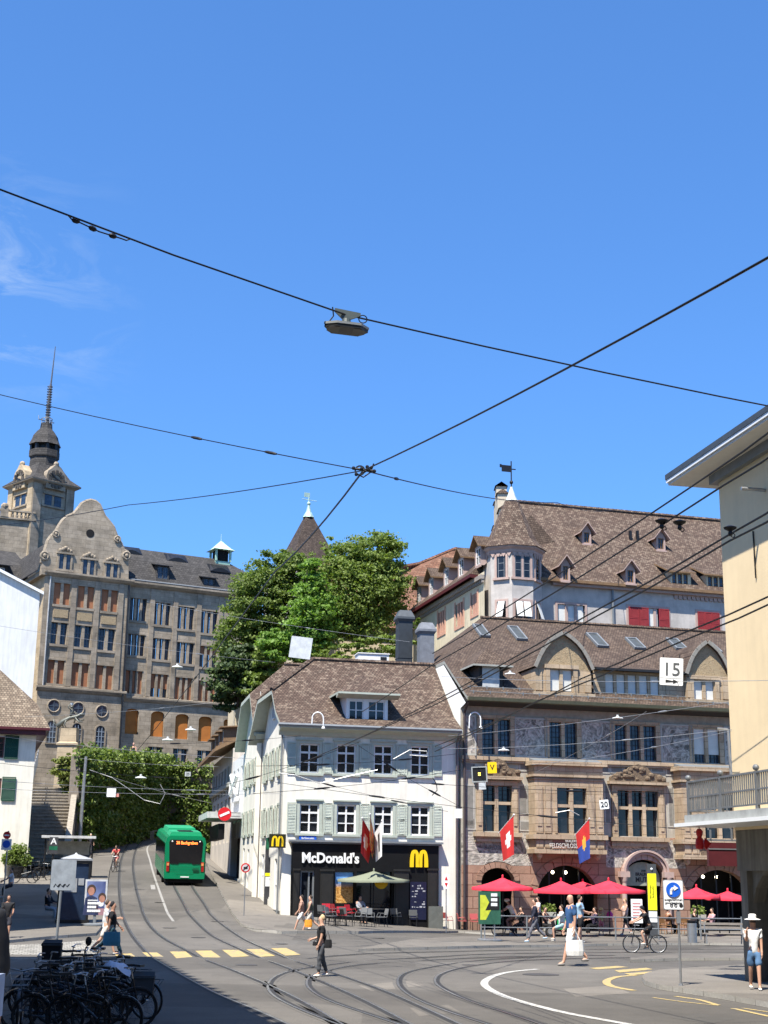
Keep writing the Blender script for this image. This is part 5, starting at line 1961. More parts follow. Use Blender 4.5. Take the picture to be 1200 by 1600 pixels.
for u0 in(195,235,273.5,310):
 um=u0+11
 arcs.append((f.x(u0+.5,1130,yw),f.x(u0+21.5,1130,yw),f.z(um,1147+(u0-195)*.1,yw),f.z(um,1113+(u0-195)*.1,yw),f.z(um,1107+(u0-195)*.11,yw)))
arcs.append((f.x(349.5,1130,yw),f.x(360,1130,yw),f.z(355,1152,yw),f.z(355,1128,yw),f.z(355,1124,yw)))
m=MB()
wall_holes(m,WX,WS6,Z0,zc1,[h[:4]for h in wing]+[(a[0],a[1],a[2],a[4])for a in arcs],yw,.5)
for a in arcs:
 cx,hw=(a[0]+a[1])/2,(a[1]-a[0])/2
 for k in range(8):
  xa,xb=a[0]+(a[1]-a[0])*k/8,a[0]+(a[1]-a[0])*(k+1)/8
  za=a[3]+(a[4]-a[3])*sqrt(max(0,1-((xa-cx)/hw)**2))
  zb=a[3]+(a[4]-a[3])*sqrt(max(0,1-((xb-cx)/hw)**2))
  m.quad((xa,yw,za),(xb,yw,zb),(xb,yw,a[4]),(xa,yw,a[4]))
m.quad((WS6,yw,Z0),(WS6,16,Z0),(WS6,16,zc1),(WS6,yw,zc1))
m.build('wing_wall',M_SCHOOL,sch,merge=False)
for a in arcs:
 MB().box(a[0]+.05,a[1]-.05,yw+.3,yw+.36,a[2]+(.0 if a[1]-a[0]>1.2 else 0),a[4]).build('arched_blind',M_BLIND_OR2,sch)
for(x0,x1,z0,z1,n_,bl,part),y in[(h,0)for h in gab]+[(h,yw)for h in wing]:
 m=MB()
 for k in range(1,n_):
  xx=lerp(x0,x1,k/n_)
  t_=.17 if n_==2 else .14
  m.box(xx-t_,xx+t_,y+.02,y+.42,z0,z1)
 m.box(x0-.12,x1+.12,y-.14,y+.1,z0-.28,z0)
 m.box(x0-.05,x1+.05,y-.06,y+.1,z1,z1+.16)
 t=m.build('mullioned_window',M_SCHOOL_TRIM,sch)
 g_,b_,q_=MB(),MB(),MB()
 for k in range(n_):
  a=lerp(x0,x1,k/n_)+(.17 if k else 0)
  b=lerp(x0,x1,(k+1)/n_)-(.17 if k<n_-1 else 0)
  g_.quad((a,y+.45,z0),(b,y+.45,z0),(b,y+.45,z1),(a,y+.45,z1))
  q_.box(a,b,y+.36,y+.42,lerp(z0,z1,.66)-.05,lerp(z0,z1,.66)+.05)
  q_.box((a+b)/2-.04,(a+b)/2+.04,y+.37,y+.42,z0,z1)
  if bl:
   b_.box(a,b,y+.24,y+.28,z1-(z1-z0)*part,z1)
 g_.build('pane',M_GLASS_BLUE,t,merge=False)
 if not bl or part<1:
  q_.build('window_bars',mat('blue_grey_frame',(.08,.11,.15),.5),t)
 if bl:
  b_.build('blind',bl,t)
m=MB()
m.quad((0,0,Z0),(WX,0,Z0),(WX,0,zl),(0,0,zl))
m.build('base_wall',M_SCHOOL,sch,merge=False)
for u,v in((84,1103),(122,1107),(159,1111.5)):
 cx,cz=f.at(u,v)
 R_=.62
 t=MB().torus((cx,-.02,cz),R_*1.12,.1,'y',24,6).build('porthole_rim',M_SCHOOL_TRIM,sch)
 m=MB()
 m.lathe([(R_*1.06,0),(R_*1.06,.01)],24,T=Matrix.Translation((cx,-.005,cz))@Matrix.Rotation(pi/2,4,'X'))
 m.build('pane',M_GLASS_BLUE,t)
 m=MB()
 m.box(cx-R_,cx+R_,-.05,-.02,cz-.03,cz+.03)
 m.box(cx-.03,cx+.03,-.055,-.018,cz-R_,cz+R_)
 m.build('porthole_bars',mat('blue_grey_frame',(.08,.11,.15),.5),t)
for u,v0,v1 in((80,1126,1161),(119,1130,1165),(156,1134,1168)):
 x0,x1,z0,z1=f.rect(u-7,v0,u+7,v1)
 cx,hw=(x0+x1)/2,(x1-x0)/2
 out=[(x0,z0),(x1,z0)]+[(cx+hw*cos(pi*k/12),z1-hw+hw*sin(pi*k/12))for k in range(13)]
 big=[(x0-.16,z0-.1),(x1+.16,z0-.1)]+[(cx+(hw+.16)*cos(pi*k/12),z1-hw+(hw+.16)*sin(pi*k/12))for k in range(13)]
 m=MB()
 n_=len(out)
 for i in range(n_):
  j=(i+1)%n_
  m.add([(out[i][0],-.12,out[i][1]),(out[j][0],-.12,out[j][1]),(big[j][0],-.12,big[j][1]),(big[i][0],-.12,big[i][1]),(out[i][0],0,out[i][1]),(out[j][0],0,out[j][1]),(big[j][0],0,big[j][1]),(big[i][0],0,big[i][1])],[(0,1,2,3),(0,4,5,1),(3,2,6,7)])
 t=m.build('arched_window',M_SCHOOL_TRIM,sch,merge=False)
 MB().poly([(x,-.01,z)for x,z in out]).build('pane',M_GLASS_BLUE,t)
 m=MB()
 for q in(.33,.67):
  m.box(lerp(x0,x1,q)-.035,lerp(x0,x1,q)+.035,-.06,-.02,z0,z1-hw*.3)
 for q in(.25,.5,.72):
  m.box(x0,x1,-.055,-.022,lerp(z0,z1,q)-.035,lerp(z0,z1,q)+.035)
 m.build('window_bars',mat('pale_blue_frame',(.25,.3,.36),.5),t)
for x0,x1,y,z,p_ in((-.3,WX+.3,0,zc0,.55),(WX+.3,WS6,yw,zc1,.6),(-.2,WX+.2,0,zl,.35),(WX+.2,WS6,yw,zl1,.35)):
 m=MB()
 m.prof_x([(y-.003,z-.55),(y-p_*.5,z-.4),(y-p_,z-.15),(y-p_,z+.06),(y-.003,z+.15)],x0,x1)
 m.build('cornice',M_SCHOOL_TRIM,sch)
for u in(70,113,150,187):
 x=f.x(u,960)
 m=MB()
 m.box(x-.32,x+.32,-.14,-.004,zl+.2,zc0-.56)
 m.build('pilaster',M_SCHOOL_TRIM,sch)
for u in(235,272,309,343):
 x=f.x(u,1000,yw)
 m=MB()
 m.box(x-.28,x+.28,yw-.12,yw-.004,zl1+.2,zc1-.56)
 m.build('pilaster',M_SCHOOL_TRIM,sch)
for h in gab[:3]:
 m=MB()
 m.box(h[0]+.1,h[1]-.1,-.1,-.004,h[2]-1.5,h[2]-.55)
 m.build('spandrel_carving',M_RELIEF_OCHRE,sch)
pg=[(64,897),(66,880),(71,860),(76,845),(81,838),(88,832),(93,822),(99,813),(107,807),(116,803),(122,796),(129,787),(136,783.5),(143,782),(150,784),(156,789),(160,798),(164,807),(171,815),(178,824),(183,838),(190,850),(194,860),(201,864),(201,906)]
pts=[]
for u,v in pg:
 x,z=f.at(u,v,-.05)
 pts.append((x,-.05,z))
pts[0]=(pts[0][0],-.05,zc0)
pts[-1]=(pts[-1][0],-.05,zc0)
m=MB()
m.extrude([p for p in pts],(0,.7,0))
gb=m.build('curved_gable',M_SCHOOL,sch)
m=MB()
m.tube([V(p)+V((0,.3,.08))for p in pts[1:-1]],.24,6)
m.build('gable_coping',M_SCHOOL_TRIM,gb)
for u,v,q in((70,868,.9),(88,834,.7),(184,842,.7),(198,868,.9)):
 x,z=f.at(u,v,-.2)
 m=MB()
 m.torus((x,-.12,z),q*.48,q*.17,'y',16,6)
 m.sphere((x,-.12,z),q*.3,8,6)
 m.build('gable_scroll',M_SCHOOL_TRIM,gb)
for u0,v0 in((92,866),(129,875),(165.5,881)):
 x0,x1,z0,z1=f.rect(u0,v0,u0+18,v0+24,-.05)
 m=MB()
 for a,b in((x0-.2,x0),(x1,x1+.2),((x0+x1)/2-.15,(x0+x1)/2+.15)):
  m.box(a,b,-.2,-.053,z0,z1)
 m.box(x0-.35,x1+.35,-.3,-.053,z0-.25,z0)
 m.box(x0-.35,x1+.35,-.3,-.053,z1,z1+.22)
 for q in range(5):
  m.sphere(((x0+x1)/2+(q-2)*.3,-.12,z1+.4+(.35 if q==2 else .15 if q in(1,3)else 0)),.24,7,5)
 t=m.build('gable_window',M_SCHOOL_TRIM,gb)
 MB().quad((x0,-.06,z0),(x1,-.06,z0),(x1,-.06,z1),(x0,-.06,z1)).build('pane',M_GLASS_BLUE,gb)
cx,cz=f.at(141,833.5,-.06)
m=MB()
m.lathe([(.5,0),(.5,.02)],20,T=Matrix.Translation((cx,-.055,cz))@Matrix.Rotation(pi/2,4,'X'))
m.build('round_light',M_DARK,gb)
yr0=yw-.4
zm=f.z(280,883,2.2)
zr6=f.z(300,868,9)
tR=.85
pR=f.slope(360,886,2.2,zm,tR)
pL=f.slope(200,846,2.2,zm,tR)
yR6,zR6=(pR.y+pL.y)/2,(pR.z+pL.z)/2
zR6=zm+(yR6-2.2)*tR
xh=WS6-3.5
slab('wing_roof',[[(WX-1,yr0,zc1+.1),(WS6+.4,yr0,zc1+.1),(WS6-.8,2.2,zm),(WX-1,2.2,zm)],[(WX-6,2.2,zm),(WS6-.8,2.2,zm),(xh,yR6,zR6),(WX-6,yR6,zR6)],[(WS6+.4,yr0,zc1+.1),(WS6+.4,18,zc1+.1),(WS6-.8,16,zm),(WS6-.8,2.2,zm)],[(WS6-.8,2.2,zm),(WS6-.8,16,zm),(xh,yR6,zR6)],[(xh,yR6,zR6),(WS6-.8,2*yR6-2.2,zm),(WX-6,2*yR6-2.2,zm),(WX-6,yR6,zR6)]],.2,M_SLATE,M_DARKMETAL,sch)
m=MB()
m.tube([(WX,yr0-.1,zc1+.2),(WS6,yr0-.1,zc1+.2)],.12,6)
m.build('gutter',M_GREYMETAL,sch)
for u0,u1,v0,v1 in((247,262,886,904),(319,333,905,921)):
 um=(u0+u1)/2
 yd=yr0+.35
 x0,x1,z0,z1=f.rect(u0,v0,u1,v1,yd)
 dormer(sch,f,x0-.2,x1+.2,z0-.2,z1+.2,yd,lambda z:2.4,M_SLATE,M_SLATE,M_DARKMETAL,[(x0,(x0+x1)/2-.05,z0,z1),((x0+x1)/2+.05,x1,z0,z1)],'shed',.5,.3,pm=M_GLASS_BLUE,fmw=mat('blue_grey_frame',(.08,.11,.15)),cornice=False)
for u,v in((206,866),(278,878),(345,894)):
 p_=f.slope(u,v,2.2,zm,tR)
 m=MB()
 for k in range(6):
  a,b=-1+k/3,-1+(k+1)/3
  ha,hb=.55*cos(a*pi/2),.55*cos(b*pi/2)
  m.add([(p_.x+a*1.4,p_.y,p_.z+ha),(p_.x+b*1.4,p_.y,p_.z+hb),(p_.x+b*1.4,p_.y+1.4,p_.z+1.2),(p_.x+a*1.4,p_.y+1.4,p_.z+1.2),(p_.x+a*1.4,p_.y,p_.z),(p_.x+b*1.4,p_.y,p_.z)],[(0,1,2,3),(4,5,1,0)])
 m.build('eyebrow_vent',M_DARKMETAL,sch,merge=False)
xc6,zc6=f.at(344,878,yR6)
m=MB()
m.box(xc6-.95,xc6+.95,yR6-.95,yR6+.95,zR6-1.6,zR6-.4)
for a in(-1,1):
 for b in(-1,1):
  m.box(xc6+a*.95-.12,xc6+a*.95+.12,yR6+b*.95-.12,yR6+b*.95+.12,zR6-.4,zR6+1.05)
lt=m.build('copper_lantern',M_COPPER,sch)
MB().box(xc6-.75,xc6+.75,yR6-.75,yR6+.75,zR6-.39,zR6+1.0).build('lantern_louvres',M_DARK,lt)
m=MB()
m.lathe([(2.0,zR6+1.05),(1.5,zR6+1.25),(.3,zR6+2.2),(.04,zR6+2.4),(.03,zR6+3.3)],4,(xc6,yR6,0),rot=pi/4)
m.build('lantern_roof',mat('pale_lantern_copper',(.42,.6,.48),.55),lt)
za_=f.z(143,786,0)
xk0,xk1,xkm=pts[1][0],pts[-2][0],(pts[1][0]+pts[-2][0])/2
lowz=zc0+1.2
tz=f.z(150,800,0)-.6
gx_=[(xk0-.3,lowz-1),(xk0+.4,lowz+2.2),(xk0+3.2,tz-3.4),(xkm-.6,tz)]
m_=[[(gx_[i][0],.5,gx_[i][1]),(gx_[i][0],15,gx_[i][1]),(gx_[i+1][0],15,gx_[i+1][1]),(gx_[i+1][0],.5,gx_[i+1][1])]for i in range(3)]
m_+=[[(2*xkm-a[0][0],a[0][1],a[0][2])if False else(2*xkm-p_[0],p_[1],p_[2])for p_ in a]for a in m_]
slab('gable_roof',m_,.15,M_SLATE,M_DARKMETAL,sch)
m=MB()
m.quad((0,0,Z0),(0,22,Z0),(0,22,zc0),(0,0,zc0))
m.build('side_wall',M_PALE_SUNLIT,sch,merge=False)  # left wall coloured paler as the sunlit side
m=MB()
m.box(-.6,-.003,-.4,16,zc0-.5,zc0+.06)
m.build('side_cornice',M_SCHOOL_TRIM,sch)
m=MB()
m.tube([(.5,-.25,zl),(.5,-.25,zc0-.6)],.1,6)
m.build('downpipe',mat('bright_pipe',(.45,.43,.4),.5,.3),sch)
m=MB()
m.tube([(WX-.25,-.2,Z0),(WX-.25,-.2,zc0-.6)],.1,6)
m.build('downpipe',M_DARKMETAL,sch)
m=MB()
m.box(-26,-.01,9,22,Z0,zc0-1.2)
m.build('rear_wall',M_PALE_SUNLIT,sch)
zk=zc0-1.2
slab('rear_roof',[[(-26,8.2,zk),(.4,8.2,zk),(.4,10,zk+3.6),(-26,10,zk+3.6)],[(-26,10,zk+3.6),(.4,10,zk+3.6),(.4,16,zk+6.5),(-26,16,zk+6.5)],[(-26,16,zk+6.5),(.4,16,zk+6.5),(.4,23,zk),(-26,23,zk)]],.2,M_SLATE,M_DARKMETAL,sch)
dz=zk+.5
for xx in(-7.2,-3.4):
 dormer(sch,f,xx-1.1,xx+1.1,dz,dz+2.6,8.6,lambda z:10.4,M_SLATE,M_SLATE,M_DARKMETAL,[(xx-.8,xx+.8,dz+.3,dz+2.3)],'shed',.8,.5,pm=M_GLASS_BLUE,cornice=False)
TYd=185.0
ct=P(67,740,TYd)
tw_=thing('clock_tower','stone clock tower with a dark bell roof and a tall thin antenna','tower',(ct.x,ct.y,20),radians(45))
ft=Frame((ct.x,ct.y,0),radians(22))
HW=(P(113,770,TYd).x-P(20,770,TYd).x)/2/1.33
zt=lambda v:P(67,v,TYd).z-20
m=MB()
m.box(-HW,HW,-HW,HW,-16,zt(762))
tb=m.build('shaft',M_SCHOOL,tw_)
m=MB()
m.box(-HW-.03,-HW-.004,-HW*.96,HW*.96,-14,zt(764))
m.build('shaft_sunlit_side',M_PALE_SUNLIT,tw_)  # paler sheet over the left face, sunlight put into its colour
for a,b in((-HW,-HW+1.0),(HW-1.0,HW)):
 m=MB()
 m.box(a-.12,b+.12,-HW-.22,-HW-.004,-14,zt(764))
 m.build('corner_pier',M_SCHOOL_TRIM,tw_)
 m=MB()
 m.box(-HW-.22,-HW-.034,a-.08,b+.08,-14,zt(764))
 m.build('corner_pier',M_PALE_SUNLIT,tw_)
m=MB()
m.lathe([((HW+.2)*1.414,zt(767)),((HW+.75)*1.414,zt(763)),((HW+.75)*1.414,zt(761.5))],4,rot=pi/4)
m.build('tower_cornice',M_SCHOOL_TRIM,tw_)
m=MB()
sq=1.414
m.lathe([((HW+.8)*sq,zt(761.5)),(HW*.88*sq,zt(750)),(HW*.66*sq,zt(737)),(HW*.56*sq,zt(730))],4,rot=pi/4)
m.build('skirt_roof',M_SLATE,tw_)
m=MB()
m.lathe([(HW*.64,zt(738)),(HW*.61,zt(718)),(HW*.68,zt(716)),(HW*.68,zt(706)),(HW*.6,zt(705))],8,rot=pi/8)
m.build('lantern_base',M_SLATE,tw_)
m=MB()
for k in range(8):
 a=pi/8+k*pi/4
 m.box(HW*.57*cos(a)-.2,HW*.57*cos(a)+.2,HW*.57*sin(a)-.2,HW*.57*sin(a)+.2,zt(706),zt(695))
m.lathe([(HW*.42,zt(706)),(HW*.42,zt(695))],8,rot=pi/8)
m.build('lantern_posts',M_DARKMETAL,tw_)
m=MB()
m.lathe([(HW*.72,zt(697)),(HW*.68,zt(694)),(HW*.60,zt(688)),(HW*.55,zt(682)),(HW*.4,zt(675)),(HW*.28,zt(671)),(HW*.25,zt(662))],8,rot=pi/8)
m.build('bell_roof',M_SLATE,tw_)
m=MB()
R_=HW*.24
for k in range(8):
 a=k*pi/4
 m.tube([(R_*cos(a),R_*sin(a),zt(663)),(R_*cos(a),R_*sin(a),zt(655))],.05,4)
m.torus((0,0,zt(655)),R_,.06,'z',16,4)
m.tube([(-R_*1.8,0,zt(658)),(R_*1.6,0,zt(658))],.07,4)
m.tube([(-R_*1.8,0,zt(658)),(-R_*1.8,0,zt(652))],.06,4)
m.build('tower_railing',M_STEEL,tw_)
m=MB()
m.tube([(0,0,zt(664)),(.2,0,zt(600))],.28,5,r1=.17)
m.tube([(.2,0,zt(600)),(.45,0,zt(540))],.12,5,r1=.05)
zz=664
while zz>602:
 m.torus((.1,0,zt(zz)),.33,.06,'z',8,4)
 zz-=4
m.build('antenna',mat('antenna_grey',(.14,.14,.15),.5,.4),tw_)
for ang in(0,-pi/2):
 R4=Matrix.Rotation(ang,4,'Z')
 zc=zt(757)
 m=MB()
 r_=HW*.45
 hood=[(-r_*1.1,zc-r_),(-r_*1.1,zc+r_*.3),(-r_*.95,zc+r_*.75),(-r_*.5,zc+r_*1.15),(-r_*.2,zc+r_*1.5),(r_*.2,zc+r_*1.5),(r_*.5,zc+r_*1.15),(r_*.95,zc+r_*.75),(r_*1.1,zc+r_*.3),(r_*1.1,zc-r_)]
 m.extrude([(x,-HW-.5,z)for x,z in hood],(0,1.2,0))
 m.sphere((0,-HW-.2,zc+r_*1.62),.38,8,6)
 hd=m.build('clock_gable',M_SCHOOL_TRIM if ang==0 else M_PALE_SUNLIT,tw_,fr=R4)  # left clock gable takes the paler sunlit colour
 m=MB()
 for k in range(12):
  a=k*pi/6
  m.box(-.2,.2,-HW-.62,-HW-.51,r_*.62,r_*.95,T=Matrix.Translation((0,0,zc))@Matrix.Rotation(a,4,'Y'))
 m.torus((0,-HW-.55,zc),r_*.5,.06,'y',20,4)
 m.build('clock_numerals',mat('clock_stone_dark',(.09,.075,.06),.8),hd,fr=R4)
 m=MB()
 m.box(-.09,.09,-HW-.7,-HW-.64,-.2,r_*.85,T=Matrix.Translation((0,0,zc))@Matrix.Rotation(-.9,4,'Y'))
 m.box(-.1,.1,-HW-.74,-HW-.705,-.2,r_*.55,T=Matrix.Translation((0,0,zc))@Matrix.Rotation(1.9,4,'Y'))
 m.build('clock_hands',M_SIGNBLACK,hd,fr=R4)
 m=MB()
 for a,b in((-1.25,-.2),(.2,1.25)):
  m.box(a,b,-HW-.06,-HW-.02,zt(797),zt(781))
 m.build('tower_window',M_GLASS_BLUE,tw_,fr=R4)
 m=MB()
 m.box(-1.7,1.7,-HW-.2,-HW-.035,zt(800),zt(797.2))
 m.box(-1.6,1.6,-HW-.25,-HW-.035,zt(780.8),zt(779))
 m.build('window_sill',M_SCHOOL_TRIM,tw_,fr=R4)
bx=P(24,800,180)
bb=thing('balustraded_block','stone block with a balustrade at the foot of the clock tower','building part',(bx.x,bx.y,20),radians(22))
zq=lambda v:P(24,v,180).z-20
m=MB()
m.box(-6,2.6,0,6,-14,zq(812))
m.build('block_wall',M_SCHOOL,bb)
m=MB()
m.box(-6.2,2.7,-.3,6,zq(812),zq(809.5))
m.box(-6.1,2.6,-.25,.2,zq(800),zq(797.5))
m.box(-1.9,-.9,-.35,.3,zq(809.5),zq(796))
m.sphere((-1.4,0,zq(793)),.5,8,6)
m.build('parapet',M_SCHOOL_TRIM,bb)
m=MB()
x=-5.8
while x<2.4:
 if not-2.1<x<-.7:
  m.lathe([(.12,zq(809.5)),(.2,zq(806)),(.1,zq(803)),(.16,zq(800))],6,(x,0,0))
 x+=.55
m.build('balustrade',M_SCHOOL_TRIM,bb)
p0=P(57,1000,136)
wg=thing('white_gable_house','tall plain white house wall with a sloping white roof edge, standing before the school','house',(p0.x,p0.y,3),radians(16))
fg=Frame((p0.x,p0.y,0),radians(16))
xa,za=fg.at(0,897)
xb,zb=fg.at(57,927)
tt=(za-zb)/(xb-xa)
m=MB()
m.prof_y([(-16,0),(0,0),(0,zb-3),(-16,zb-3+16*tt)],0,12)
m.build('wall',M_WHITE_COOL,wg)
m=MB()
m.prof_y([(-16,zb-3+16*tt+.02),(.35,zb-3-.35*tt+.02),(.35,zb-3-.35*tt+.3),(-16,zb-3+16*tt+.3)],-.35,12.3)
m.build('roof_edge',M_SIGNWHITE,wg)
p1=P(62,1150,94)
nh=thing('green_shuttered_house','white house with bottle green shutters and a sandy tiled roof at the frame edge','house',(p1.x,p1.y,1),radians(16))
fn=Frame((p1.x,p1.y,0),radians(16))
zEn=fn.z(30,1141)
hs=[]
for u0,u1,v0,v1 in((-10,8,1151,1184),(-12,3,1216,1250)):
 hs.append((fn.x(u0,v0),fn.x(u1,v0),fn.z(0,v1)-1,fn.z(0,v0)-1))
m=MB()
XW=fn.x(51,1230)
hz=zEn-1
wall_holes(m,-14,XW,-1,hz,hs,0,.2)
m.quad((XW,0,-1),(XW,20,-1),(XW,20,hz),(XW,0,hz))  # unseen rear drawn out deep so its shadow covers the steps
m.build('wall',M_WHITE,nh,merge=False)
for h in hs:
 window(nh,*h,mat('red_brown_frame',(.14,.05,.045),.5),M_GLASS,.1,2,(.36,.7),.09)
 w_=.86
 shutter(nh,h[1]+.03,h[1]+.03+w_,h[2]-.05,h[3]+.1,M_GREENSHUT,-.07)
 shutter(nh,h[0]-.03-w_,h[0]-.03,h[2]-.05,h[3]+.1,M_GREENSHUT,-.07)
m=MB()
m.box(-14,XW+.55,-.6,-.02,hz-.3,hz+.12)
m.build('eaves_board',M_MAROON,nh)
t_=1.15
q0=fn.slope(0,1059,-.75,zEn,t_)
xe_=XW+.8
rp0=fn.slope(40,1086,-.75,zEn,t_)
slab('roof',[[(-14,-.75,hz+.15),(xe_,-.75,hz+.15),(xe_-.9,.9,hz+1.9),(xe_-3.4,q0.y+.4,q0.z-1+.6),(-14,q0.y+.4,q0.z-.4)],[(xe_,-.75,hz+.15),(xe_,20.8,hz+.15),(xe_-.9,19,hz+1.9),(xe_-.9,.9,hz+1.9)],[(xe_-.9,.9,hz+1.9),(xe_-.9,19,hz+1.9),(xe_-3.4,16,q0.z-.4),(xe_-3.4,q0.y+.4,q0.z-.4)],[(-14,q0.y+.4,q0.z-.4),(xe_-3.4,q0.y+.4,q0.z-.4),(xe_-3.4,16,q0.z-.4),(-14,16,q0.z-.4)],[(-14,16,q0.z-.4),(xe_-3.4,16,q0.z-.4),(xe_-.9,19,hz+1.9),(xe_,20.8,hz+.15),(-14,20.8,hz+.15)]],.16,M_ROOF_SAND,M_MAROON,nh)
m=MB()
m.box(XW-2.2,XW-2.05,-.1,-.004,hz-8.2,hz-8.0)
m.build('house_number_plate',M_DARKMETAL,nh)
def shade_block(name,lab,pts,h,corn=.5):
 t=thing(name,lab,'house',(pts[0][0],pts[0][1],0))
 o=V((pts[0][0],pts[0][1]))
 q=[(p[0]-o.x,p[1]-o.y)for p in pts]
 m=MB()
 m.prof_z(q,0,h)
 m.build('wall',M_CREAM,t)
 c=sum((V(p)for p in q),V((0,0)))/len(q)
 m=MB()
 m.prof_z([tuple(V(p)+(V(p)-c).normalized()*corn)for p in q],h+.002,h+.4)
 m.build('roof_slab',M_DARKMETAL,t)
 d=V(q[1])-V(q[0])
 L=d.length
 d.normalize()
 nrm=V((d.y,-d.x))
 k=1.5
 M4=Matrix.Translation((0,0,0))@Matrix.Rotation(atan2(d.y,d.x),4,'Z')
 while k<L-1.5:
  z=1.5
  while z<h-2:
   w=MB()
   w.box(k-.5,k+.5,-.06,-.003,z,z+1.7)
   w.build('window',M_GLASS,t,fr=M4)
   z+=3.2
  k+=2.4
 m=MB()
 k=.2
 while k<L:
  m.box(k,k+.45,-corn*.9,-.003,h-.4,h-.002)
  k+=1.1
 m.build('eaves_brackets',M_SCHOOL_TRIM,t,fr=M4)
 return t
g0,g1=G(258,1497),G(474,1606)
Hs=20.0
sh=V((SHX,SHY))*(Hs+.4)
c0,c1=V((g0.x,g0.y))-sh,V((g1.x,g1.y))-sh
dd=(c1-c0).normalized()
c1=c0+dd*31
nl=V((-dd.y,dd.x))
nl=nl if nl.x<0 else-nl
in_=nl*.5
shade_block('street_side_house','cream house with bracketed eaves beside the camera terrace',[tuple(c1+in_),tuple(c0+in_),tuple(c0+nl*9+V((-.0,.4))),tuple(c1+nl*9)],Hs)
g2=G(128,1450)
Hs2=14.0
sh=V((SHX,SHY))*Hs2
c0=V((g2.x,g2.y))-sh
g3=G(0,1462)
shade_block('street_corner_house','cream corner house across the side street',[tuple(c0),(-23.3,83),(-36,83),(c0.x-14,c0.y-.3)],Hs2,.3)
shade_block('rear_shade_block','added cream block behind the camera, unseen, cutting off sky light',[(-26,-14),(30,-14),(30,-26),(-26,-26)][::-1],22)  # unseen block added to cut sky light and deepen the shade
st=thing('hill_steps','broad stone steps climbing between the white house and the ivy wall','steps',P(85,1330,100))
so=V(st.location)
m=MB()
sx_=P(32,1300,104).x-so.x
sx2=P(122,1300,104).x-so.x
zt0,zt1=2.2,8.6
for k in range(22):
 z=lerp(zt0,zt1,(k+1)/22)
 y=k*1.0
 m.box(sx_-2-y*.22,sx2-y*.2,y,y+1.0,-1,z-so.z+.93)
 m.box(sx_-2-y*.22,sx2-y*.2,y-.1,y+1.0,z-so.z+.93,z-so.z+1)
m.build('flight',mat('worn_step_stone',(.3,.265,.215),.85,var=.3),st)
m=MB()
m.extrude([(sx2,-.5,-1),(sx2-4.4,22,-1),(sx2-4.4,22,zt1-so.z+1.9),(sx2,-.5,zt0-so.z+1.9)],(.45,0,0))
m.build('side_wall',mat('worn_step_stone',(.3,.265,.215),.85,var=.3),st)
m=MB()
for k in range(8):
 y=12+k*1.3
 m.tube([(sx_+1-y*.2,y,4.8+k*.35),(sx_+1-y*.2,y,6.2+k*.35)],.04,5)
m.tube([(sx_+1-12*.2,12,6.1),(sx_+1-21.1*.2,21.1,8.5)],.05,5)
m.build('handrail',M_STEEL,st)
pd=P(103,1240,128)
mo=thing('monument_pedestal','tall stepped sandstone pedestal carrying the bronze rider','pedestal',(pd.x,pd.y,6))
zq=lambda v:P(103,v,128).z-6
wq=lambda u:(P(u,1180,128).x-pd.x)
m=MB()
m.lathe([(wq(125)*1.41,-4),(wq(124)*1.41,zq(1240)),(wq(122)*1.41,zq(1166)),(wq(124)*1.41,zq(1165)),(wq(124)*1.41,zq(1162)),(wq(120)*1.41,zq(1160)),(wq(119)*1.41,zq(1139)),(wq(119.5)*1.41,zq(1138))],4,rot=pi/4)
m.build('pedestal_stone',M_PALE_SUNLIT,mo)
sta=thing('bronze_rider','dark bronze sculpture of a rider on a leaping beast, on the pedestal','statue',(pd.x,pd.y,6+zq(1138)),.0)
sta.scale=(.78,.78,.82)
bz=mat('dark_bronze',(.13,.135,.115),.5,.3,var=.3)
m=MB()
m.tube([(-1.5,0,.15),(-.9,0,.75),(-.1,0,1.15),(.7,0,1.3),(1.1,0,1.55),(1.45,0,1.5)],.28,8,r1=.13)
for pts_ in([(-.7,.12,.9),(-1.0,.12,.45),(-.8,.12,0)],[(-.5,-.12,.9),(-.7,-.12,.4),(-.4,-.12,0)],[(.6,.12,1.15),(1.0,.12,.85),(1.5,.12,1.0)],[(.5,-.12,1.15),(.95,-.12,.7),(1.4,-.12,.7)],[(-1.4,0,.2),(-1.9,0,.5),(-2.0,0,1.0)]):
 m.tube(pts_,.11,6,r1=.06)
m.tube([(.0,0,1.3),(.05,0,1.75),(-.05,0,2.1)],.2,8,r1=.17)
m.sphere((0,0,2.32),.17,8,6)
m.tube([(0,.2,2.0),(.4,.25,1.75),(.75,.1,1.6)],.07,5)
m.tube([(0,-.2,2.0),(-.35,-.3,2.2),(-.2,-.3,2.6)],.07,5)
m.tube([(.05,.25,1.35),(.45,.3,1.0),(.3,.3,.6)],.09,5)
m.build('figure',bz,sta,smooth='all')
m=MB()
m.lathe([(.12,2.5),(.22,2.75),(.24,2.78)],8)
m.build('pale_helmet',M_SIGNWHITE,sta)
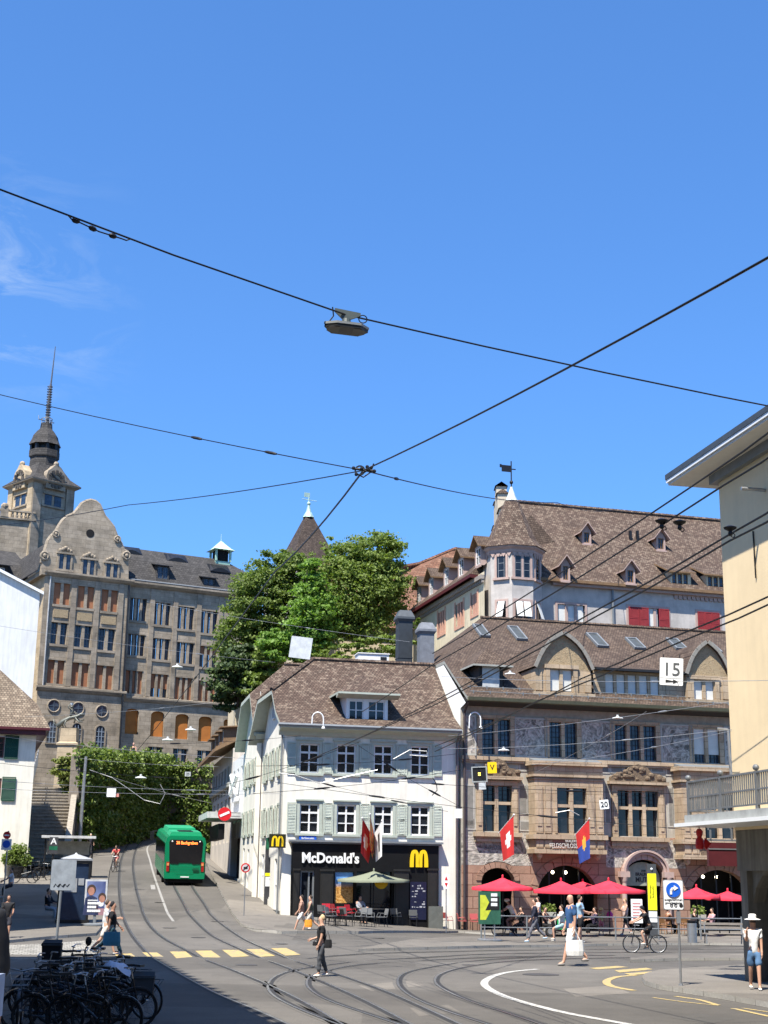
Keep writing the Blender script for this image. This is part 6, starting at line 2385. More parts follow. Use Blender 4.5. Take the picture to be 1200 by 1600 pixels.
def leaf_mat(name,a,b,c,trans=.25):
 n=N(name)
 oi=n.new('ShaderNodeNewGeometry')
 col=n.ramp(oi.outputs['Random Per Island'],[(.0,a),(.55,b),(1.0,c)])
 n.link(col,n.b.inputs['Base Color'])
 n.b.inputs['Subsurface Weight'].default_value=0
 tr=n.new('ShaderNodeBsdfTranslucent')
 n.link(n.mix(1.0,col,(1.1,1.25,.5),'MULTIPLY'),tr.inputs['Color'])
 ms=n.new('ShaderNodeMixShader')
 ms.inputs[0].default_value=trans
 n.link(n.b.outputs[0],ms.inputs[1])
 n.link(tr.outputs[0],ms.inputs[2])
 out=[x for x in n.t.nodes if x.type=='OUTPUT_MATERIAL'][0]
 n.link(ms.outputs[0],out.inputs['Surface'])
 return n.done(.55,0,.3)
M_LEAF_MID=leaf_mat('leaf_mid_green',(.12,.165,.035),(.17,.23,.05),(.24,.30,.075),.4)
M_LEAF_BRIGHT=leaf_mat('leaf_bright_green',(.12,.21,.04),(.18,.30,.055),(.25,.38,.085),.45)
M_LEAF_DARK=leaf_mat('leaf_dark_green',(.10,.145,.034),(.15,.205,.046),(.215,.275,.07),.4)
M_LEAF_DEEP=leaf_mat('leaf_deep_green',(.035,.058,.02),(.055,.085,.028),(.09,.13,.04),.2)
M_LEAF_OLIVE=leaf_mat('leaf_olive',(.12,.15,.035),(.17,.20,.05),(.25,.26,.07))
M_LEAF_IVY=leaf_mat('leaf_ivy',(.07,.115,.022),(.13,.19,.038),(.24,.29,.07),.3)
M_BARK=mat('bark',(.065,.05,.038),.9,var=.4,scale=6)
def leaves(m,c,n,R,rng,s,flat=.5,sc=(1,1,.8),shell=.55):
 for _ in range(n):
  d=V((rng.gauss(0,1),rng.gauss(0,1),rng.gauss(0,1))).normalized()
  r=R*(shell+(1-shell)*rng.random())if rng.random()<.75 else R*rng.random()
  p=V(c)+V((d.x*r*sc[0],d.y*r*sc[1],d.z*r*sc[2]))
  nn=(d*flat+V((rng.gauss(0,.5),rng.gauss(0,.5),rng.gauss(0,.5)+.35))).normalized()
  t=nn.cross(V((rng.random()-.5,rng.random()-.5,rng.random()-.5))).normalized()
  b=nn.cross(t)
  w=s*rng.uniform(.6,1.25)
  h=w*rng.uniform(.5,.8)
  m.add([p-t*w,p-b*h+t*w*.1,p+t*w,p+b*h],[(0,1,2,3)])
def tree(name,lab,base,h,crown,mleaf,seed,nl=9000,ls=.17,blobs=60,trunk=True,group=None,bare=.0):
 0
 rng=random.Random(seed)
 t=thing(name,lab,'tree',base,0,group)
 m=MB()
 tb=MB()
 vol=[c[3]*c[4]*c[5]for c in crown]
 tot=sum(vol)
 per=nl//blobs
 ends=[]
 for c,v in zip(crown,vol):
  for _ in range(max(4,int(blobs*v/tot))):
   d=V((rng.gauss(0,1),rng.gauss(0,1),rng.gauss(0,1))).normalized()
   far=rng.random()<.3
   r=rng.uniform(.3,1.0)**.6 if not far else rng.uniform(.95,1.22)
   p=V((c[0]+d.x*c[3]*r,c[1]+d.y*c[4]*r,c[2]+d.z*c[5]*r))
   R=min(c[3],c[5])*(rng.uniform(.2,.5)if not far else rng.uniform(.1,.2))
   leaves(m,p,int(per*rng.uniform(.5,1.5)*(.35 if far else 1.2)),R,rng,ls,sc=(1.7,1.7,.5),shell=.15)
   ends.append(p)
 m.build('crown',mleaf,t,merge=False)
 if trunk:
  top=V((crown[0][0],crown[0][1],crown[0][2]))
  tb.tube([(0,0,-.5),(top.x*.2,top.y*.2,top.z*.35),(top.x*.6,top.y*.6,top.z*.7),tuple(top)],h*.026,8,r1=h*.008)
  for p in rng.sample(ends,min(16,len(ends))):
   s_=V((top.x*.4,top.y*.4,top.z*rng.uniform(.35,.8)))
   mid=s_.lerp(p,.5)+V((rng.uniform(-.4,.4),rng.uniform(-.4,.4),-.3))
   tb.tube([s_,mid,p],h*.009,5,r1=h*.002)
  tb.build('trunk',M_BARK,t,smooth='all')
 return t
def at_tree(u,v,Y,zb):
 p=P(u,v,Y)
 return V((p.x,p.y,zb))
def crown_px(base,Y,lst):
 out=[]
 for u,v,ru,rv,ry in lst:
  p=P(u,v,Y)-base
  k=Y/FPX
  out.append((p.x,ry*0+(0),p.z,ru*k,max(ru,rv)*k*.8,rv*k))
 return out
def ptree(name,lab,u,vb,Y,lst,*a,**k):
 base=P(u,vb,Y)
 return tree(name,lab,base,P(u,lst[0][1],Y).z-base.z+2,crown_px(base,Y,lst),*a,**k)
ptree('broad_tree','broad mid green tree with airy crown, the tallest beside the church spire',560,1038,114,[(555,935,66,66,0),(568,862,62,36,0),(600,910,38,58,0),(520,965,46,50,0),(560,895,62,36,0),(585,985,40,36,0)],M_LEAF_MID,1,56000,.125,520)
ptree('airy_tree','dark green tree with feathery branches hanging in front of the school',400,1085,118,[(408,945,46,62,0),(430,893,46,34,0),(375,1000,36,55,0),(462,905,36,46,0),(440,985,36,40,0)],M_LEAF_DARK,2,46000,.125,420)
ptree('bright_tree','bright lime green pointed tree in front of the darker ones',487,1040,111,[(487,955,36,50,0),(487,903,19,36,0),(480,1000,40,34,0),(437,1010,28,30,0)],M_LEAF_BRIGHT,3,24000,.15,240)
ptree('overhanging_tree','dark leathery leaved tree hanging low over the street row',372,1095,114,[(372,1050,36,54,0),(350,1070,22,40,0),(395,1035,30,40,0),(385,1100,24,10,0)],M_LEAF_DEEP,4,15000,.18,110)
ptree('young_tree','slim green tree growing at the foot of the overhanging one',425,1075,112,[(428,1035,30,34,0),(408,1068,26,26,0)],M_LEAF_MID,5,7000,.16,60)
ptree('garden_shrub','olive shrub along the hill terrace behind the white house ridge',560,1038,109,[(540,1018,48,18,0),(600,1012,42,22,0)],M_LEAF_MID,6,8000,.14,60,trunk=False)
ptree('terrace_bush','green bush between the two ventilation shafts',650,1000,96,[(650,975,10,9,0)],M_LEAF_MID,8,900,.12,10,trunk=False)
ptree('feathery_shrub','yellow green feathery shrub in front of the monument pedestal',108,1245,120,[(108,1205,22,24,0),(98,1195,18,16,0),(115,1225,17,22,0)],M_LEAF_OLIVE,9,9000,.14,90,trunk=False)
I0,I1,I2=P(122,1250,116),P(252,1250,142),P(338,1250,144)
iv=thing('ivy_wall','high retaining wall covered in ivy along the climbing street','wall',(I0.x,I0.y,2))
rng=random.Random(11)
m=MB()
L=MB()
segs=[(V((I0.x,I0.y)),V((I1.x,I1.y)),128,252,1181,1190),(V((I1.x,I1.y)),V((I2.x,I2.y)),252,338,1190,1202)]
for a,b,ua,ub,va,vb in segs:
 za,zb=P(ua,va,a.y).z,P(ub,vb,b.y).z
 d=(b-a)
 n_=V((d.y,-d.x)).normalized()
 if n_.y>0 and abs(n_.y)>abs(n_.x):
  n_=-n_
 o=V((I0.x,I0.y,2))
 q=[V((a.x,a.y,0))-V((0,0,0)),V((b.x,b.y,0)),V((b.x,b.y,zb)),V((a.x,a.y,za))]
 m.extrude([p-o for p in q],(-n_.x*.8,-n_.y*.8,0))
 cnt=int(d.length*26)
 for k in range(cnt):
  t=rng.random()
  hh=rng.random()**.9
  zt_=lerp(za,zb,t)
  base=zg(a.x+d.x*t,a.y+d.y*t)+.2
  z=lerp(base,zt_+.5,hh)
  R=rng.uniform(.35,.95)*(1.25 if hh>.85 else 1)
  p=V((a.x+d.x*t,a.y+d.y*t,z))+V((n_.x,n_.y,0))*rng.uniform(.0,.5)
  leaves(L,p-o,46,R,rng,.16,sc=(1,1,.85))
m.build('masonry',mat('retaining_stone',(.2,.17,.14),.9),iv)
L.build('ivy',M_LEAF_IVY,iv,merge=False)
YB=41.0
pc_=P(1146,1250,YB)
RD=V((.2,-1,0)).normalized()
fy=Frame((pc_.x,pc_.y,0),atan2(RD.y,RD.x))
yb_=thing('yellow_building','yellow rendered building with wide flat eaves, a railed balcony and open arcade','building',fy.o,fy.ang)
f=fy
LR=26.0
zW0=f.atx(1160,1305,0)[1]if False else f.z(1160,1290)
zSof=f.z(1123,752)
m=MB()
zB=4.15
m.quad((0,0,zB),(LR,0,zB),(LR,0,zSof),(0,0,zSof))
m.quad((0,16,zB),(0,0,zB),(0,0,zSof),(0,16,zSof))
m.quad((LR,0,zB),(LR,16,zB),(LR,16,zSof),(LR,0,zSof))
m.quad((0,16,zB),(0,16,zSof),(LR,16,zSof),(LR,16,zB))
m.build('upper_wall',M_YELLOW,yb_,merge=False)
m=MB()
m.box(-.28,LR+.2,-.18,16.2,zSof-.05,zSof+.22)
m.build('wall_head_moulding',M_GREYMETAL,yb_)
m=MB()
m.box(-1.55,LR+1.5,-.95,17,zSof+.224,zSof+.30)
m.build('eaves_soffit',mat('pale_soffit_paint',(.62,.60,.55),.8,var=.06),yb_)
m=MB()
m.box(-1.6,LR+1.5,-1.0,17.0,zSof+.304,zSof+.40)
m.build('eaves_edge',M_SIGNWHITE,yb_)
m=MB()
m.box(-1.62,LR+1.5,-1.02,17.05,zSof+.404,zSof+.57)
m.build('roof_edge',mat('dark_roof_edge',(.05,.058,.065),.5),yb_)
concrete=plaster('arcade_concrete',(.24,.23,.2),.3,.7,.3,.3,12)
m=MB()
m.box(0,LR,.02,.62,3.05,zB-.002)
m.box(.02,.62,.62,16,3.05,zB-.004)
m.build('arcade_beam',concrete,yb_)
xq=f.x(1196,1440)-.1
for x0 in(.1,5.6,11.1,16.6):
 m=MB()
 m.box(x0,x0+.42,.05,.72,-.1,3.05)
 m.build('arcade_pier',concrete,yb_)
 m=MB()
 for s_ in(0,):
  m.extrude([(x0+.42,.2,3.05),(x0+1.4,.2,3.05),(x0+1.05,.2,2.92),(x0+.65,.2,2.6),(x0+.42,.2,2.2)],(0,.35,0))
 m.build('pier_bracket',concrete,yb_)
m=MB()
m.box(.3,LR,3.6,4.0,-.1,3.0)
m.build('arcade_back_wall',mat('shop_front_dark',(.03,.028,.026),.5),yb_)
m=MB()
m.quad((0,.62,3.04),(LR,.62,3.04),(LR,16,3.04),(0,16,3.04))
m.build('arcade_ceiling',concrete,yb_)
bx0,by=-.35,-1.35
zs0=f.z(1100,1290,by)
m=MB()
m.box(bx0,LR,by,-.004,zs0+.1,zs0+.32)
bal=m.build('balcony_slab',mat('balcony_slab_grey',(.3,.31,.3),.7),yb_)
m=MB()
m.box(bx0-.25,LR,by-.22,-.006,zs0,zs0+.098)
m.build('balcony_edge',M_SIGNWHITE,bal)
rail_=MB()
zr0,zr1=zs0+.42,zs0+1.22
rail_.box(bx0+.08,LR,by+.08,by+.14,zr1,zr1+.05)
rail_.box(bx0+.08,LR,by+.085,by+.135,zr0,zr0+.04)
rail_.box(bx0+.08,LR,by+.09,by+.13,(zr0+zr1)/2-.02,(zr0+zr1)/2+.02)
rail_.box(bx0+.08,bx0+.14,by+.14,-.05,zr1,zr1+.05)
rail_.box(bx0+.085,bx0+.135,by+.14,-.05,zr0,zr0+.04)
x=bx0+.2
while x<LR:
 rail_.box(x-.018,x+.018,by+.095,by+.125,zr0,zr1)
 x+=.125
y=by+.25
while y<-.1:
 rail_.box(bx0+.095,bx0+.125,y-.018,y+.018,zr0,zr1)
 y+=.125
rail_.build('balcony_railing',mat('railing_grey',(.17,.18,.19),.5,.3),yb_)
k=0
x=bx0+.11
while x<12:
 m=MB()
 m.box(x-.045,x+.045,by+.065,by+.155,zs0+.32,zr1+.05)
 m.sphere((x,by+.11,zr1+.14),.085,10,7)
 m.build('railing_post',mat('railing_grey',(.17,.18,.19),.5,.3),yb_)
 x+=2.15
m=MB()
xx,zz=f.at(1196,766)
m.tube([(xx,0,zz),(xx-.05,-.7,zz+.02)],.05,6)
m.build('wall_bracket',M_STEEL,yb_)
xx,zz=f.at(1178,830)
m=MB()
m.tube([(xx,-.03,zz),(xx+.02,-.03,zz-1.35)],.022,5)
m.build('wall_cable',M_DARKMETAL,yb_)
xx,zz=f.at(1140,1140)
m=MB()
m.tube([(xx,-.02,zz-1.3),(xx,-.05,zz)],.04,5)
m.tube([(xx,-.05,zz),(xx-.05,-.35,zz+.02)],.04,5)
m.build('wire_anchor',M_STEEL,yb_)
hp=f.M@V((bx0+.3,by+.3,zs0))
rs=thing('hanging_red_sign','small red bottle shaped sign hanging under the balcony corner','sign',hp,radians(10))
m=MB()
m.lathe([(.03,-.62),(.11,-.6),(.13,-.5),(.11,-.34),(.06,-.28),(.09,-.2),(.1,-.12),(.05,-.05)],12)
m.build('red_figure',M_RED,rs)
m=MB()
m.extrude([(.18,0,-.3),(.34,0,-.45),(.18,0,-.62),(.1,0,-.45)],(0,.06,0))
m.build('red_diamond',M_RED,rs)
m=MB()
m.tube([(0,0,-.06),(0,0,0)],.015,5)
m.tube([(.2,0,-.34),(.2,0,0)],.015,5)
m.build('hanger',M_DARKMETAL,rs)
hb=P(1132,1335,46)
hs_=thing('hanging_sign_box','dark maroon sign box with pale frame hanging under the balcony','sign',hb,radians(8))
m=MB()
m.box(-.55,.5,-.08,.08,-.36,.36)
m.build('sign_box',M_MAROON,hs_)
m=MB()
for a,b,c_,d_ in((-.58,.53,.4,.46),(-.5,-.44,.4,.75),(.2,.26,.4,.8),(-.55,.5,.14,.18)):
 m.box(a,b,-.1,-.085,c_,d_)
m.tube([(-.5,0,.74),(-.5,0,1.35)],.02,5)
m.tube([(.23,0,.78),(.23,0,1.35)],.02,5)
m.build('sign_frame',M_STEEL,hs_)
def onground(u,v,dz=0.0):
 return G(u,v,dz)
def hpx(u,v,Y):
 return P(u,v,Y).z
def pole(m,h,r=.035,x=0,y=0,z0=0):
 m.lathe([(r,z0),(r,h)],8,(x,y,0))
bp=G(287.5,1384)
bus=thing('city_bus','bright green city bus driving uphill, seen from behind','bus',bp,radians(11.5))
bus.rotation_euler.x=.068
GR=mat('bus_green_paint',(.0,.20,.085),.25,var=.06)
GR2=mat('bus_roof_green',(.02,.36,.17),.3,var=.06)
W_,L_=1.26,12.0
pr=[(-W_,.42),(-W_,2.55),(-W_+.1,2.88),(-W_+.3,3.0),(W_-.3,3.0),(W_-.1,2.88),(W_,2.55),(W_,.42)]
m=MB()
m.prof_y([(x,z)for x,z in pr],.12,L_)
m.extrude([(x*.97,.12,z*.985+.01)for x,z in pr],(0,-.1,0))
m.extrude([(x*.93,.02,z*.95+.04)for x,z in pr],(0,-.05,0))
m.build('body',GR,bus)
m=MB()
m.extrude([(-.98,-.06,1.42),(-.9,-.06,1.32),(-.45,-.06,1.30),(-.38,-.06,1.38),(.38,-.06,1.38),(.45,-.06,1.30),(.9,-.06,1.32),(.98,-.06,1.42),(1.04,-.06,2.62),(.96,-.06,2.76),(-.96,-.06,2.76),(-1.04,-.06,2.62)],(0,.025,0))
rw=m.build('rear_window',mat('bus_black_glass',(.006,.006,.008),.08),bus)
text_mesh('line_display','38 Bachgraben',.26,emit('display_orange',(1,.16,.03),2.2),.004,.004,rw,TL(.05,-.075,2.5),sx=.86)
for s_ in(-1,1):
 m=MB()
 m.box(s_*1.06-.09,s_*1.06+.09,-.07,.02,.86,1.42)
 t=m.build('tail_light',mat('tail_light_red',(.35,.01,.01),.2),bus)
 MB().box(s_*1.06-.07,s_*1.06+.07,-.085,-.072,1.2,1.36).build('indicator_lens',mat('orange_lens',(.75,.28,.1),.2),t)
 MB().sphere((s_*.85,-.06,2.66),.05,8,6).build('marker_light',M_SIGNWHITE,bus)
m=MB()
m.extrude([(-1.2,-.1,.42),(1.2,-.1,.42),(1.22,-.1,.78),(.55,-.1,.7),(.42,-.1,.6),(-.42,-.1,.6),(-.55,-.1,.7),(-1.22,-.1,.78)],(0,.14,0))
m.build('bumper',GR,bus)
m=MB()
for x in(-.98,.98):
 m.box(x-.008,x+.008,-.085,-.079,.86,1.3)
m.box(-.98,.98,-.085,-.079,.82,.832)
m.box(-.98,.98,-.084,-.079,1.1,1.108)
for k in range(6):
 m.box(.45,.85,-.086,-.079,.9+k*.03,.912+k*.03)
m.build('hatch_seam',M_DARKMETAL,bus)
MB().box(-.26,.26,-.125,-.101,.5,.57).build('number_plate',M_SIGNWHITE,bus)
m=MB()
m.extrude([(-1.02,.5,2.98),(1.02,.5,2.98),(.9,.5,3.22),(-.9,.5,3.22)],(0,3.2,0))
m.extrude([(-.95,4.6,2.98),(.95,4.6,2.98),(.85,4.6,3.3),(-.85,4.6,3.3)],(0,5.2,0))
rp=m.build('roof_unit',GR2,bus)
for y in(.7,1.5,2.3):
 MB().box(-.45,.45,y,y+.4,3.222,3.25).build('roof_grille',M_DARKMETAL,rp)
m=MB()
m.box(-W_-.012,-W_-.002,.6,L_-.3,1.35,2.5)
m.box(W_+.002,W_+.012,.6,L_-.3,1.35,2.5)
m.build('side_windows',mat('bus_black_glass',(.006,.006,.008),.08),bus)
m=MB()
m.box(-1.15,1.15,.2,L_-.2,.16,.42)
m.build('underbody',M_DARK,bus)
for y in(2.9,9.2):
 for s_ in(-1,1):
  m=MB()
  m.lathe([(.3,-.15),(.48,-.15),(.5,-.1),(.5,.1),(.48,.15),(.3,.15)],20,T=Matrix.Translation((s_*1.1,y,.5))@Matrix.Rotation(pi/2,4,'Y'))
  wh=m.build('wheel',mat('tyre_rubber',(.015,.015,.016),.8),bus)
  m=MB()
  m.lathe([(.3,-.1),(.3,.1)],14,T=Matrix.Translation((s_*1.13,y,.5))@Matrix.Rotation(pi/2,4,'Y'))
  m.build('rim',M_STEEL,wh)
m=MB()
m.tube([(-1.2,L_-.1,2.8),(-1.55,L_+.1,2.75)],.04,5)
m.box(-1.7,-1.42,L_-.02,L_+.12,2.2,2.75)
m.build('mirror',M_DARKMETAL,bus)
def parasol(name,lab,u,v,vr,wpx,col,rz,group=None,sides=4,base_v=1461):
 b=G(u,base_v,.1)
 k=b.y/FPX
 zt,ze=P(u,v,b.y).z,P(u,vr,b.y).z
 t=thing(name,lab,'parasol',b,rz,group)
 R=wpx*k/2
 ht,he=zt-b.z,ze-b.z
 m=MB()
 nseg=6
 for s_ in range(sides):
  a0,a1=2*pi*s_/sides,2*pi*(s_+1)/sides
  pv=None
  for i in range(nseg+1):
   q=i/nseg
   row=[]
   for j in range(5):
    w=j/4
    p=V((cos(a0),sin(a0),0)).lerp(V((cos(a1),sin(a1),0)),w)*R*q
    sag=.05*sin(pi*w)*q+.09*sin(pi*q)
    row.append((p.x,p.y,ht-(ht-he)*q-sag*.6))
   if pv:
    for j in range(4):
     m.quad(pv[j],pv[j+1],row[j+1],row[j])
   pv=row
  for j in range(4):
   a,c=V(pv[j]),V(pv[j+1])
   m.quad(a,c,c-V((0,0,.14)),a-V((0,0,.14)))
 cn=m.build('canopy',col,t,merge=False,smooth='all')
 m=MB()
 m.lathe([(.05,ht-.05),(.05,ht+.1),(.02,ht+.14)],8)
 m.build('finial',col,t)
 m=MB()
 pole(m,ht,.03)
 m.lathe([(.3,0),(.3,.08)],12)
 m.build('pole',M_DARKMETAL,t)
 m=MB()
 for s_ in range(sides):
  a=2*pi*s_/sides
  m.tube([(0,0,ht-.08),(cos(a)*R*.97,sin(a)*R*.97,he-.02)],.014,4)
 m.build('ribs',M_DARKMETAL,t)
 return t
n=N('red_canvas')
n.b.inputs['Base Color'].default_value=(.62,.022,.05,1)
co_=n.coord('Object')
n.link(n.ramp(n.noise(co_,2.0,4),[(.3,(.52,.016,.038)),(.7,(.70,.03,.06))]),n.b.inputs['Base Color'])
M_REDCANVAS=n.done(.85)
M_GREENCANVAS=mat('olive_canvas',(.19,.21,.15),.85,var=.1)
for i,(u,v,vr,wd,lab,bv,rz)in enumerate(((786,1371,1386.5,100,'red parasol in front of the small arched doorway',1461,.3),(878,1376,1391,112,'red parasol in front of the first big arch, behind the bald man',1463,.75),(953,1375.5,1391,118,'red parasol nearest the tavern portal, over the child with the balloon',1463,.2),(912,1377,1387,92,'red parasol set further back between the two middle ones',1455,.5),(1091,1386,1399,84,'red parasol beside the round arrow sign',1463,.35),(1140,1392,1402,84,'paler red parasol half hidden by the dark arcade pier',1462,.75),(1215,1398,1409,70,'red parasol glimpsed beyond the arcade pier',1462,.3))):
 parasol('red_parasol',lab,u,v,vr,wd,M_REDCANVAS,rz,'red parasols outside the tavern',4,bv)
parasol('olive_parasol','olive green parasol over the tables at the black shopfront',583,1361,1374,112,M_GREENCANVAS,.25,None,4,1442)
def chair(lab,colm,group,wood=False):
 t=thing('cafe_chair',lab,'chair',group=group)
 m=MB()
 m.prof_x([(-.2,.43),(.2,.44),(.22,.46),(-.2,.46)],-.2,.2)
 m.build('seat',colm,t)
 m=MB()
 m.prof_x([(.2,.55),(.27,.84),(.3,.84),(.235,.55)],-.21,.21)
 m.build('backrest',colm,t)
 for x in(-.18,.18):
  for y,y2 in((-.18,-.21),(.18,.24)):
   m=MB()
   m.tube([(x,y,.44),(x*1.08,y2,0)],.014,5)
   m.build('leg',colm if wood else M_DARKMETAL,t)
  m=MB()
  m.tube([(x,.2,.44),(x*1.05,.25,.6)],.014,5)
  m.tube([(x*1.05,.24,.6),(x*1.1,-.1,.64),(x*1.05,-.19,.44)],.012,5)
  m.build('armrest',colm,t)
 return t
def table(lab,top,group):
 t=thing('cafe_table',lab,'table',group=group)
 m=MB()
 m.box(-.35,.35,-.35,.35,.72,.75)
 m.build('tabletop',top,t)
 m=MB()
 pole(m,.72,.03)
 m.build('leg',M_DARKMETAL,t)
 m=MB()
 m.box(-.28,.28,-.03,.03,0,.03)
 m.box(-.03,.03,-.28,.28,.031,.05)
 m.build('base',M_DARKMETAL,t)
 return t
CH_RED=mat('red_chair_plastic',(.42,.02,.03),.45,var=.1)
CH_GREY=mat('grey_chair_plastic',(.16,.165,.165),.5,var=.15)
CH_COR=mat('coral_chair_metal',(.38,.075,.07),.5,var=.15)
CH_WOOD=mat('rattan_chair',(.26,.13,.05),.7,var=.3)
TB_DK=mat('dark_tabletop',(.045,.045,.045),.4)
LBR={'g':'grey plastic cafe chair outside the black shopfront','r':'bright red plastic chair outside the black shopfront','c':'coral red metal chair grouped at the drainpipe between the two buildings','w':'brown rattan chair by the tavern portal'}
protos={}
rng=random.Random(5)
seatspots=[]
for kd,u,v,rz in(('g',505,1443,2.8),('r',512,1440,.4),('g',518,1447,1.2),('r',527,1440,2.0),('r',534,1446,.2),('g',541,1447,2.4),('r',549,1441,1.0),('g',563,1447,-.8),('g',577,1448,.3),('g',596,1448,-1.2),('r',607,1440,1.9),('g',619,1446,2.6),('g',631,1442,.2),('g',646,1448,3.0),('g',661,1446,-1.6),('r',603,1436,2.6),('c',690,1449,.3),('c',700,1452,2.2),('c',712,1450,.5),('c',722,1453,1.7),('c',733,1451,2.6),('c',742,1454,.2),('c',706,1446,1.4),('c',729,1447,3.0),('w',1033,1459,.4),('w',1041,1460,2.0),('w',1066,1460,1.0),('w',1073,1459,2.6)):
 p=G(u,v,.11)
 if kd not in protos:
  c_=chair(LBR[kd],{'g':CH_GREY,'r':CH_RED,'c':CH_COR,'w':CH_WOOD}[kd],{'g':'grey chairs at the shopfront','r':'red chairs at the shopfront','c':'coral chairs by the drainpipe','w':'rattan chairs by the portal'}[kd],kd=='w')
  protos[kd]=c_
  c_.location,c_.rotation_euler=p,(0,0,rz)
 else:
  dup(protos[kd],p,rz)
tb0=None
for u,v,lab in((524,1446,0),(567,1443,0),(590,1444,0),(640,1445,0),(707,1449,1),(735,1450,1),(1050,1459,2),(1092,1460,2),(1125,1460,2),(865,1458,2)):
 p=G(u,v,.11)
 L3=('small dark square table under or near the olive parasol','small dark table among the coral chairs','small dark table on the tavern terrace')[lab]
 G3=('tables at the shopfront','tables by the drainpipe','tables on the tavern terrace')[lab]
 if tb0 is None:
  tb0=table(L3,TB_DK,G3)
  tb0.location=p
 else:
  dup(tb0,p,rng.uniform(0,1),L3,G3)
for u,v,lab in((858,1457,'grey planter box with low plants in front of the first big arch'),(1092,1461,'pale round planter box under the parasol beside the arrow sign')):
 p=G(u,v-3,.11)
 t=thing('planter',lab,'planter',p)
 m=MB()
 m.lathe([(.42,0),(.5,.95),(.45,.95),(.42,.85)],4,rot=pi/4)
 m.build('box',mat('pale_planter',(.4,.39,.34),.7),t)
 m=MB()
 leaves(m,(0,0,1.1),260,.42,rng,.07)
 m.build('plants',M_LEAF_MID,t,merge=False)
t=thing('menu_stand','white menu board leaning at the tavern portal','menu board',G(996,1458,.11),.1)
m=MB()
m.box(-.3,.3,-.02,.02,.5,1.7)
m.build('board',M_SIGNWHITE,t)
m=MB()
for k in range(6):
 m.box(-.22,.1+.02*k,-.027,-.0205,.7+k*.15,.74+k*.15)
m.build('print',mat('menu_print_red',(.5,.1,.08),.6),t)
m=MB()
m.tube([(-.25,.02,.5),(-.25,.1,0)],.015,4)
m.tube([(.25,.02,.5),(.25,.1,0)],.015,4)
m.build('stand',M_DARKMETAL,t)
ra,rb_=G(752,1468.5,.1),G(1160,1471,.1)
t=thing('guard_railing','grey two bar guard railing along the tram stop platform','railing',ra)
d=rb_-ra
m=MB()
for h in(1.0,.52):
 m.tube([(0,0,h),(d.x,d.y,d.z+h)],.028,6)
m.build('bars',M_GREYMETAL,t)
for k in range(7):
 q=d*(k/6)
 m=MB()
 pole(m,1.02,.035,q.x,q.y)
 m.build('post',M_GREYMETAL,t)
def panel(m,w,h,z,y=0,t=.02,r=.05):
 pts=[]
 for cx,cz,a0 in((w/2-r,z-h/2+r,-pi/2),(w/2-r,z+h/2-r,0),(-w/2+r,z+h/2-r,pi/2),(-w/2+r,z-h/2+r,pi)):
  for k in range(5):
   a=a0+k*pi/8
   pts.append((cx+r*cos(a),y,cz+r*sin(a)))
 m.extrude(pts,(0,t,0))
def disc(m,R,z,y=0,t=.02,x=0,n=28):
 m.lathe([(R,0),(R,t)],n,T=Matrix.Translation((x,y+t,z))@Matrix.Rotation(pi/2,4,'X'))
p=G(1064,1540,.13)
k=p.y/FPX
t=thing('arrow_sign','white sign board with a blue round turn arrow on a tall steel post','traffic sign',p,radians(-3))
h0,h1=P(1058,1421,p.y).z-p.z,P(1058,1376,p.y).z-p.z
wd=28.5*k
m=MB()
m.lathe([(.032,0),(.032,h1-.1)],10)
m.lathe([(.06,0),(.05,.05)],10)
m.box(-.05,.05,-.05,.05,1.55,1.85)
m.build('post',M_STEEL,t)
xo=-.12
m=MB()
panel(m,wd,h1-h0,(h0+h1)/2,-.06,.02,.04)
for i in range(len(m.v)):
 m.v[i].x+=xo
bd=m.build('board',M_SIGNWHITE,t)
m=MB()
panel(m,wd+.04,h1-h0+.04,(h0+h1)/2,-.039,.012,.05)
for i in range(len(m.v)):
 m.v[i].x+=xo
m.build('board_rim',M_STEEL,t)
zc=h1-wd*.47
m=MB()
disc(m,wd*.38,zc,-.085,.02,xo)
m.build('blue_disc',M_BLUE,bd)
m=MB()
pts=[V((xo-wd*.13,0,zc-wd*.22)),V((xo-wd*.13,0,zc-wd*.05)),V((xo-wd*.06,0,zc+wd*.06)),V((xo+wd*.04,0,zc+wd*.09))]
for a,b in zip(pts,pts[1:]):
 dd_=(b-a).normalized()
 nn=V((-dd_.z,0,dd_.x))*wd*.055
 m.extrude([a-nn-dd_*.01+V((0,-.1,0)),b-nn+dd_*.01+V((0,-.1,0)),b+nn+dd_*.01+V((0,-.1,0)),a+nn-dd_*.01+V((0,-.1,0))],(0,.012,0))
m.extrude([(xo+wd*.03,-.1,zc-wd*.05),(xo+wd*.26,-.1,zc+wd*.09),(xo+wd*.03,-.1,zc+wd*.23)],(0,.012,0))
m.build('arrow',M_SIGNWHITE,bd)
text_mesh('sign_lettering','ausgenommen',.085,M_SIGNBLACK,.003,.001,bd,TL(xo,-.064,zc-wd*.56),sx=.95)
text_mesh('sign_lettering','gewerbsmässige',.075,M_SIGNBLACK,.003,.001,bd,TL(xo,-.064,zc-wd*.72),sx=.9)
m=MB()
m.torus((xo-.06,-.066,h0+.1),.035,.008,'y',12,4)
m.torus((xo+.05,-.066,h0+.1),.035,.008,'y',12,4)
m.tube([(xo-.06,-.066,h0+.1),(xo-.02,-.066,h0+.16),(xo+.04,-.066,h0+.16),(xo+.05,-.066,h0+.1)],.008,4)
m.build('bicycle_symbol',M_SIGNBLACK,bd)
m=MB()
disc(m,.05,h0+.1,-.068,.006,xo+.19,14)
m.build('symbol_dot',M_SIGNBLACK,bd)
p=G(1021,1466,.1)
k=p.y/FPX
t=thing('yellow_column','slim dark stop column with a lemon yellow upper panel and white lower panel','information column',p)
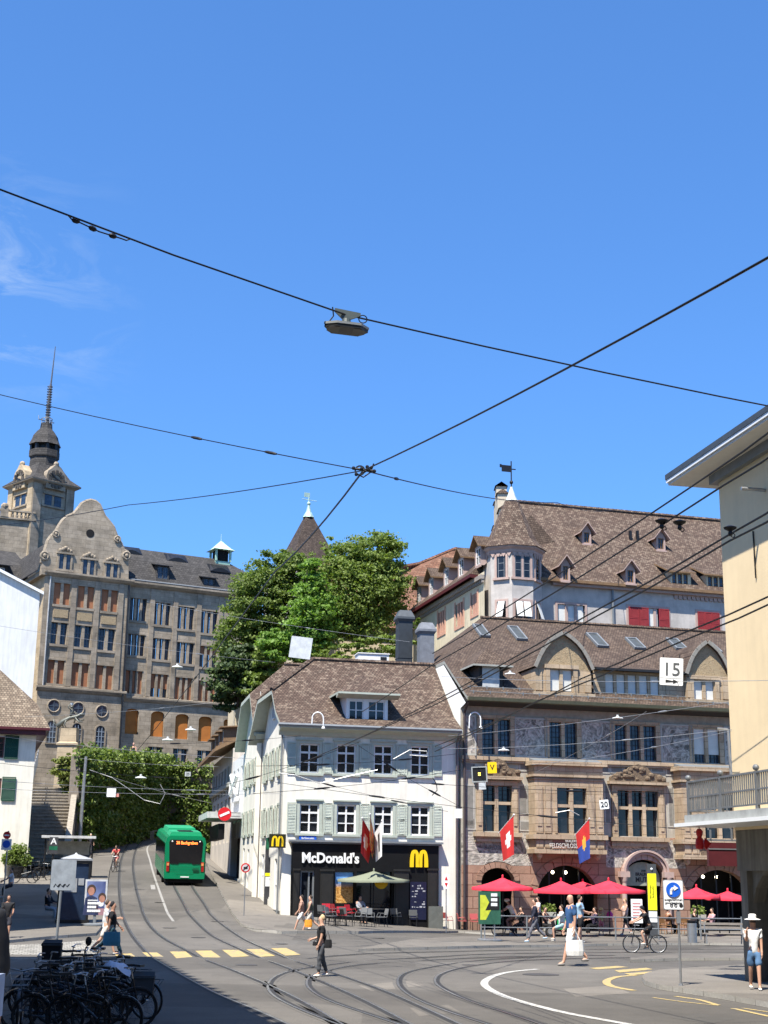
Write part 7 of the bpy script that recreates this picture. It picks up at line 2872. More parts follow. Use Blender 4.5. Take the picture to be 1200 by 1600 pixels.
zz=lambda v:P(1021,v,p.y).z-p.z
m=MB()
m.box(-.22,.22,-.09,.09,0,zz(1350))
m.build('column',mat('column_grey',(.06,.065,.07),.5),t)
m=MB()
m.box(-.215,.2,-.115,-.092,zz(1422),zz(1365))
yp=m.build('yellow_panel',M_LEMON,t)
m=MB()
m.box(-.2,.19,-.112,-.093,zz(1441),zz(1424))
m.build('white_panel',M_SIGNWHITE,t)
for dx,s_ in((-.06,'Bitte einsteigen'),(.06,'Barfüsserplatz')):
 text_mesh('column_lettering',s_,.1,M_SIGNBLACK,.003,.0,yp,Matrix.Translation((dx,-.118,(zz(1422)+zz(1365))/2))@Matrix.Rotation(-pi/2,4,'Y'))
m=MB()
m.sphere((.0,-.1,zz(1358)),.06,8,6)
m.build('column_lamp',M_SIGNWHITE,t)
p=G(1082,1473,.1)
t=thing('litter_bin','brushed steel cylindrical litter bin on the platform','litter bin',p)
h_=P(1082,1438,p.y).z-p.z
m=MB()
m.lathe([(.21,0),(.21,h_-.12)],20)
m.build('drum',M_STEEL,t,smooth=True)
m=MB()
m.lathe([(.19,h_-.12),(.19,h_-.06),(.22,h_-.05),(.22,h_),(.05,h_+.02)],20)
m.build('lid',M_DARKMETAL,t,smooth=True)
p=G(1132,1475,.1)
t=thing('platform_bench','slatted grey bench on the platform next to the steel bin','bench',p,radians(-2))
for z,y in((.45,-.12),(.45,.02),(.45,.16)):
 m=MB()
 m.box(-.95,.95,y-.06,y+.06,z-.03,z)
 m.build('seat_slat',M_WOOD if False else mat('weathered_slat',(.24,.21,.18),.7,var=.25),t)
for z in(.68,.84):
 m=MB()
 m.box(-.95,.95,.24,.27,z-.05,z+.05)
 m.build('back_slat',mat('weathered_slat',(.24,.21,.18),.7,var=.25),t)
for x in(-.8,.8):
 m=MB()
 m.tube([(x,-.18,0),(x,-.16,.42),(x,.2,.42),(x,.27,.9)],.025,6)
 m.tube([(x,.2,.42),(x,.28,0)],.025,6)
 m.build('leg',M_GREYMETAL,t)
p=G(765,1470,.1)
t=thing('info_board','tilted green and yellow information board on two legs behind the railing','information board',p,radians(12))
zz=lambda v:P(765,v,p.y).z-p.z
m=MB()
for x in(-.22,.22):
 pole(m,zz(1440),.03,x)
m.lathe([(.55,0),(.55,.06),(.45,.09)],16)
m.build('legs',M_STEEL,t)
w2=.48
m=MB()
m.box(-w2,w2,-.06,.06,zz(1444),zz(1393))
bd=m.build('board',mat('board_green',(.03,.11,.07),.5),t)
z0,z1=zz(1444),zz(1393)
m=MB()
m.extrude([(-w2+.05,-.065,z0+.18),(-w2+.3,-.065,z0+.18),(.1,-.065,(z0+z1)/2),(-.2,-.065,z1-.15),(-w2+.05,-.065,z1-.15)],(0,.004,0))
m.build('yellow_field',mat('board_lime',(.55,.6,.05),.5),bd)
m=MB()
m.extrude([(-.2,-.072,(z0+z1)/2-.1),(.1,-.072,z0+.6),(w2-.06,-.072,z0+.6),(w2-.06,-.072,z1-.2),(.1,-.072,z1-.2)],(0,.005,0))
m.build('black_field',M_SIGNBLACK,bd)
m=MB()
for r_ in range(3):
 m.box(.05,.33,-.078,-.0725,z0+.75+r_*.2,z0+.88+r_*.2)
m.build('white_print',M_SIGNWHITE,bd)
p=G(697,1457,.11)
t=thing('priority_sign','small white sign with red arrows on a thin post by the white house','traffic sign',p)
zz=lambda v:P(697,v,p.y).z-p.z
m=MB()
pole(m,zz(1366),.025)
m.build('post',M_STEEL,t)
m=MB()
m.box(-.13,.13,-.05,-.03,zz(1389),zz(1366))
bd=m.build('board',M_SIGNWHITE,t)
zc=zz(1377.5)
m=MB()
m.extrude([(-.08,-.056,zc+.06),(.08,-.056,zc+.06),(0,-.056,zc+.26)],(0,.005,0))
m.extrude([(-.08,-.056,zc-.06),(.08,-.056,zc-.06),(0,-.056,zc-.26)],(0,.005,0))
m.build('arrows',M_RED,bd)
p=G(381,1431,.11)
t=thing('no_cycling_sign','round red rimmed prohibition sign on a thin post at the kerb','traffic sign',p,radians(4))
zz=lambda v:P(384,v,p.y).z-p.z
m=MB()
pole(m,zz(1352),.025)
m.build('post',M_STEEL,t)
m=MB()
disc(m,.23,zz(1356),-.06)
bd=m.build('red_rim',M_RED,t)
m=MB()
disc(m,.165,zz(1356),-.068,.006)
m.build('white_field',mat('faded_white',(.55,.5,.5),.5),bd)
m=MB()
m.box(-.1,.1,-.075,-.069,zz(1356)-.06,zz(1356)+.05,T=None)
m.tube([(-.12,-.072,zz(1356)-.12),(.12,-.072,zz(1356)+.12)],.02,4)
m.build('symbol',M_SIGNBLACK,bd)
p=G(418,1413,.11)
t=thing('passage_column','tall dark grey column with a green letter panel and yellow band at the street corner','information column',p,radians(12))
zz=lambda v:P(418,v,p.y).z-p.z
m=MB()
m.box(-.2,.2,-.1,.1,0,zz(1309))
m.build('column',mat('column_charcoal',(.05,.05,.055),.5),t)
m=MB()
m.box(-.19,.19,-.118,-.102,zz(1327),zz(1309))
gp_=m.build('green_panel',mat('panel_green',(.01,.12,.06),.5),t)
text_mesh('panel_letter','E',.34,M_SIGNWHITE,.004,.006,gp_,TL(.05,-.124,zz(1318)))
m=MB()
m.box(-.2,.2,-.113,-.102,zz(1369),zz(1364))
m.build('yellow_band',M_LEMON,t)
m=MB()
m.box(-.18,.18,-.115,-.102,zz(1385),zz(1370))
m.build('notice',M_SIGNWHITE,t)
q=P(433.5,1314,74.4)
t=thing('box_sign','black square box sign with yellow arches projecting at the corner','sign',q,radians(8))
m=MB()
m.box(-.42,.42,-.1,.1,-.34,.34)
m.build('box',mat('dark_olive_sign',(.02,.022,.01),.35),t)
gm=golden_m(.62,.52,.03,.1)
for i in range(len(gm.v)):
 gm.v[i]=gm.v[i]+V((0,-.135,-.27))
gm.build('emblem',M_YELLOWSIGN,t)
m=MB()
m.box(-.1,.1,.1,.9,.28,.33)
m.build('bracket',M_DARKMETAL,t)
q=P(351,1272,83)
t=thing('no_entry_sign','red round no entry sign with tilted white bar above the canopy','traffic sign',q,radians(6))
m=MB()
disc(m,.385,0,-.03,.03)
bd=m.build('disc',M_RED,t)
m=MB()
m.box(-.29,.29,-.045,-.0305,-.065,.065,T=Matrix.Rotation(radians(-24),4,'Y'))
m.build('bar',M_SIGNWHITE,bd)
m=MB()
m.tube([(0,.02,.1),(.9,.5,.1)],.03,5)
m.tube([(0,.02,-.1),(.9,.5,-.1)],.03,5)
m.build('arm',M_STEEL,t)
p=G(354,1343,.11)
t=thing('sandwich_board','white and yellow sandwich board outside the narrow shop','sign',p,radians(20))
m=MB()
m.extrude([(-.35,-.2,0),(.35,-.2,0),(.35,0,1.35),(-.35,0,1.35)],(0,.03,0))
bd=m.build('front_panel',M_SIGNWHITE,t)
MB().extrude([(-.2,-.115,.85),(.2,-.115,.85),(.2,-.05,1.2),(-.2,-.05,1.2)],(0,.012,0)).build('yellow_print',M_LEMON,bd)
MB().extrude([(-.35,.03,1.35),(.35,.03,1.35),(.35,.25,0),(-.35,.25,0)],(0,.03,0)).build('rear_panel',M_SIGNWHITE,t)
def cm_(c):
 return mat('print_%02d_%02d_%02d'%tuple(int(x*99)for x in c),c,.5)
p=G(112,1441,.11)
t=thing('phone_column','dark glazed telephone kiosk with a pale pointed roof, in shade','kiosk',p,radians(14))
zz=lambda v:P(112,v,p.y).z-p.z
m=MB()
w2=.62
m.box(-w2,w2,-w2,w2,.12,zz(1349))
m.build('glazing',mat('kiosk_navy',(.02,.035,.07),.2),t)
m=MB()
for a in(-1,1):
 for b in(-1,1):
  m.box(a*w2-.05,a*w2+.05,b*w2-.05,b*w2+.05,.0,zz(1346))
m.box(-w2-.1,w2+.1,-w2-.1,w2+.1,-.1,.118)
m.box(-w2-.06,w2+.06,-w2-.06,w2+.06,zz(1349)+.01,zz(1345))
m.build('frame',M_DARKMETAL,t)
m=MB()
m.lathe([(1.0,zz(1345)+.002),(1.02,zz(1342)),(.1,zz(1334.5)),(.03,zz(1332))],4,rot=pi/4)
m.build('roof',mat('pale_lead_roof',(.34,.35,.36),.5),t)
m=MB()
m.box(-.45,.1,-w2-.02,-w2-.006,1.3,1.9)
m.box(.15,.4,-w2-.02,-w2-.006,1.6,1.9)
m.build('notice',mat('pale_notice',(.3,.31,.32),.5),t)
p=G(86,1496,0)
t=thing('blank_board','grey blank back of a large sign board on a single post, in front of kiosk','sign',p,radians(4))
zz=lambda v:P(90,v,p.y).z-p.z
m=MB()
m.tube([(0,0,0),(.05,0,zz(1385))],.045,8)
m.build('post',M_GREYMETAL,t)
m=MB()
k=p.y/FPX
panel(m,37*k,zz(1343)-zz(1391),zz(1367),-.05,.02,.06)
for i in range(len(m.v)):
 m.v[i].x+=.1
bd=m.build('board',mat('board_back_grey',(.27,.3,.33),.6),t)
m=MB()
x=-.2
for k_ in range(3):
 m.tube([(x,-.054,zz(1386)),(x+.06,-.054,zz(1381)),(x+.12,-.054,zz(1385)),(x+.2,-.054,zz(1381))],.012,4)
 x+=.16
m.build('scribble',M_SIGNBLACK,bd)
p=G(147,1446,.11)
t=thing('poster_stand','poster panel with a blue advert in a pale frame on a single foot','poster',p,radians(8))
zz=lambda v:P(146,v,p.y).z-p.z
k=p.y/FPX
hw=16.5*k
m=MB()
m.box(-.06,.06,-.04,.04,.05,zz(1420))
m.lathe([(.55,0),(.55,.06),(.3,.1)],14)
m.build('foot',M_GREYMETAL,t)
m=MB()
z0,z1=zz(1423),zz(1374)
m.box(-hw,hw,-.06,.06,z0,z1)
bd=m.build('frame',mat('pale_frame',(.5,.51,.52),.5),t)
n=N('poster_print')
co_=n.coord()
sp=n.new('ShaderNodeSeparateXYZ')
n.link(co_,sp.inputs[0])
n.link(n.mix(n.ramp(n.noise(co_,1.1,3,.5,.6),[(.42,0),(.58,1)]),(.04,.055,.16),(.16,.2,.36)),n.b.inputs['Base Color'])
M_POST=n.done(.3)
m=MB()
m.box(-hw+.08,hw-.08,-.066,-.0605,z0+.1,z1-.08)
pp=m.build('print',M_POST,bd)
sk=mat('printed_skin',(.42,.2,.14),.5)
def pdisc(nm,m_,cx,cz,r_,ky,y):
 m=MB()
 m.lathe([(r_,0),(r_,.002)],20,T=Matrix.Translation((cx,y,cz))@Matrix.Rotation(pi/2,4,'X')@Matrix.Scale(ky,4,(0,1,0)))
 m.build(nm,m_,pp)
for cx,cz,r_,c_ in((-.42*hw,z1-.5,.17,(.03,.04,.1)),(.58*hw,z1-.82,.15,(.36,.2,.22))):
 m=MB()
 m.extrude([(cx-.32 if cx<0 else cx-.28,-.066,z1-1.5),(min(cx+.36,hw-.09),-.066,z1-1.5),(min(cx+.26,hw-.09),-.066,cz-.28),(cx+.06,-.066,cz-.18),(cx-.06,-.066,cz-.18),(cx-.24,-.066,cz-.3)],(0,.002,0))
 m.build('printed_shoulders',cm_(c_),pp)
 pdisc('printed_hair',mat('printed_hair',(.06,.035,.025),.6),cx,cz+.07,r_*1.15,1.1,-.0685)
 pdisc('printed_face',sk,cx,cz,r_*.82,1.25,-.0715)
for r_,(a,b)in enumerate(((-.7,.3),(-.7,-.05),(-.7,.4))):
 m=MB()
 z=z1-1.05-r_*.16
 x=a*hw
 while x<b*hw:
  m.box(x,x+.088,-.0755,-.073,z,z+.1)
  x+=.095
 m.build('printed_line',M_SIGNWHITE,pp)
MB().box(-.7*hw,.2*hw,-.071,-.067,z0+.42,z0+.46).build('printed_line',M_SIGNWHITE,pp)
pdisc('printed_dot',M_SIGNWHITE,.5*hw,z0+.3,.12,1,-.068)
p=G(78,1405,.11)
t=thing('letter_sign','dark stop sign with a white letter A over a green panel','sign',p,radians(8))
zz=lambda v:P(78,v,p.y).z-p.z
k=p.y/FPX
m=MB()
pole(m,zz(1308),.05)
m.build('post',M_DARKMETAL,t)
m=MB()
m.box(-6.5*k,6.5*k,-.1,-.052,zz(1334),zz(1308))
bd=m.build('board',mat('column_charcoal',(.05,.05,.055),.5),t)
MB().box(-6.2*k,6.2*k,-.106,-.101,zz(1328),zz(1322)).build('green_panel',mat('panel_green',(.01,.12,.06),.5),bd)
text_mesh('sign_letter','A',.48,M_SIGNWHITE,.004,.008,bd,TL(0,-.108,zz(1319)))
p=G(104,1372,.11)
t=thing('stop_shelter','low flat roofed tram shelter with pale slab roof in the shade','shelter',p,radians(10))
zz=lambda v:P(104,v,p.y).z-p.z
m=MB()
m.box(-1.7,1.7,-.8,.8,zz(1310),zz(1306))
m.build('roof_slab',mat('pale_canopy',(.5,.5,.49),.6),t)
m=MB()
for x in(-1.5,1.5):
 m.box(x-.05,x+.05,.6,.7,0,zz(1310)-.003)
m.build('post',M_DARKMETAL,t)
MB().box(-1.4,1.3,.62,.68,zz(1335),zz(1314)).build('back_panel',mat('shelter_panel',(.28,.28,.26),.6),t)
p=G(4,1420,.11)
t=thing('left_sign_post','post at the frame edge with a red no entry disc over a blue walkers sign','traffic sign',p,radians(8))
zz=lambda v:P(4,v,p.y).z-p.z
m=MB()
pole(m,zz(1298),.035)
m.build('post',M_STEEL,t)
m=MB()
disc(m,.19,zz(1305),-.06,.02,-.06)
bd=m.build('red_disc',M_RED,t)
MB().box(-.18,.06,-.067,-.0605,zz(1305)-.035,zz(1305)+.035).build('bar',M_SIGNWHITE,bd)
MB().box(-.3,.2,-.06,-.04,zz(1328),zz(1311)).build('white_board',M_SIGNWHITE,t)
m=MB()
disc(m,.19,zz(1319),-.07,.008,-.05)
m.build('blue_disc',M_BLUE,t)
p=G(24,1372,.11)
t=thing('potted_shrub','leafy green shrub in a tub in front of the green shuttered house','shrub',p)
m=MB()
m.lathe([(.4,0),(.5,.7),(.45,.7)],12)
m.build('tub',M_DARKMETAL,t)
m=MB()
for c_ in((0,0,1.3),(.5,0,1.1),(-.5,0,1.2),(.2,0,1.75),(-.3,.1,1.7)):
 leaves(m,c_,260,.55,rng,.1)
m.build('foliage',M_LEAF_DARK,t,merge=False)
p=G(196,1303,.11)
t=thing('stone_trough','pale stone trough with dark planting where the street bends','planter',p)
MB().box(-1.2,1.2,-.4,.4,0,1.0).build('trough',mat('pale_stone_block',(.5,.48,.42),.8),t)
m=MB()
leaves(m,(0,0,1.15),200,.5,rng,.12,sc=(2,.8,.4))
m.build('planting',M_LEAF_DARK,t,merge=False)
ra,rb_=G(212,1300),G(318,1301)
t=thing('street_railing','thin grey railing along the street where it bends before the ivy','railing',ra)
d=rb_-ra
m=MB()
for h in(1.1,.6):
 m.tube([(0,0,h),(d.x,d.y,d.z+h)],.035,5)
m.build('bars',M_GREYMETAL,t)
for k in range(8):
 q=d*(k/7)
 m=MB()
 m.tube([(q.x,q.y,q.z-.2),(q.x,q.y,q.z+1.1)],.04,5)
 m.build('post',M_GREYMETAL,t)
p=G(124,1252+60)
t=thing('pale_mast','pale grey overhead line mast at the end of the ivy wall','mast',P(125,1300,113),0)
m=MB()
m.tube([(0,0,-1),(.1,0,P(128,1182,113).z-t.location.z)],.16,8,r1=.11)
m.build('mast',M_STEEL,t)
def flag(name,lab,u0,v0,u1,v1,Y,drop,cols,wv,sd,extra=None):
 0
 a,b=P(u0,v0,Y),P(u1,v1,Y-1.1)
 t=thing(name,lab,'flag',a)
 b=b-a
 m=MB()
 m.tube([(0,.1,0),tuple(b)],.022,6)
 m.sphere(tuple(b),.05,8,5)
 m.build('staff',M_SIGNWHITE,t)
 m=MB()
 nx_,nz_=10,14
 top0=b*.08
 rr=random.Random(sd)
 ph=rr.random()*6
 grid=[]
 for j in range(nz_+1):
  q=j/nz_
  row=[]
  for i in range(nx_+1):
   w=i/nx_
   p=top0.lerp(b*.98,w)
   fold=.09*sin(w*9+ph+q*2)*(.3+q)
   x=p.x+(b.x*.12*q)+wv*q*.3
   row.append(V((x+(.5-w)*.25*q*(b.x if abs(b.x)>.2 else .2),p.y+fold,p.z-drop*q*(.75+.25*w))))
  grid.append(row)
 for j in range(nz_):
  for i in range(nx_):
   m.cur=cols(i/nx_,(j+.5)/nz_)
   m.quad(grid[j][i],grid[j][i+1],grid[j+1][i+1],grid[j+1][i])
 m.build('cloth',[M_FRED,M_SIGNWHITE,M_FBLUE,M_FYEL,M_SIGNBLACK],t,smooth='all',merge=False)
M_FRED=mat('flag_red',(.55,.03,.03),.8,var=.1)
M_FBLUE=mat('flag_blue',(.03,.07,.32),.8,var=.1)
M_FYEL=mat('flag_yellow',(.75,.42,.06),.8,var=.1)
cross=lambda w,q:1 if(abs(w-.5)<.12 and .25<q<.75)or(abs(q-.5)<.1 and .2<w<.8)else 0
flag('national_flag','red flag with white cross on the tavern facade',779,1302,803,1273,77,2.0,cross,.0,2)
flag('brewery_flag','red and blue flag with a yellow emblem on the tavern oriel',898,1306,921,1279,77,2.0,lambda w,q:3 if((w-.5)**2*3+(q-.5)**2)<.06 else(0 if q<.5 else 2),.0,4)
flag('national_flag','red flag with white cross hanging over the black shopfront',584,1312,566,1278,75,1.7,cross,-.2,6)
flag('dark_red_flag','dark red and yellow flag between two others over the black shopfront',586,1312,578,1272,75,1.5,lambda w,q:3 if(w+q*2)%.7<.2 else(4 if(w+q)%.8<.25 else 0),.0,8)
flag('white_staff_flag','white flag with a black emblem over the black shopfront',582,1308,597,1282,75,1.75,lambda w,q:4 if abs(w-.55)<.14 and .2<q<.8 else 1,.1,9)
def skin(name,pts,edges,rad,mats,parent,sub=1,root=0,paint=None):
 me=bpy.data.meshes.new(name)
 me.from_pydata([tuple(p)for p in pts],edges,[])
 o=bpy.data.objects.new(name,me)
 C.objects.link(o)
 md=o.modifiers.new('skin','SKIN')
 md.use_smooth_shade=True
 sv=me.skin_vertices[0].data
 for i,r in enumerate(rad):
  sv[i].radius=r if isinstance(r,tuple)else(r,r)
  sv[i].use_root=i==root
 if sub:
  s_=o.modifiers.new('sub','SUBSURF')
  s_.levels=s_.render_levels=sub
 dg=bpy.context.evaluated_depsgraph_get()
 out=bpy.data.meshes.new_from_object(o.evaluated_get(dg))
 bpy.data.objects.remove(o)
 out.name=name
 out.materials.clear()
 for m_ in(mats if isinstance(mats,list)else[mats]):
  out.materials.append(m_)
 if paint:
  for p in out.polygons:
   p.material_index=paint(p.center)
 if name in('shirt','trousers','shorts'):
  for v_ in out.vertices:
   q=v_.co*11+V((len(pts),rad[0][0]*90,root))
   v_.co+=v_.normal*.02*noise.noise(q)+V((0,0,.008*noise.noise(q*1.7)))
 uvs(out)
 ob=bpy.data.objects.new(name,out)
 C.objects.link(ob)
 ob.parent=parent
 return ob
SKIN=mat('skin',(.50,.29,.20),.55,var=.08)
SKIN2=mat('tanned_skin',(.32,.17,.11),.55,var=.08)
M_EYE=mat('eye_dark',(.03,.02,.02),.3)
LIP=mat('lips',(.38,.13,.11),.5)
def cm(c):
 return mat('cloth_%02d_%02d_%02d'%tuple(int(x*99)for x in c),c,.85,var=.15,scale=8)
def person(lab,u,v,hpx,face,top=(.02,.02,.022),bot=(.03,.03,.035),sleeve='short',leg='long',hair=(.05,.035,.025),hl=0,shoes=(.5,.5,.48),walk=0.0,arms=(15,-15),elb=(20,20),thigh=None,knee=None,sk=None,dz=0.0,base=None,lean=0.0,fem=False,sit=False,extra=None,Y=None,bald=False,scale=None):
 0
 b=base if base is not None else G(u,v,dz)
 S=scale or(hpx*b.y/FPX/1.72 if hpx else 1.0)
 t=thing('person',lab,'person',b,radians(face))
 t.scale=(S,S,S)
 sk=sk or SKIN
 th=thigh or(walk,-walk)
 kn=knee or(max(0,-walk*.2)+6,abs(walk)*.9+4)
 legs=[]
 for s_,a,k in((1,th[0],kn[0]),(-1,th[1],kn[1])):
  a_,k_=radians(a),radians(a-k)
  hip=V((0,s_*.09,0))
  kne=hip+V((sin(a_),0,-cos(a_)))*.43
  ank=kne+V((sin(k_),0,-cos(k_)))*.41
  legs.append((hip,kne,ank))
 low=min(l[2].z for l in legs)
 hz=(.46 if sit else .08-low)
 up=lambda x,z,y=0:V((x+(z)*sin(radians(lean)),y,z*cos(radians(lean))+hz))
 pel,wai,che,nb=up(0,0),up(0,.16),up(.0,.38),up(-.01,.53)
 nk,h1,h2,h3=up(.0,.58),up(.025,.655),up(.02,.74),up(.015,.80)
 sw=.17 if fem else .195
 pts=[pel,wai,che,nb,nk,h1,h2,h3]
 rad=[(.135,.12),(.115 if fem else .125,.09),(.15,.105),.07,.052,(.068,.075),(.078,.09),.05]
 ed=[(i,i+1)for i in range(7)]
 nose=up(.115,.68)
 pts+=[up(.085,.685),nose]
 rad+=[.022,.012]
 ed+=[(5,8),(8,9)]
 A_=[]
 for s_,a,e in((1,arms[0],elb[0]),(-1,arms[1],elb[1])):
  a_,e_=radians(a),radians(a+e)
  sh=up(0,.49,s_*sw)
  el=sh+V((sin(a_),s_*.05,-cos(a_)))*.28
  wr=el+V((sin(e_),-s_*.02,-cos(e_)))*.25
  A_.append((sh,el,wr,e_))
  i0=len(pts)
  f_=V((sin(e_),0,-cos(e_)))
  fw=V((cos(e_),0,sin(e_)))
  pts+=[sh,el,wr,wr+f_*.055]
  rad+=[.055,.042,.028,(.034,.02)]
  ed+=[(3,i0),(i0,i0+1),(i0+1,i0+2),(i0+2,i0+3)]
  for q,ln in((-.028,.06),(-.01,.075),(.01,.07),(.028,.055)):
   j=len(pts)
   k1=wr+f_*.085+fw*q
   pts+=[k1,k1+f_*ln*.55+V((0,-s_*.008,0)),k1+f_*ln-V((0,s_*.025,0))]
   rad+=[.011,.009,.008]
   ed+=[(i0+3,j),(j,j+1),(j+1,j+2)]
  j=len(pts)
  pts+=[wr+f_*.03+fw*.035,wr+f_*.075+fw*.055]
  rad+=[.012,.009]
  ed+=[(i0+2,j),(j,j+1)]
 for(hip,kne,ank)in legs:
  i0=len(pts)
  z=V((0,0,hz))
  pts+=[hip+z-V((0,0,.04)),kne+z,ank+z,ank+z+V((.13,0,-.05))]
  rad+=[.085,.058,.038,(.035,.025)]
  ed+=[(0,i0),(i0,i0+1),(i0+1,i0+2),(i0+2,i0+3)]
 e1,e2=up(.1,.705,.032),up(.1,.705,-.032)
 mo=up(.1,.64)
 def paint(c):
  if(c-e1).length<.02 or(c-e2).length<.02:
   return 1
  if(c-mo).length<.022:
   return 2
  return 0
 skin('body',pts,ed,rad,[sk,M_EYE,LIP],t,1,0,paint)
 tp,g_=[up(0,-.11),up(0,.1),up(0,.3),up(0,.42),up(-.01,.5)],.018
 tr=[(.15,.135),(.13 if fem else .14,.11),(.165,.125),(.165,.12),(.095,.085)]
 te=[(i,i+1)for i in range(4)]
 if sleeve!='none':
  for sh,el,wr,e_ in A_:
   i0=len(tp)
   tp.append(sh)
   tr.append(.075)
   te.append((3,i0))
   tp.append(sh.lerp(el,.75))
   tr.append(.06)
   te.append((i0,i0+1))
   if sleeve=='long':
    tp+=[el,wr.lerp(el,.1)]
    tr+=[.053,.04]
    te+=[(i0+1,i0+2),(i0+2,i0+3)]
 skin('shirt',tp,te,tr,cm(top),t,2,0)
 lp,lr,le=[up(0,.09),up(0,-.03)],[(.14,.125),(.15,.13)],[(0,1)]
 for(hip,kne,ank)in legs:
  i0=len(lp)
  z=V((0,0,hz))
  lp+=[hip+z-V((0,0,.06)),hip.lerp(kne,.88)+z]
  lr+=[.105,.085 if leg=='short'else .078]
  le+=[(1,i0),(i0,i0+1)]
  if leg=='long':
   lp+=[kne.lerp(ank,.1)+z,ank.lerp(kne,.08)+z]
   lr+=[.072,.058]
   le+=[(i0+1,i0+2),(i0+2,i0+3)]
 skin('trousers'if leg=='long'else 'shorts',lp,le,lr,cm(bot),t,2,0)
 for(hip,kne,ank)in legs:
  z=V((0,0,hz))
  skin('shoe',[ank+z+V((-.04,0,-.035)),ank+z+V((.06,0,-.045)),ank+z+V((.16,0,-.052))],[(0,1),(1,2)],[(.045,.04),(.048,.034),(.036,.024)],cm(shoes),t,1,0)
 if not bald:
  hp_,hr_=[up(-.045,.66),up(-.03,.73),up(-.005,.79),up(.05,.805)],[.065,.092,.09,.062]
  if hl:
   hp_.insert(0,up(-.06,.70-hl))
   hr_.insert(0,.055)
  skin('hair',hp_,[(i,i+1)for i in range(len(hp_)-1)],hr_,cm(hair),t,1,len(hp_)-1)
 t['_']=0
 del t['_']
 return t,up,A_,S
def bag(t,name,c,sx,sz,col,str_=.25):
 m=MB()
 m.lathe([(.5*sx,0),(.56*sx,sz*.3),(.5*sx,sz),(.48*sx,sz)],10)
 for i in range(len(m.v)):
  p=m.v[i]
  m.v[i]=V((c[0]+p.x,c[1]+p.y*.4,c[2]-sz-str_+p.z))
 m.tube([(c[0]-sx*.3,c[1],c[2]-str_),(c[0],c[1],c[2]),(c[0]+sx*.3,c[1],c[2]-str_)],.012,5)
 return m
def held(name,lab,cat,per,m,col):
 t,up,A_,S=per
 o=m.build(name,col,None)
 o.location,o.rotation_euler,o.scale=t.location,t.rotation_euler,(S,S,S)
 tag(o,lab,cat)
 return o
W=(.72,.72,.7)
K=(.012,.012,.014)
pr_=person('blonde woman in a black top and patterned dark trousers standing in the road',501,1526,87,190,K,(.06,.065,.075),hair=(.55,.40,.22),walk=8,arms=(5,2),elb=(15,70),shoes=W,fem=True,leg='long')
held('shoulder_bag','black shoulder bag on the back of the blonde woman','bag',pr_,bag(pr_[0],'',(-.17,.1,1.3),.24,.24,0),cm(K))
held('waist_bag','black camera bag carried in front by the blonde woman','bag',pr_,bag(pr_[0],'',(.17,0,1.06),.17,.11,0,.08),cm(K))
per=person('woman in a tan top and white shorts walking past the shopfront',470,1456,54,183,(.45,.27,.2),W,leg='short',walk=24,hair=(.04,.03,.025),hl=.12,fem=True,shoes=W)
held('orange_bag','orange shopping bag carried between the strolling couple','bag',per,bag(per[0],'',(-.35,.32,.82),.34,.34,0),cm((.75,.3,.03)))
person('man in an olive tank top and pale shorts walking past the shopfront',484,1457,55,183,(.10,.10,.06),(.62,.56,.46),sleeve='none',leg='short',walk=26,shoes=(.5,.4,.3))
per=person('bald man in a blue t-shirt and white shorts crossing the tracks',894,1509,105,190,(.03,.085,.2),W,leg='short',walk=20,bald=True,arms=(-6,8),elb=(12,10),shoes=(.2,.19,.18))
held('white_bag','white printed carrier bag in the hand of the bald man','bag',per,bag(per[0],'',(.0,.26,.86),.42,.36,0),cm(W))
person('man in a light blue shirt and black shorts on the platform behind the bald man',907,1473,68,10,(.32,.48,.62),K,leg='short',arms=(10,20),elb=(70,60),walk=6,dz=.1)
per=person('woman in a white sun hat, white t-shirt and denim shorts on the corner pavement',1181,1547,104,262,(.76,.76,.74),(.10,.2,.36),leg='short',walk=10,arms=(4,28),elb=(8,118),hair=(.1,.05,.03),hl=.05,fem=True,shoes=W,dz=.13)
m=MB()
c=per[1](.015,.765)
m.lathe([(.2,-.01),(.19,.0),(.1,.02),(.095,.1),(.07,.125),(.0,.13)],18,c)
held('sun_hat','white wide brimmed sun hat on the woman at the arcade pier','hat',per,m,cm((.75,.74,.71)))
m=MB()
c=per[1](.098,.705)
m.box(c.x,c.x+.012,-.07,.07,c.z-.02,c.z+.02)
held('sunglasses','dark sunglasses worn by the woman with the sun hat','sunglasses',per,m,M_EYE)
person('man in dark jacket and grey trousers walking along the railing',836,1472,64,185,(.02,.022,.04),(.13,.13,.15),sleeve='long',walk=24,shoes=(.35,.5,.62),dz=.1)
person('waiter in a white shirt behind the man in the dark jacket',841,1456,50,200,W,K,walk=10,dz=.1)
person('man in a white t-shirt sitting on the parked moped by the planter',878,1460,0,185,(.6,.66,.68),(.3,.45,.47),leg='short',sit=True,thigh=(70,60),knee=(75,70),arms=(40,35),elb=(30,30),dz=.1,scale=1.0,base=G(878,1462,.38))
per=person('small child in a yellow sun hat and pink shorts by the railing',940,1461,38,300,(.62,.6,.3),(.62,.22,.26),leg='short',walk=6,fem=True,dz=.1,arms=(10,50),elb=(10,40))
m=MB()
c=per[1](.015,.76)
m.lathe([(.17,-.03),(.12,.02),(.1,.1),(.03,.14)],12,c)
held('yellow_hat','yellow sun hat on the small child','hat',per,m,cm((.75,.68,.3)))
bl=per[0].location+V((.42,-.05,.95))
t=thing('balloon','round pink balloon held by the small child','balloon',bl)
m=MB()
m.sphere((0,0,.0),.17,14,10,(1,1,1.15))
m.lathe([(.02,-.24),(.01,-.19)],6)
m.build('skin',mat('pink_balloon',(.75,.04,.38),.25),t,smooth='all')
m=MB()
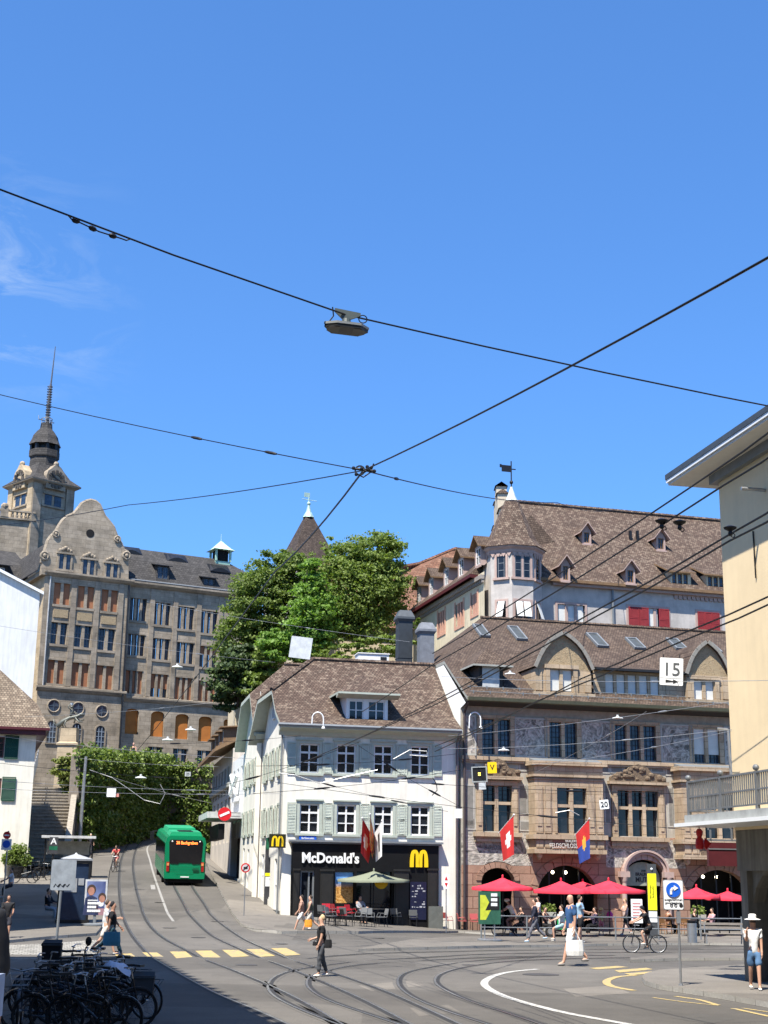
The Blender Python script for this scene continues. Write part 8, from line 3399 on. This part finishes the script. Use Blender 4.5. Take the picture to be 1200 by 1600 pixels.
m.tube([(0,0,-.22),(-.05,0,-.45),(-.28,0,-.5)],.006,4)
m.build('string',M_WIRE,t)
person('woman in a pale tank top and dark shorts walking by the tavern portal',978,1461,53,200,(.6,.45,.4),(.03,.04,.035),sleeve='none',leg='short',walk=18,hair=(.3,.2,.1),hl=.08,fem=True,arms=(25,30),elb=(75,70),dz=.1)
person('man in a white shirt crossing beside the woman with the round bag',164,1492,80,5,W,(.55,.5,.45),leg='short',walk=22,arms=(20,5),elb=(75,20),hair=(.1,.07,.05))
per=person('woman in black with dark curly hair crossing at the edge of the shade',172,1496,82,2,K,(.02,.06,.08),walk=26,hair=K,sk=SKIN2,fem=True,arms=(18,-10),elb=(25,5),leg='long')
held('round_bag','large round teal bag carried by the woman in black','bag',per,bag(per[0],'',(.06,-.3,.98),.5,.42,0,.2),cm((.06,.2,.27)))
per=person('man in black t-shirt and shorts with white shoes in the shade at the frame edge',9,1470,66,280,K,(.03,.03,.04),leg='short',walk=14,sk=SKIN2,hair=K,shoes=(.75,.75,.75),arms=(10,15),elb=(60,30))
person('person in dark clothes waiting on the seat beside the blank board',73,1433,0,350,(.02,.022,.03),(.3,.32,.36),sit=True,thigh=(80,75),knee=(80,75),arms=(35,30),elb=(40,45),dz=.11,scale=1.0,sleeve='long')
person('person in a white t-shirt sitting on a scooter in the shade at far left',16,1392,0,200,(.55,.58,.62),(.02,.02,.03),sit=True,thigh=(65,60),knee=(70,65),arms=(45,40),elb=(20,20),base=G(16,1396,.4),scale=1.05)
person('person in a pale blue shirt in the doorway of the black shopfront',487,1428,42,250,(.25,.36,.5),K,walk=4,dz=.11,base=G(487,1431,.11),scale=.95)
person('person in grey with a dark cap seated under the olive parasol',562,1440,0,300,(.3,.31,.33),K,sit=True,thigh=(80,80),knee=(85,80),arms=(35,30),elb=(50,50),sleeve='long',dz=.11,scale=1.0,hair=K)
person('person in black seated at the far table under the olive parasol',622,1441,0,200,K,K,sit=True,thigh=(80,80),knee=(85,80),arms=(35,30),elb=(50,50),sleeve='long',dz=.11,scale=1.0)
for u,lab,tp,f_ in((1086,'dark haired guest in black seated beside the pale planter',K,340),(1114,'guest in a pink shirt seated right of the pale planter',(.5,.3,.33),200),(852,'dark dressed guest seated at the first big arch',(.05,.03,.035),320),(1045,'guest in brown seated on a rattan chair at the portal',(.22,.1,.05),20),(930,'dark dressed guest seated behind the child',(.04,.03,.06),200),(815,'dark dressed guest seated behind the helmeted cyclist',K,210)):
 person(lab,u,1458,0,f_,tp,K,sit=True,thigh=(80,80),knee=(85,80),arms=(35,30),elb=(50,50),sleeve='long',dz=.1,scale=1.0,base=G(u,1459,.11))
per=person('person in a black waistcoat and white shirt standing on top of the ivy wall',207,1190,0,280,(.02,.02,.022),W,sleeve='none',walk=4,base=P(207,1196,141),scale=1.25,hair=(.5,.3,.25))
person('dark dressed person standing at the foot of the hill steps',140,1334,0,300,(.03,.03,.035),(.05,.05,.06),walk=6,base=G(140,1338),scale=1.0,hair=(.4,.36,.3))
tr_=kind(MB().prof_z([(-14,-8),(14,-8),(14,9),(-14,9)],0,1.15).build('camera_terrace',M_PAVE),'structure')
q=P(-88,1500,5.6)
person('person in black close to the camera, cut by the frame edge',0,0,0,80,K,(.1,.12,.2),sk=SKIN2,base=V((q.x,q.y,1.15)),scale=1.0,arms=(2,0),elb=(6,4))
o=MB().box(-.05,.05,-.1,.1,-.09,.06).build('pale_bag',cm((.3,.36,.48)),None)
o.location=P(-26,1550,5.45)
tag(o,'pale blue and white bag tucked at the near person at the frame edge','bag')
TYRE=mat('tyre_rubber',(.015,.015,.016),.8)
def bicycle(lab,col,group=None,basket=False,rack=True,dutch=True,name='bicycle',rim=None):
 t=thing(name,lab,'bicycle',group=group)
 R=.34
 for x in(-.53,.53):
  m=MB()
  m.torus((x,0,R),R,.021,'y',26,6)
  w_=m.build('wheel',TYRE,t,smooth='all')
  m=MB()
  m.torus((x,0,R),R-.03,.01,'y',24,4)
  for k in range(14):
   a=2*pi*k/14
   m.tube([(x,.02*(-1)**k,R),(x+(R-.03)*cos(a),0,R+(R-.03)*sin(a))],.0022,3)
  m.tube([(x,-.05,R),(x,.05,R)],.025,8)
  m.build('rim',rim or M_STEEL,w_)
 m=MB()
 bb,st_,hd,sd=V((-.08,0,.3)),V((-.22,0,.82)),V((.40,0,.86)),V((.44,0,.70))
 for a,b in((bb,st_),(st_.lerp(bb,.15),hd)if not dutch else(st_.lerp(bb,.55),sd),(bb,sd),(hd,sd)):
  m.tube([a,b],.018,6)
 for y in(-.05,.05):
  m.tube([bb,(-.53,y,R)],.01,5)
  m.tube([st_.lerp(bb,.2),(-.53,y,R)],.009,5)
  m.tube([sd,(.46,y,.62),(.53,y,R)],.012,5)
 m.build('frame',col,t)
 m=MB()
 m.tube([hd,(.37,0,1.0)],.014,6)
 m.tube([(.26,-.29,1.04),(.36,-.2,1.05),(.40,0,1.01),(.36,.2,1.05),(.26,.29,1.04)],.014,6)
 m.build('handlebar',M_STEEL,t)
 m=MB()
 m.tube([st_,(-.25,0,.95)],.014,6)
 m.extrude([(-.40,-.085,.96),(-.40,.085,.96),(-.22,.04,.97),(-.06,.02,.96),(-.06,-.02,.96),(-.22,-.04,.97)],(0,0,.045))
 m.build('saddle',M_SIGNBLACK,t)
 m=MB()
 m.torus((-.08,-.05,.3),.09,.008,'y',16,4)
 m.tube([(-.08,-.07,.3),(.02,-.09,.16),(.02,-.18,.16)],.012,5)
 m.tube([(-.08,.05,.3),(-.18,.09,.44),(-.18,.18,.44)],.012,5)
 m.build('crank',M_DARKMETAL,t)
 if rack:
  m=MB()
  for y in(-.07,.07):
   m.tube([(-.25,y,.74),(-.85,y,.74),(-.53,y,R)],.007,4)
  for x in(-.4,-.6,-.8):
   m.tube([(x,-.07,.74),(x,.07,.74)],.006,4)
  m.build('rack',M_DARKMETAL,t)
  for x in(-.53,.53):
   m=MB()
   pts=[(x+(R+.04)*cos(a),R+(R+.04)*sin(a))for a in[radians(20+16*k)for k in range(10)]]
   for(a,za),(b,zb)in zip(pts,pts[1:]):
    m.add([(a,-.025,za),(a,.025,za),(b,.025,zb),(b,-.025,zb)],[(0,1,2,3)])
   m.build('mudguard',col,t,merge=False)
 if basket:
  m=MB()
  for z in(.78,.88,.98):
   k=.15+(z-.78)*.25
   m.tube([(.42,-k,z),(.42+k*1.6,-k,z),(.42+k*1.6,k,z),(.42,k,z)],.006,4,closed=True)
  for x in range(5):
   for y in(-1,1):
    m.tube([(.44+x*.055,y*.15,.78),(.44+x*.075,y*.2,.98)],.004,3)
  for y in range(5):
   m.tube([(.66,-.15+y*.075,.78),(.74,-.2+y*.1,.98)],.004,3)
  m.build('basket',M_STEEL,t)
 return t
BLK=mat('black_bike_paint',(.012,.012,.014),.35,var=.1)
NAV=mat('navy_bike_paint',(.015,.02,.035),.35,var=.1)
GRB=mat('grey_bike_paint',(.08,.08,.085),.35,var=.1)
bk1=bicycle('dark bicycle in the crowded rack in the shade',BLK,'bicycles crowded in the shade',rim=M_DARKMETAL)
bk2=bicycle('grey bicycle with a wire front basket in the crowd in the shade',GRB,None,True)
bk3=bicycle('navy bicycle in the crowd in the shade',NAV,'navy bicycles in the shade',rim=M_DARKMETAL)
spots=[(bk1,120,1590,8),(bk3,150,1600,172),(bk1,175,1588,-12),(bk1,110,1572,190),(bk3,150,1574,10),(bk1,185,1566,5),(bk1,200,1606,15),(bk1,135,1556,-8),(bk3,100,1608,20),(bk1,165,1548,176),(bk1,120,1620,-5),(bk1,175,1622,170),(bk1,140,1583,4),(bk3,165,1595,184),(bk1,105,1590,176),(bk1,190,1577,8),(bk1,150,1612,12),(bk3,130,1566,188),(bk1,155,1556,14),(bk1,205,1570,170)]
seen=set()
for o,u,v,rz in spots:
 p=G(60+(u-100)*.95+14,v)
 if o.name in seen:
  o=dup(o,p,radians(rz))
 else:
  seen.add(o.name)
  o.location,o.rotation_euler=p,(0,0,radians(rz))
 o.rotation_euler.x=radians((u*7%11)-5)
bk2.location,bk2.rotation_euler=G(30,1606),(0,0,radians(-80))
b4=bicycle('rear most bicycle with handlebars pointing away, at the kerb side of the crowd',BLK,None)
b4.location,b4.rotation_euler=G(190,1590),(0,0,radians(160))
bp_=G(178,1588)
t=thing('white_cloth','white cloth lying over a saddle in the bicycle crowd','cloth',bp_+V((0,-.3,1.0)))
m=MB()
g2_=[[V(((i-4)*.09,(j-3)*.07,.06-.012*((i-4)**2)-.02*abs(j-3)**1.6+.03*sin(i*1.7+j)))for i in range(9)]for j in range(7)]
for j in range(6):
 for i in range(8):
  m.quad(g2_[j][i],g2_[j][i+1],g2_[j+1][i+1],g2_[j+1][i])
m.build('cloth',cm((.6,.64,.75)),t,smooth='all',merge=False)
for dx,lab in((.45,'dark grey pannier bag on the nearest rear rack of the bicycle crowd'),(-1.6,'black delivery crate on a rack at the back of the bicycle crowd')):
 t=thing('pannier_bag'if dx>0 else 'bicycle_crate',lab,'bag'if dx>0 else 'crate',G(185,1592)+V((dx,0,.45))if dx>0 else G(76,1562)+V((0,0,.85)))
 m=MB()
 m.extrude([(-.2,-.08,0),(.2,-.08,0),(.22,-.1,.36),(-.22,-.1,.36)],(0,.18,0))
 m.build('bag_body',cm((.06,.07,.08))if dx>0 else cm(K),t)
 m=MB()
 m.extrude([(-.23,-.12,.30),(.23,-.12,.30),(.2,.12,.4),(-.2,.12,.4)],(0,.0,.03))
 m.build('bag_lid',cm((.04,.045,.05)),t)
t=thing('moped_mirror','round rear view mirror on a thin stalk above the bicycle crowd','mirror',P(133,1476,27))
m=MB()
m.tube([(0,0,-.45),(.0,0,-.1),(.05,0,0)],.012,5)
m.sphere((.06,0,.06),.075,10,6,(.8,.3,1.1))
m.build('mirror',M_DARKMETAL,t)
def rider(lab,blab,u,v,face,top,bot,hpx_,hair,helmet=None,dz=0,leg='short',col=BLK):
 p=G(u,v,dz)
 b=bicycle(blab,col,rack=False,dutch=False)
 b.location,b.rotation_euler=p,(0,0,radians(face))
 per=person(lab,0,0,0,face,top,bot,leg=leg,sit=True,thigh=(58,22),knee=(75,35),arms=(52,52),elb=(12,12),lean=24,hair=hair,base=p+V((cos(radians(face))*-.22,sin(radians(face))*-.22,.55)),scale=1.0)
 if helmet:
  m=MB()
  c=per[1](.01,.78)
  m.sphere(c,.125,12,7,(1.15,.9,.75))
  held('helmet','pale cycle helmet on the rider in the white shirt','helmet',per,m,cm(helmet))
rider('cyclist in black riding left across the tracks','black bicycle ridden by the cyclist in black',1008,1489,183,K,K,68,K)
rider('cyclist in a white shirt and helmet riding behind the railing','dark bicycle ridden by the helmeted cyclist',796,1464,183,W,(.2,.1,.08),60,K,(.7,.7,.68),leg='long')
rider('cyclist in red riding down the street beside the kerb','bicycle ridden down the street by the cyclist in red',180,1362,262,(.5,.06,.06),(.3,.1,.1),38,(.05,.04,.03),col=GRB)
p=G(880,1464,.1)
t=thing('parked_moped','black moped parked at the railing with a green bag','moped',p,pi)
for x in(-.55,.6):
 m=MB()
 m.torus((x,0,.24),.2,.06,'y',18,8)
 wl=m.build('wheel',TYRE,t,smooth='all')
 m=MB()
 m.lathe([(.12,-.05),(.12,.05)],12,T=Matrix.Translation((x,0,.24))@Matrix.Rotation(pi/2,4,'X'))
 m.build('rim',M_STEEL,wl)
m=MB()
m.extrude([(-.8,-.14,.45),(-.2,-.14,.3),(.3,-.14,.3),(.5,-.14,.95),(.6,-.14,.95),(.5,-.14,.25),(-.3,-.14,.22),(-.75,-.14,.3)],(0,.28,0))
m.build('fairing',BLK,t)
m=MB()
m.extrude([(-.8,-.13,.62),(-.1,-.13,.62),(-.1,-.13,.74),(-.8,-.13,.8)],(0,.26,0))
m.build('seat',M_SIGNBLACK,t)
m=MB()
m.tube([(.5,0,.9),(.42,0,1.05)],.03,6)
m.tube([(.35,-.32,1.08),(.42,0,1.05),(.35,.32,1.08)],.018,6)
m.build('handlebar',M_DARKMETAL,t)
o=MB().extrude([(-.2,0,0),(.2,0,0),(.18,0,.5),(-.18,0,.5)],(0,.2,0)).build('green_bag',cm((.0,.36,.08)),None)
o.location=p+V((-.1,-.32,.35))
tag(o,'bright green bag hanging on the parked moped','bag')
for u,v,rz in((50,1372,20),(58,1366,40),(36,1380,10),(66,1376,60)):
 dup(bk1,G(u,v,.11),radians(rz),'dark bicycle parked by the shrub before the green shuttered house','bicycles by the shrub')
def wire(lab,pts,r=.012,sag=0.0,m_=None,group=None,parts=(),name='overhead_wire'):
 0
 a=V(pts[0])
 t=thing(name,lab,'wire',a,0,group)
 m=MB()
 line=[]
 for p,q in zip(pts,pts[1:]):
  p,q=V(p),V(q)
  n_=max(2,int((q-p).length/2.5))
  for k in range(n_):
   w=k/n_
   line.append(p.lerp(q,w)-V((0,0,sag*4*w*(1-w)))-a)
 line.append(V(pts[-1])-a)
 m.tube(line,r,5)
 m.build('cable',m_ or M_WIRE,t)
 for w,ln,rr in parts:
  k=w*(len(line)-1)
  i=min(int(k),len(line)-2)
  c=line[i].lerp(line[i+1],k-i)
  d=(line[i+1]-line[i]).normalized()*ln/2
  m=MB()
  m.tube([c-d,c-d*.5],rr*.6,6,r1=rr)
  m.tube([c-d*.5,c+d*.5],rr,6)
  m.tube([c+d*.5,c+d],rr,6,r1=rr*.6)
  m.build('insulator',m_ or M_WIRE,t)
 return t
hub=P(568,735,38)
def on(a,b,k):
 return b+(b-a)*k
a0,a1,a2,a3=P(-40,281,19),P(105,335,20),P(205,373,20.7),P(541,492,22.5)
wire('thick black span wire carrying the hanging street lamp high across the sky',[on(a3,a0,.75),a0,a3,P(1290,652,27),on(a3,P(1290,652,27),.58)],.016,.05)
wire('short slack cable with links looping under the lamp wire at upper left',[a1,a1.lerp(a2,.15)-V((0,0,.05)),a1.lerp(a2,.85)-V((0,0,.06)),a2],.012,.03,None,None,((.3,.12,.04),(.45,.12,.04),(.6,.12,.04)))
wire('thick black cable rising from the wire hub to the upper right of the sky',[hub,P(1290,352,17),on(hub,P(1290,352,17),1.48)],.022,.12)
wire('black cable descending from the wire hub towards the ivy wall',[hub,P(430,893,55),P(215,1172,141)],.03,.2,None,None,((.45,.9,.07),(.2,.3,.06)))
wire('thin wire from the hub to the left edge above the clock tower',[hub,P(-40,607,50)],.016,.1,None,None,((.19,.5,.05),(.36,.5,.05)))
wire('thin wire from the hub to the left edge below the clock tower',[hub,P(200,789,60),P(-30,824,75)],.018,.1)
wire('thin wire from the hub to the right over the hotel roof ridge',[hub,P(870,785,84),P(958,797,103)],.02,.3,None,None,((.06,.5,.05),))
t=thing('wire_hub','metal ring and clamps joining the wires in mid sky','wire fitting',hub)
m=MB()
m.torus((-.1,0,0),.13,.025,'y',14,5)
m.tube([(-.3,0,.05),(.35,0,-.02)],.035,6)
m.tube([(.0,0,-.05),(.25,0,.12)],.04,6)
m.tube([(-.2,0,-.1),(.0,0,-.2),(.2,0,-.05),(.28,0,.2)],.022,5)
for x,z in((-.28,.06),(-.05,.05),(.15,.02),(.3,-.02),(-.2,-.12),(.1,.1)):
 m.sphere((x,-.01,z),.055,7,5)
m.build('clamp',M_DARKMETAL,t)
lp=P(541,512,22.5)
t=thing('street_lamp','flat grey street lamp with two glass fields hanging from the span wire','street lamp',lp,radians(6))
k=22.5/FPX
m=MB()
pl=[(-38,10),(-28,-6),(28,-6),(39,2),(30,18),(-6,20)]
w2=38*k
shp=[(-w2,-.1),(-w2*.45,-.3),(w2*.6,-.3),(w2,-.02),(w2*.62,.36),(-w2*.62,.36)]
tilt=Matrix.Rotation(radians(9),4,'X')@Matrix.Rotation(radians(4),4,'Y')
m.prof_z(shp,.0,.04,T=tilt)
m.prof_z([(x*.6,y*.6)for x,y in shp],.04,.06,T=tilt)
m.build('housing',mat('lamp_grey',(.33,.34,.33),.5,.3),t)
m=MB()
m.prof_z([(x*.97,y*.97)for x,y in shp],-.05,-.001,T=tilt)
un=m.build('underside',M_SIGNBLACK,t)
for s_ in(-1,1):
 m=MB()
 m.prof_z([(s_*w2*.3,-.26),(s_*w2*.68,-.24),(s_*w2*.84,-.12),(s_*w2*.84,.12),(s_*w2*.68,.24),(s_*w2*.3,.26)],-.058,-.0515,T=tilt)
 m.build('lamp_glass',mat('lamp_glass',(.07,.068,.06),.5),un)
m=MB()
m.lathe([(.09,.05),(.07,.15)],12)
m.extrude([(-.07,-.02,.15),(.07,-.02,.15),(.24,-.02,.22),(.24,-.02,.27),(-.2,-.02,.34),(-.2,-.02,.28)],(0,.04,0))
m.build('hanger',mat('hanger_green_grey',(.06,.075,.07),.5),t)
m=MB()
m.tube([(-.3,0,.08),(-.22,0,.2),(-.24,0,.36)],.012,5)
m.torus((.28,0,.17),.07,.01,'y',14,4)
m.build('lead',M_WIRE,t)
z1,z2,z3=6.9,6.2,5.8
pairs=[([(1260,632),(1081,760),(774,960),(676,1021)],z1+.4,'upper trolley feeder wire of the right pair'),([(1260,674),(1128,760),(810,960),(680,1036),(566,1112)],z1,'trolley wire under the upper feeder, right pair'),([(1260,760),(1140,835),(920,960),(680,1095),(520,1172)],z2,'middle trolley wire passing the yellow wall, upper of two'),([(1260,778),(1140,845),(930,964),(680,1101),(470,1192)],z2-.1,'middle trolley wire passing the yellow wall, lower of two'),([(1260,905),(1041,1000),(909,1060),(800,1115),(680,1166)],z3,'lower trolley wire across the yellow wall, upper of two'),([(1260,917),(1070,1000),(840,1095),(680,1174)],z3-.1,'lower trolley wire across the yellow wall, lower of two')]
for pts,z,lab in pairs:
 a,b=PZ(*pts[0],z),PZ(*pts[-1],z)
 mid=[PZ(u,v,z)for u,v in pts[1:-1]]
 n1=mid[0]
 far=a+(a-n1)*((a.y+13.9)/max(.5,n1.y-a.y))
 wire(lab,[far,a]+mid+[b],.011,.02)
for u,v,z in((1034,817,z1),(1062,819,z1+.1),(1141,828,z2)):
 q=PZ(u,v,z)
 t=thing('wire_insulator',{1034:'black cap insulator on the trolley wire over the hotel roof',1062:'black cap insulator beside another, nearer the yellow wall',1141:'black cap insulator on the wire against the yellow wall'}[u],'insulator',q)
 k=q.y/FPX
 m=MB()
 m.lathe([(2*k,-10*k),(4*k,-7*k),(3*k,-2*k),(10*k,2*k),(11*k,4*k),(4*k,7*k),(2*k,7*k)],10)
 m.build('cap',M_DARKMETAL,t)
 m=MB()
 m.torus((4*k,0,-9*k),3.2*k,.8*k,'y',10,4)
 m.build('hook',M_DARKMETAL,t)
SPANS=[((700,1170,55),(1143,1140,40),0,'bright span wire from the tavern front to the yellow wall anchor'),((830,1195,60),(1143,1142,40),0,'second bright span wire to the yellow wall anchor'),((690,1057,60),(1260,1062,36),0,'pale horizontal wire carrying the fifteen sign'),((840,1205,74),(1010,1112,58),0,'pale wire rising to the bracket lamp before the frescoes'),((700,1150,60),(1260,1078,38),0,'pale wire above the scratched panels'),((560,1215,60),(1070,1240,45),1,'dark trolley wire across the first floor windows, upper'),((430,1222,58),(1070,1296,45),1,'dark trolley wire across the first floor windows, lower'),((400,1197,52),(712,1178,60),1,'dark wire across the upper sills of the white house'),((395,1240,52),(720,1203,60),1,'dark wire crossing the white house between its storeys'),((560,1165,55),(722,1262,60),1,'dark wire slanting down over the white house'),((330,1232,60),(560,1160,55),1,'dark wire slanting up over the white house corner'),((-30,1147,60),(400,1186,70),0,'pale wire before the school base, upper'),((-30,1189,60),(330,1218,78),1,'dark wire over the green shuttered house'),((-30,1218,60),(420,1236,70),0,'pale wire across the ivy wall, upper'),((-30,1231,58),(440,1240,68),0,'pale wire across the ivy wall, lower'),((40,1120,80),(330,1098,95),0,'pale wire between the portholes of the school'),((230,940,110),(640,1003,75),0,'pale wire carrying the white square panel'),((140,1203,80),(330,1255,85),0,'pale sagging wire over the climbing street'),((125,1185,113),(345,1198,105),0,'pale wire from the mast along the ivy wall top'),((200,1162,75),(470,1150,66),1,'dark wire from the no entry corner to the house front'),((440,1205,66),(700,1268,62),1,'dark contact wire over the shop front of the white house'),((-20,975,70),(430,1035,85),0,'pale wire across the school windows')]
for(a,b,dk,lab)in SPANS:
 wire(lab,[P(*a),P(*b)],.009 if dk else .008,.12,M_WIRE if dk else M_WIRE_LIGHT,None,((.3,.8,.04),(.72,.8,.04))if dk else((.7,.5,.03),))
for i,(pts,Y)in enumerate((([(140,1203),(175,1215),(200,1232),(225,1250),(250,1256),(258,1240),(250,1225)],90),([(436,1208),(460,1211),(500,1224),(540,1214),(590,1203)],60),([(640,1180),(668,1182),(667,1174),(640,1172),(615,1186)],60),([(676,1215),(682,1225),(683,1235),(675,1243)],60),([(868,1270),(890,1266),(905,1274)],60))):
 wire(('curved pale pull-off arm over the climbing street','curved pale pull-off arm before the white house','looped pale pull-off arm at the top right window','curved dark pull-off arm near the drainpipe','curved pale pull-off arm by the first flag')[i],[P(u,v,Y)for u,v in pts],.02 if i!=3 else .018,0,M_WIRE if i==3 else M_WIRE_LIGHT,name='pull_off_arm')
for u,v,lab in((496,1124,'white gooseneck wall lamp bracket at the white house eaves'),(742,1124,'white gooseneck wall lamp bracket at the tavern top floor')):
 Yq=74.6 if u<600 else 76.6
 a=P(u-9,v+14,Yq)
 t=thing('gooseneck_lamp',lab,'wall lamp',a)
 k=Yq/FPX
 m=MB()
 m.tube([V((cos(pi-pi*q/8)*9*k+9*k,0,14*k+sin(pi*q/8)*11*k))if q else V((0,0,0))for q in range(9)]+[V((18*k,0,3*k))],.035,6)
 m.build('neck',M_SIGNWHITE,t)
 m=MB()
 m.lathe([(.1,0),(.06,.12)],8,(18*k,0,0))
 m.build('head',M_SIGNWHITE,t)
for u,v,Y,lab in((965,1122,62,'small white wire lamp before the frescoes'),(797,1053,62,'small white wire lamp over the tavern roof'),(787,1172,62,'small white wire lamp before the top floor windows'),(277,1042,90,'small white wire lamp before the school upper windows'),(298,1140,90,'small white wire lamp before the amber blinds'),(262,1156,90,'small white wire lamp over the street left of another'),(220,1215,90,'long white wire lamp before the ivy wall')):
 q=P(u,v,Y)
 k=Y/FPX
 t=thing('wire_lamp',lab,'street lamp',q)
 m=MB()
 m.lathe([(9*k,-.8*k),(8*k,.6*k),(2.2*k,2*k),(1.6*k,5*k)],12)
 m.build('shade',mat('lamp_shade_pale',(.5,.51,.5),.5),t)
def hang_panel(name,lab,u0,v0,u1,v1,Y,col,rot=0.0,txt=None,cat='sign',ts=.6):
 q=P((u0+u1)/2,(v0+v1)/2,Y)
 k=Y/FPX
 w2,h2_=(u1-u0)/2*k,(v1-v0)/2*k
 t=thing(name,lab,cat,q)
 t.rotation_euler=(0,radians(rot),radians(-4))
 m=MB()
 panel(m,w2*2,h2_*2,0,-.02,.04,.03)
 bd=m.build('board',col,t)
 m=MB()
 for x in(-w2*.7,w2*.7):
  m.tube([(x,0,h2_-.02),(x,0,h2_+.1)],.014,4)
 m.build('clip',M_DARKMETAL,t)
 return t,bd,w2,h2_
t,bd,w2,h2_=hang_panel('fifteen_sign','white hanging sign reading 15 over a black arrow',1031,1028,1067,1071,42,M_SIGNWHITE,3)
text_mesh('numerals','15',h2_*1.35,mat('sign_grey_letter',(.08,.085,.085),.5),.004,.002,bd,TL(0,-.028,-h2_*.28))
m=MB()
m.extrude([(-w2*.5,-.028,-h2_*.82),(w2*.15,-.028,-h2_*.76),(w2*.15,-.028,-h2_*.88),(w2*.62,-.028,-h2_*.72),(w2*.15,-.028,-h2_*.56),(w2*.15,-.028,-h2_*.68),(-w2*.5,-.028,-h2_*.6)],(0,.006,0))
m.box(-w2+.01,w2-.01,-.024,-.0205,-h2_*.5,-h2_*.48)
m.build('arrow',M_SIGNBLACK,bd)
t,bd,w2,h2_=hang_panel('twenty_sign','small white hanging sign reading 20 in front of the big window',937,1250,951,1264,60,M_SIGNWHITE,-6)
text_mesh('numerals','20',h2_*1.6,M_SIGNBLACK,.004,.003,bd,TL(0,-.028,-h2_*.52))
t,bd,w2,h2_=hang_panel('small_twenty_sign','small grey hanging sign reading 20 before the ivy',289,1206,298,1213,95,mat('dull_sign_grey',(.4,.42,.42),.5),0)
text_mesh('numerals','20',h2_*1.5,M_SIGNBLACK,.004,.0,bd,TL(0,-.028,-h2_*.5))
hang_panel('hanging_board','plain white square panel hanging on a wire before the trees',453,995,487,1029,62,mat('panel_pale',(.52,.55,.57),.5),7)
hang_panel('small_hanging_board','small white square panel hanging before the ivy wall',167,1232,181,1245,85,M_SIGNWHITE,1)
hang_panel('pink_tag','tiny pink tag hanging beside the small white panel',182,1240,186,1245,85,mat('pink_tag',(.6,.25,.22),.5),0)
hang_panel('white_plate','pale plate on the drainpipe line between the two buildings',711,1264,722,1278,70,M_SIGNWHITE,0)
t,bd,w2,h2_=hang_panel('yellow_v_sign','yellow hanging sign with a black V beside the signal box',762,1191,776,1208,60,M_YELLOWSIGN,-2)
text_mesh('letter','V',h2_*1.4,M_SIGNBLACK,.004,.0,bd,TL(0,-.028,-h2_*.4))
t,bd,w2,h2_=hang_panel('tram_signal','dark tram signal box with pale rim and amber lamps hanging on a wire',737,1198,761,1222,60,M_DARKMETAL,-3,cat='traffic signal')
m=MB()
for a,b,c_,d_ in((-w2,w2,h2_-.05,h2_),(-w2,w2,-h2_,-h2_+.05),(-w2,-w2+.05,-h2_+.05,h2_-.05),(w2-.05,w2,-h2_+.05,h2_-.05)):
 m.box(a,b,-.05,-.022,c_,d_)
m.build('rim',mat('signal_rim',(.3,.32,.32),.5),bd)
m=MB()
for z in(.05,-.03):
 m.box(-.05,.05,-.06,-.0245,z-.02,z+.02)
m.build('amber_lamp',emit('amber_lamp',(1,.65,.1),2),bd)
MB().box(-.05,w2*.75,-.05,-.03,-h2_-.3,-h2_-.02).build('arrow_plate',mat('panel_pale',(.52,.55,.57),.5),bd)
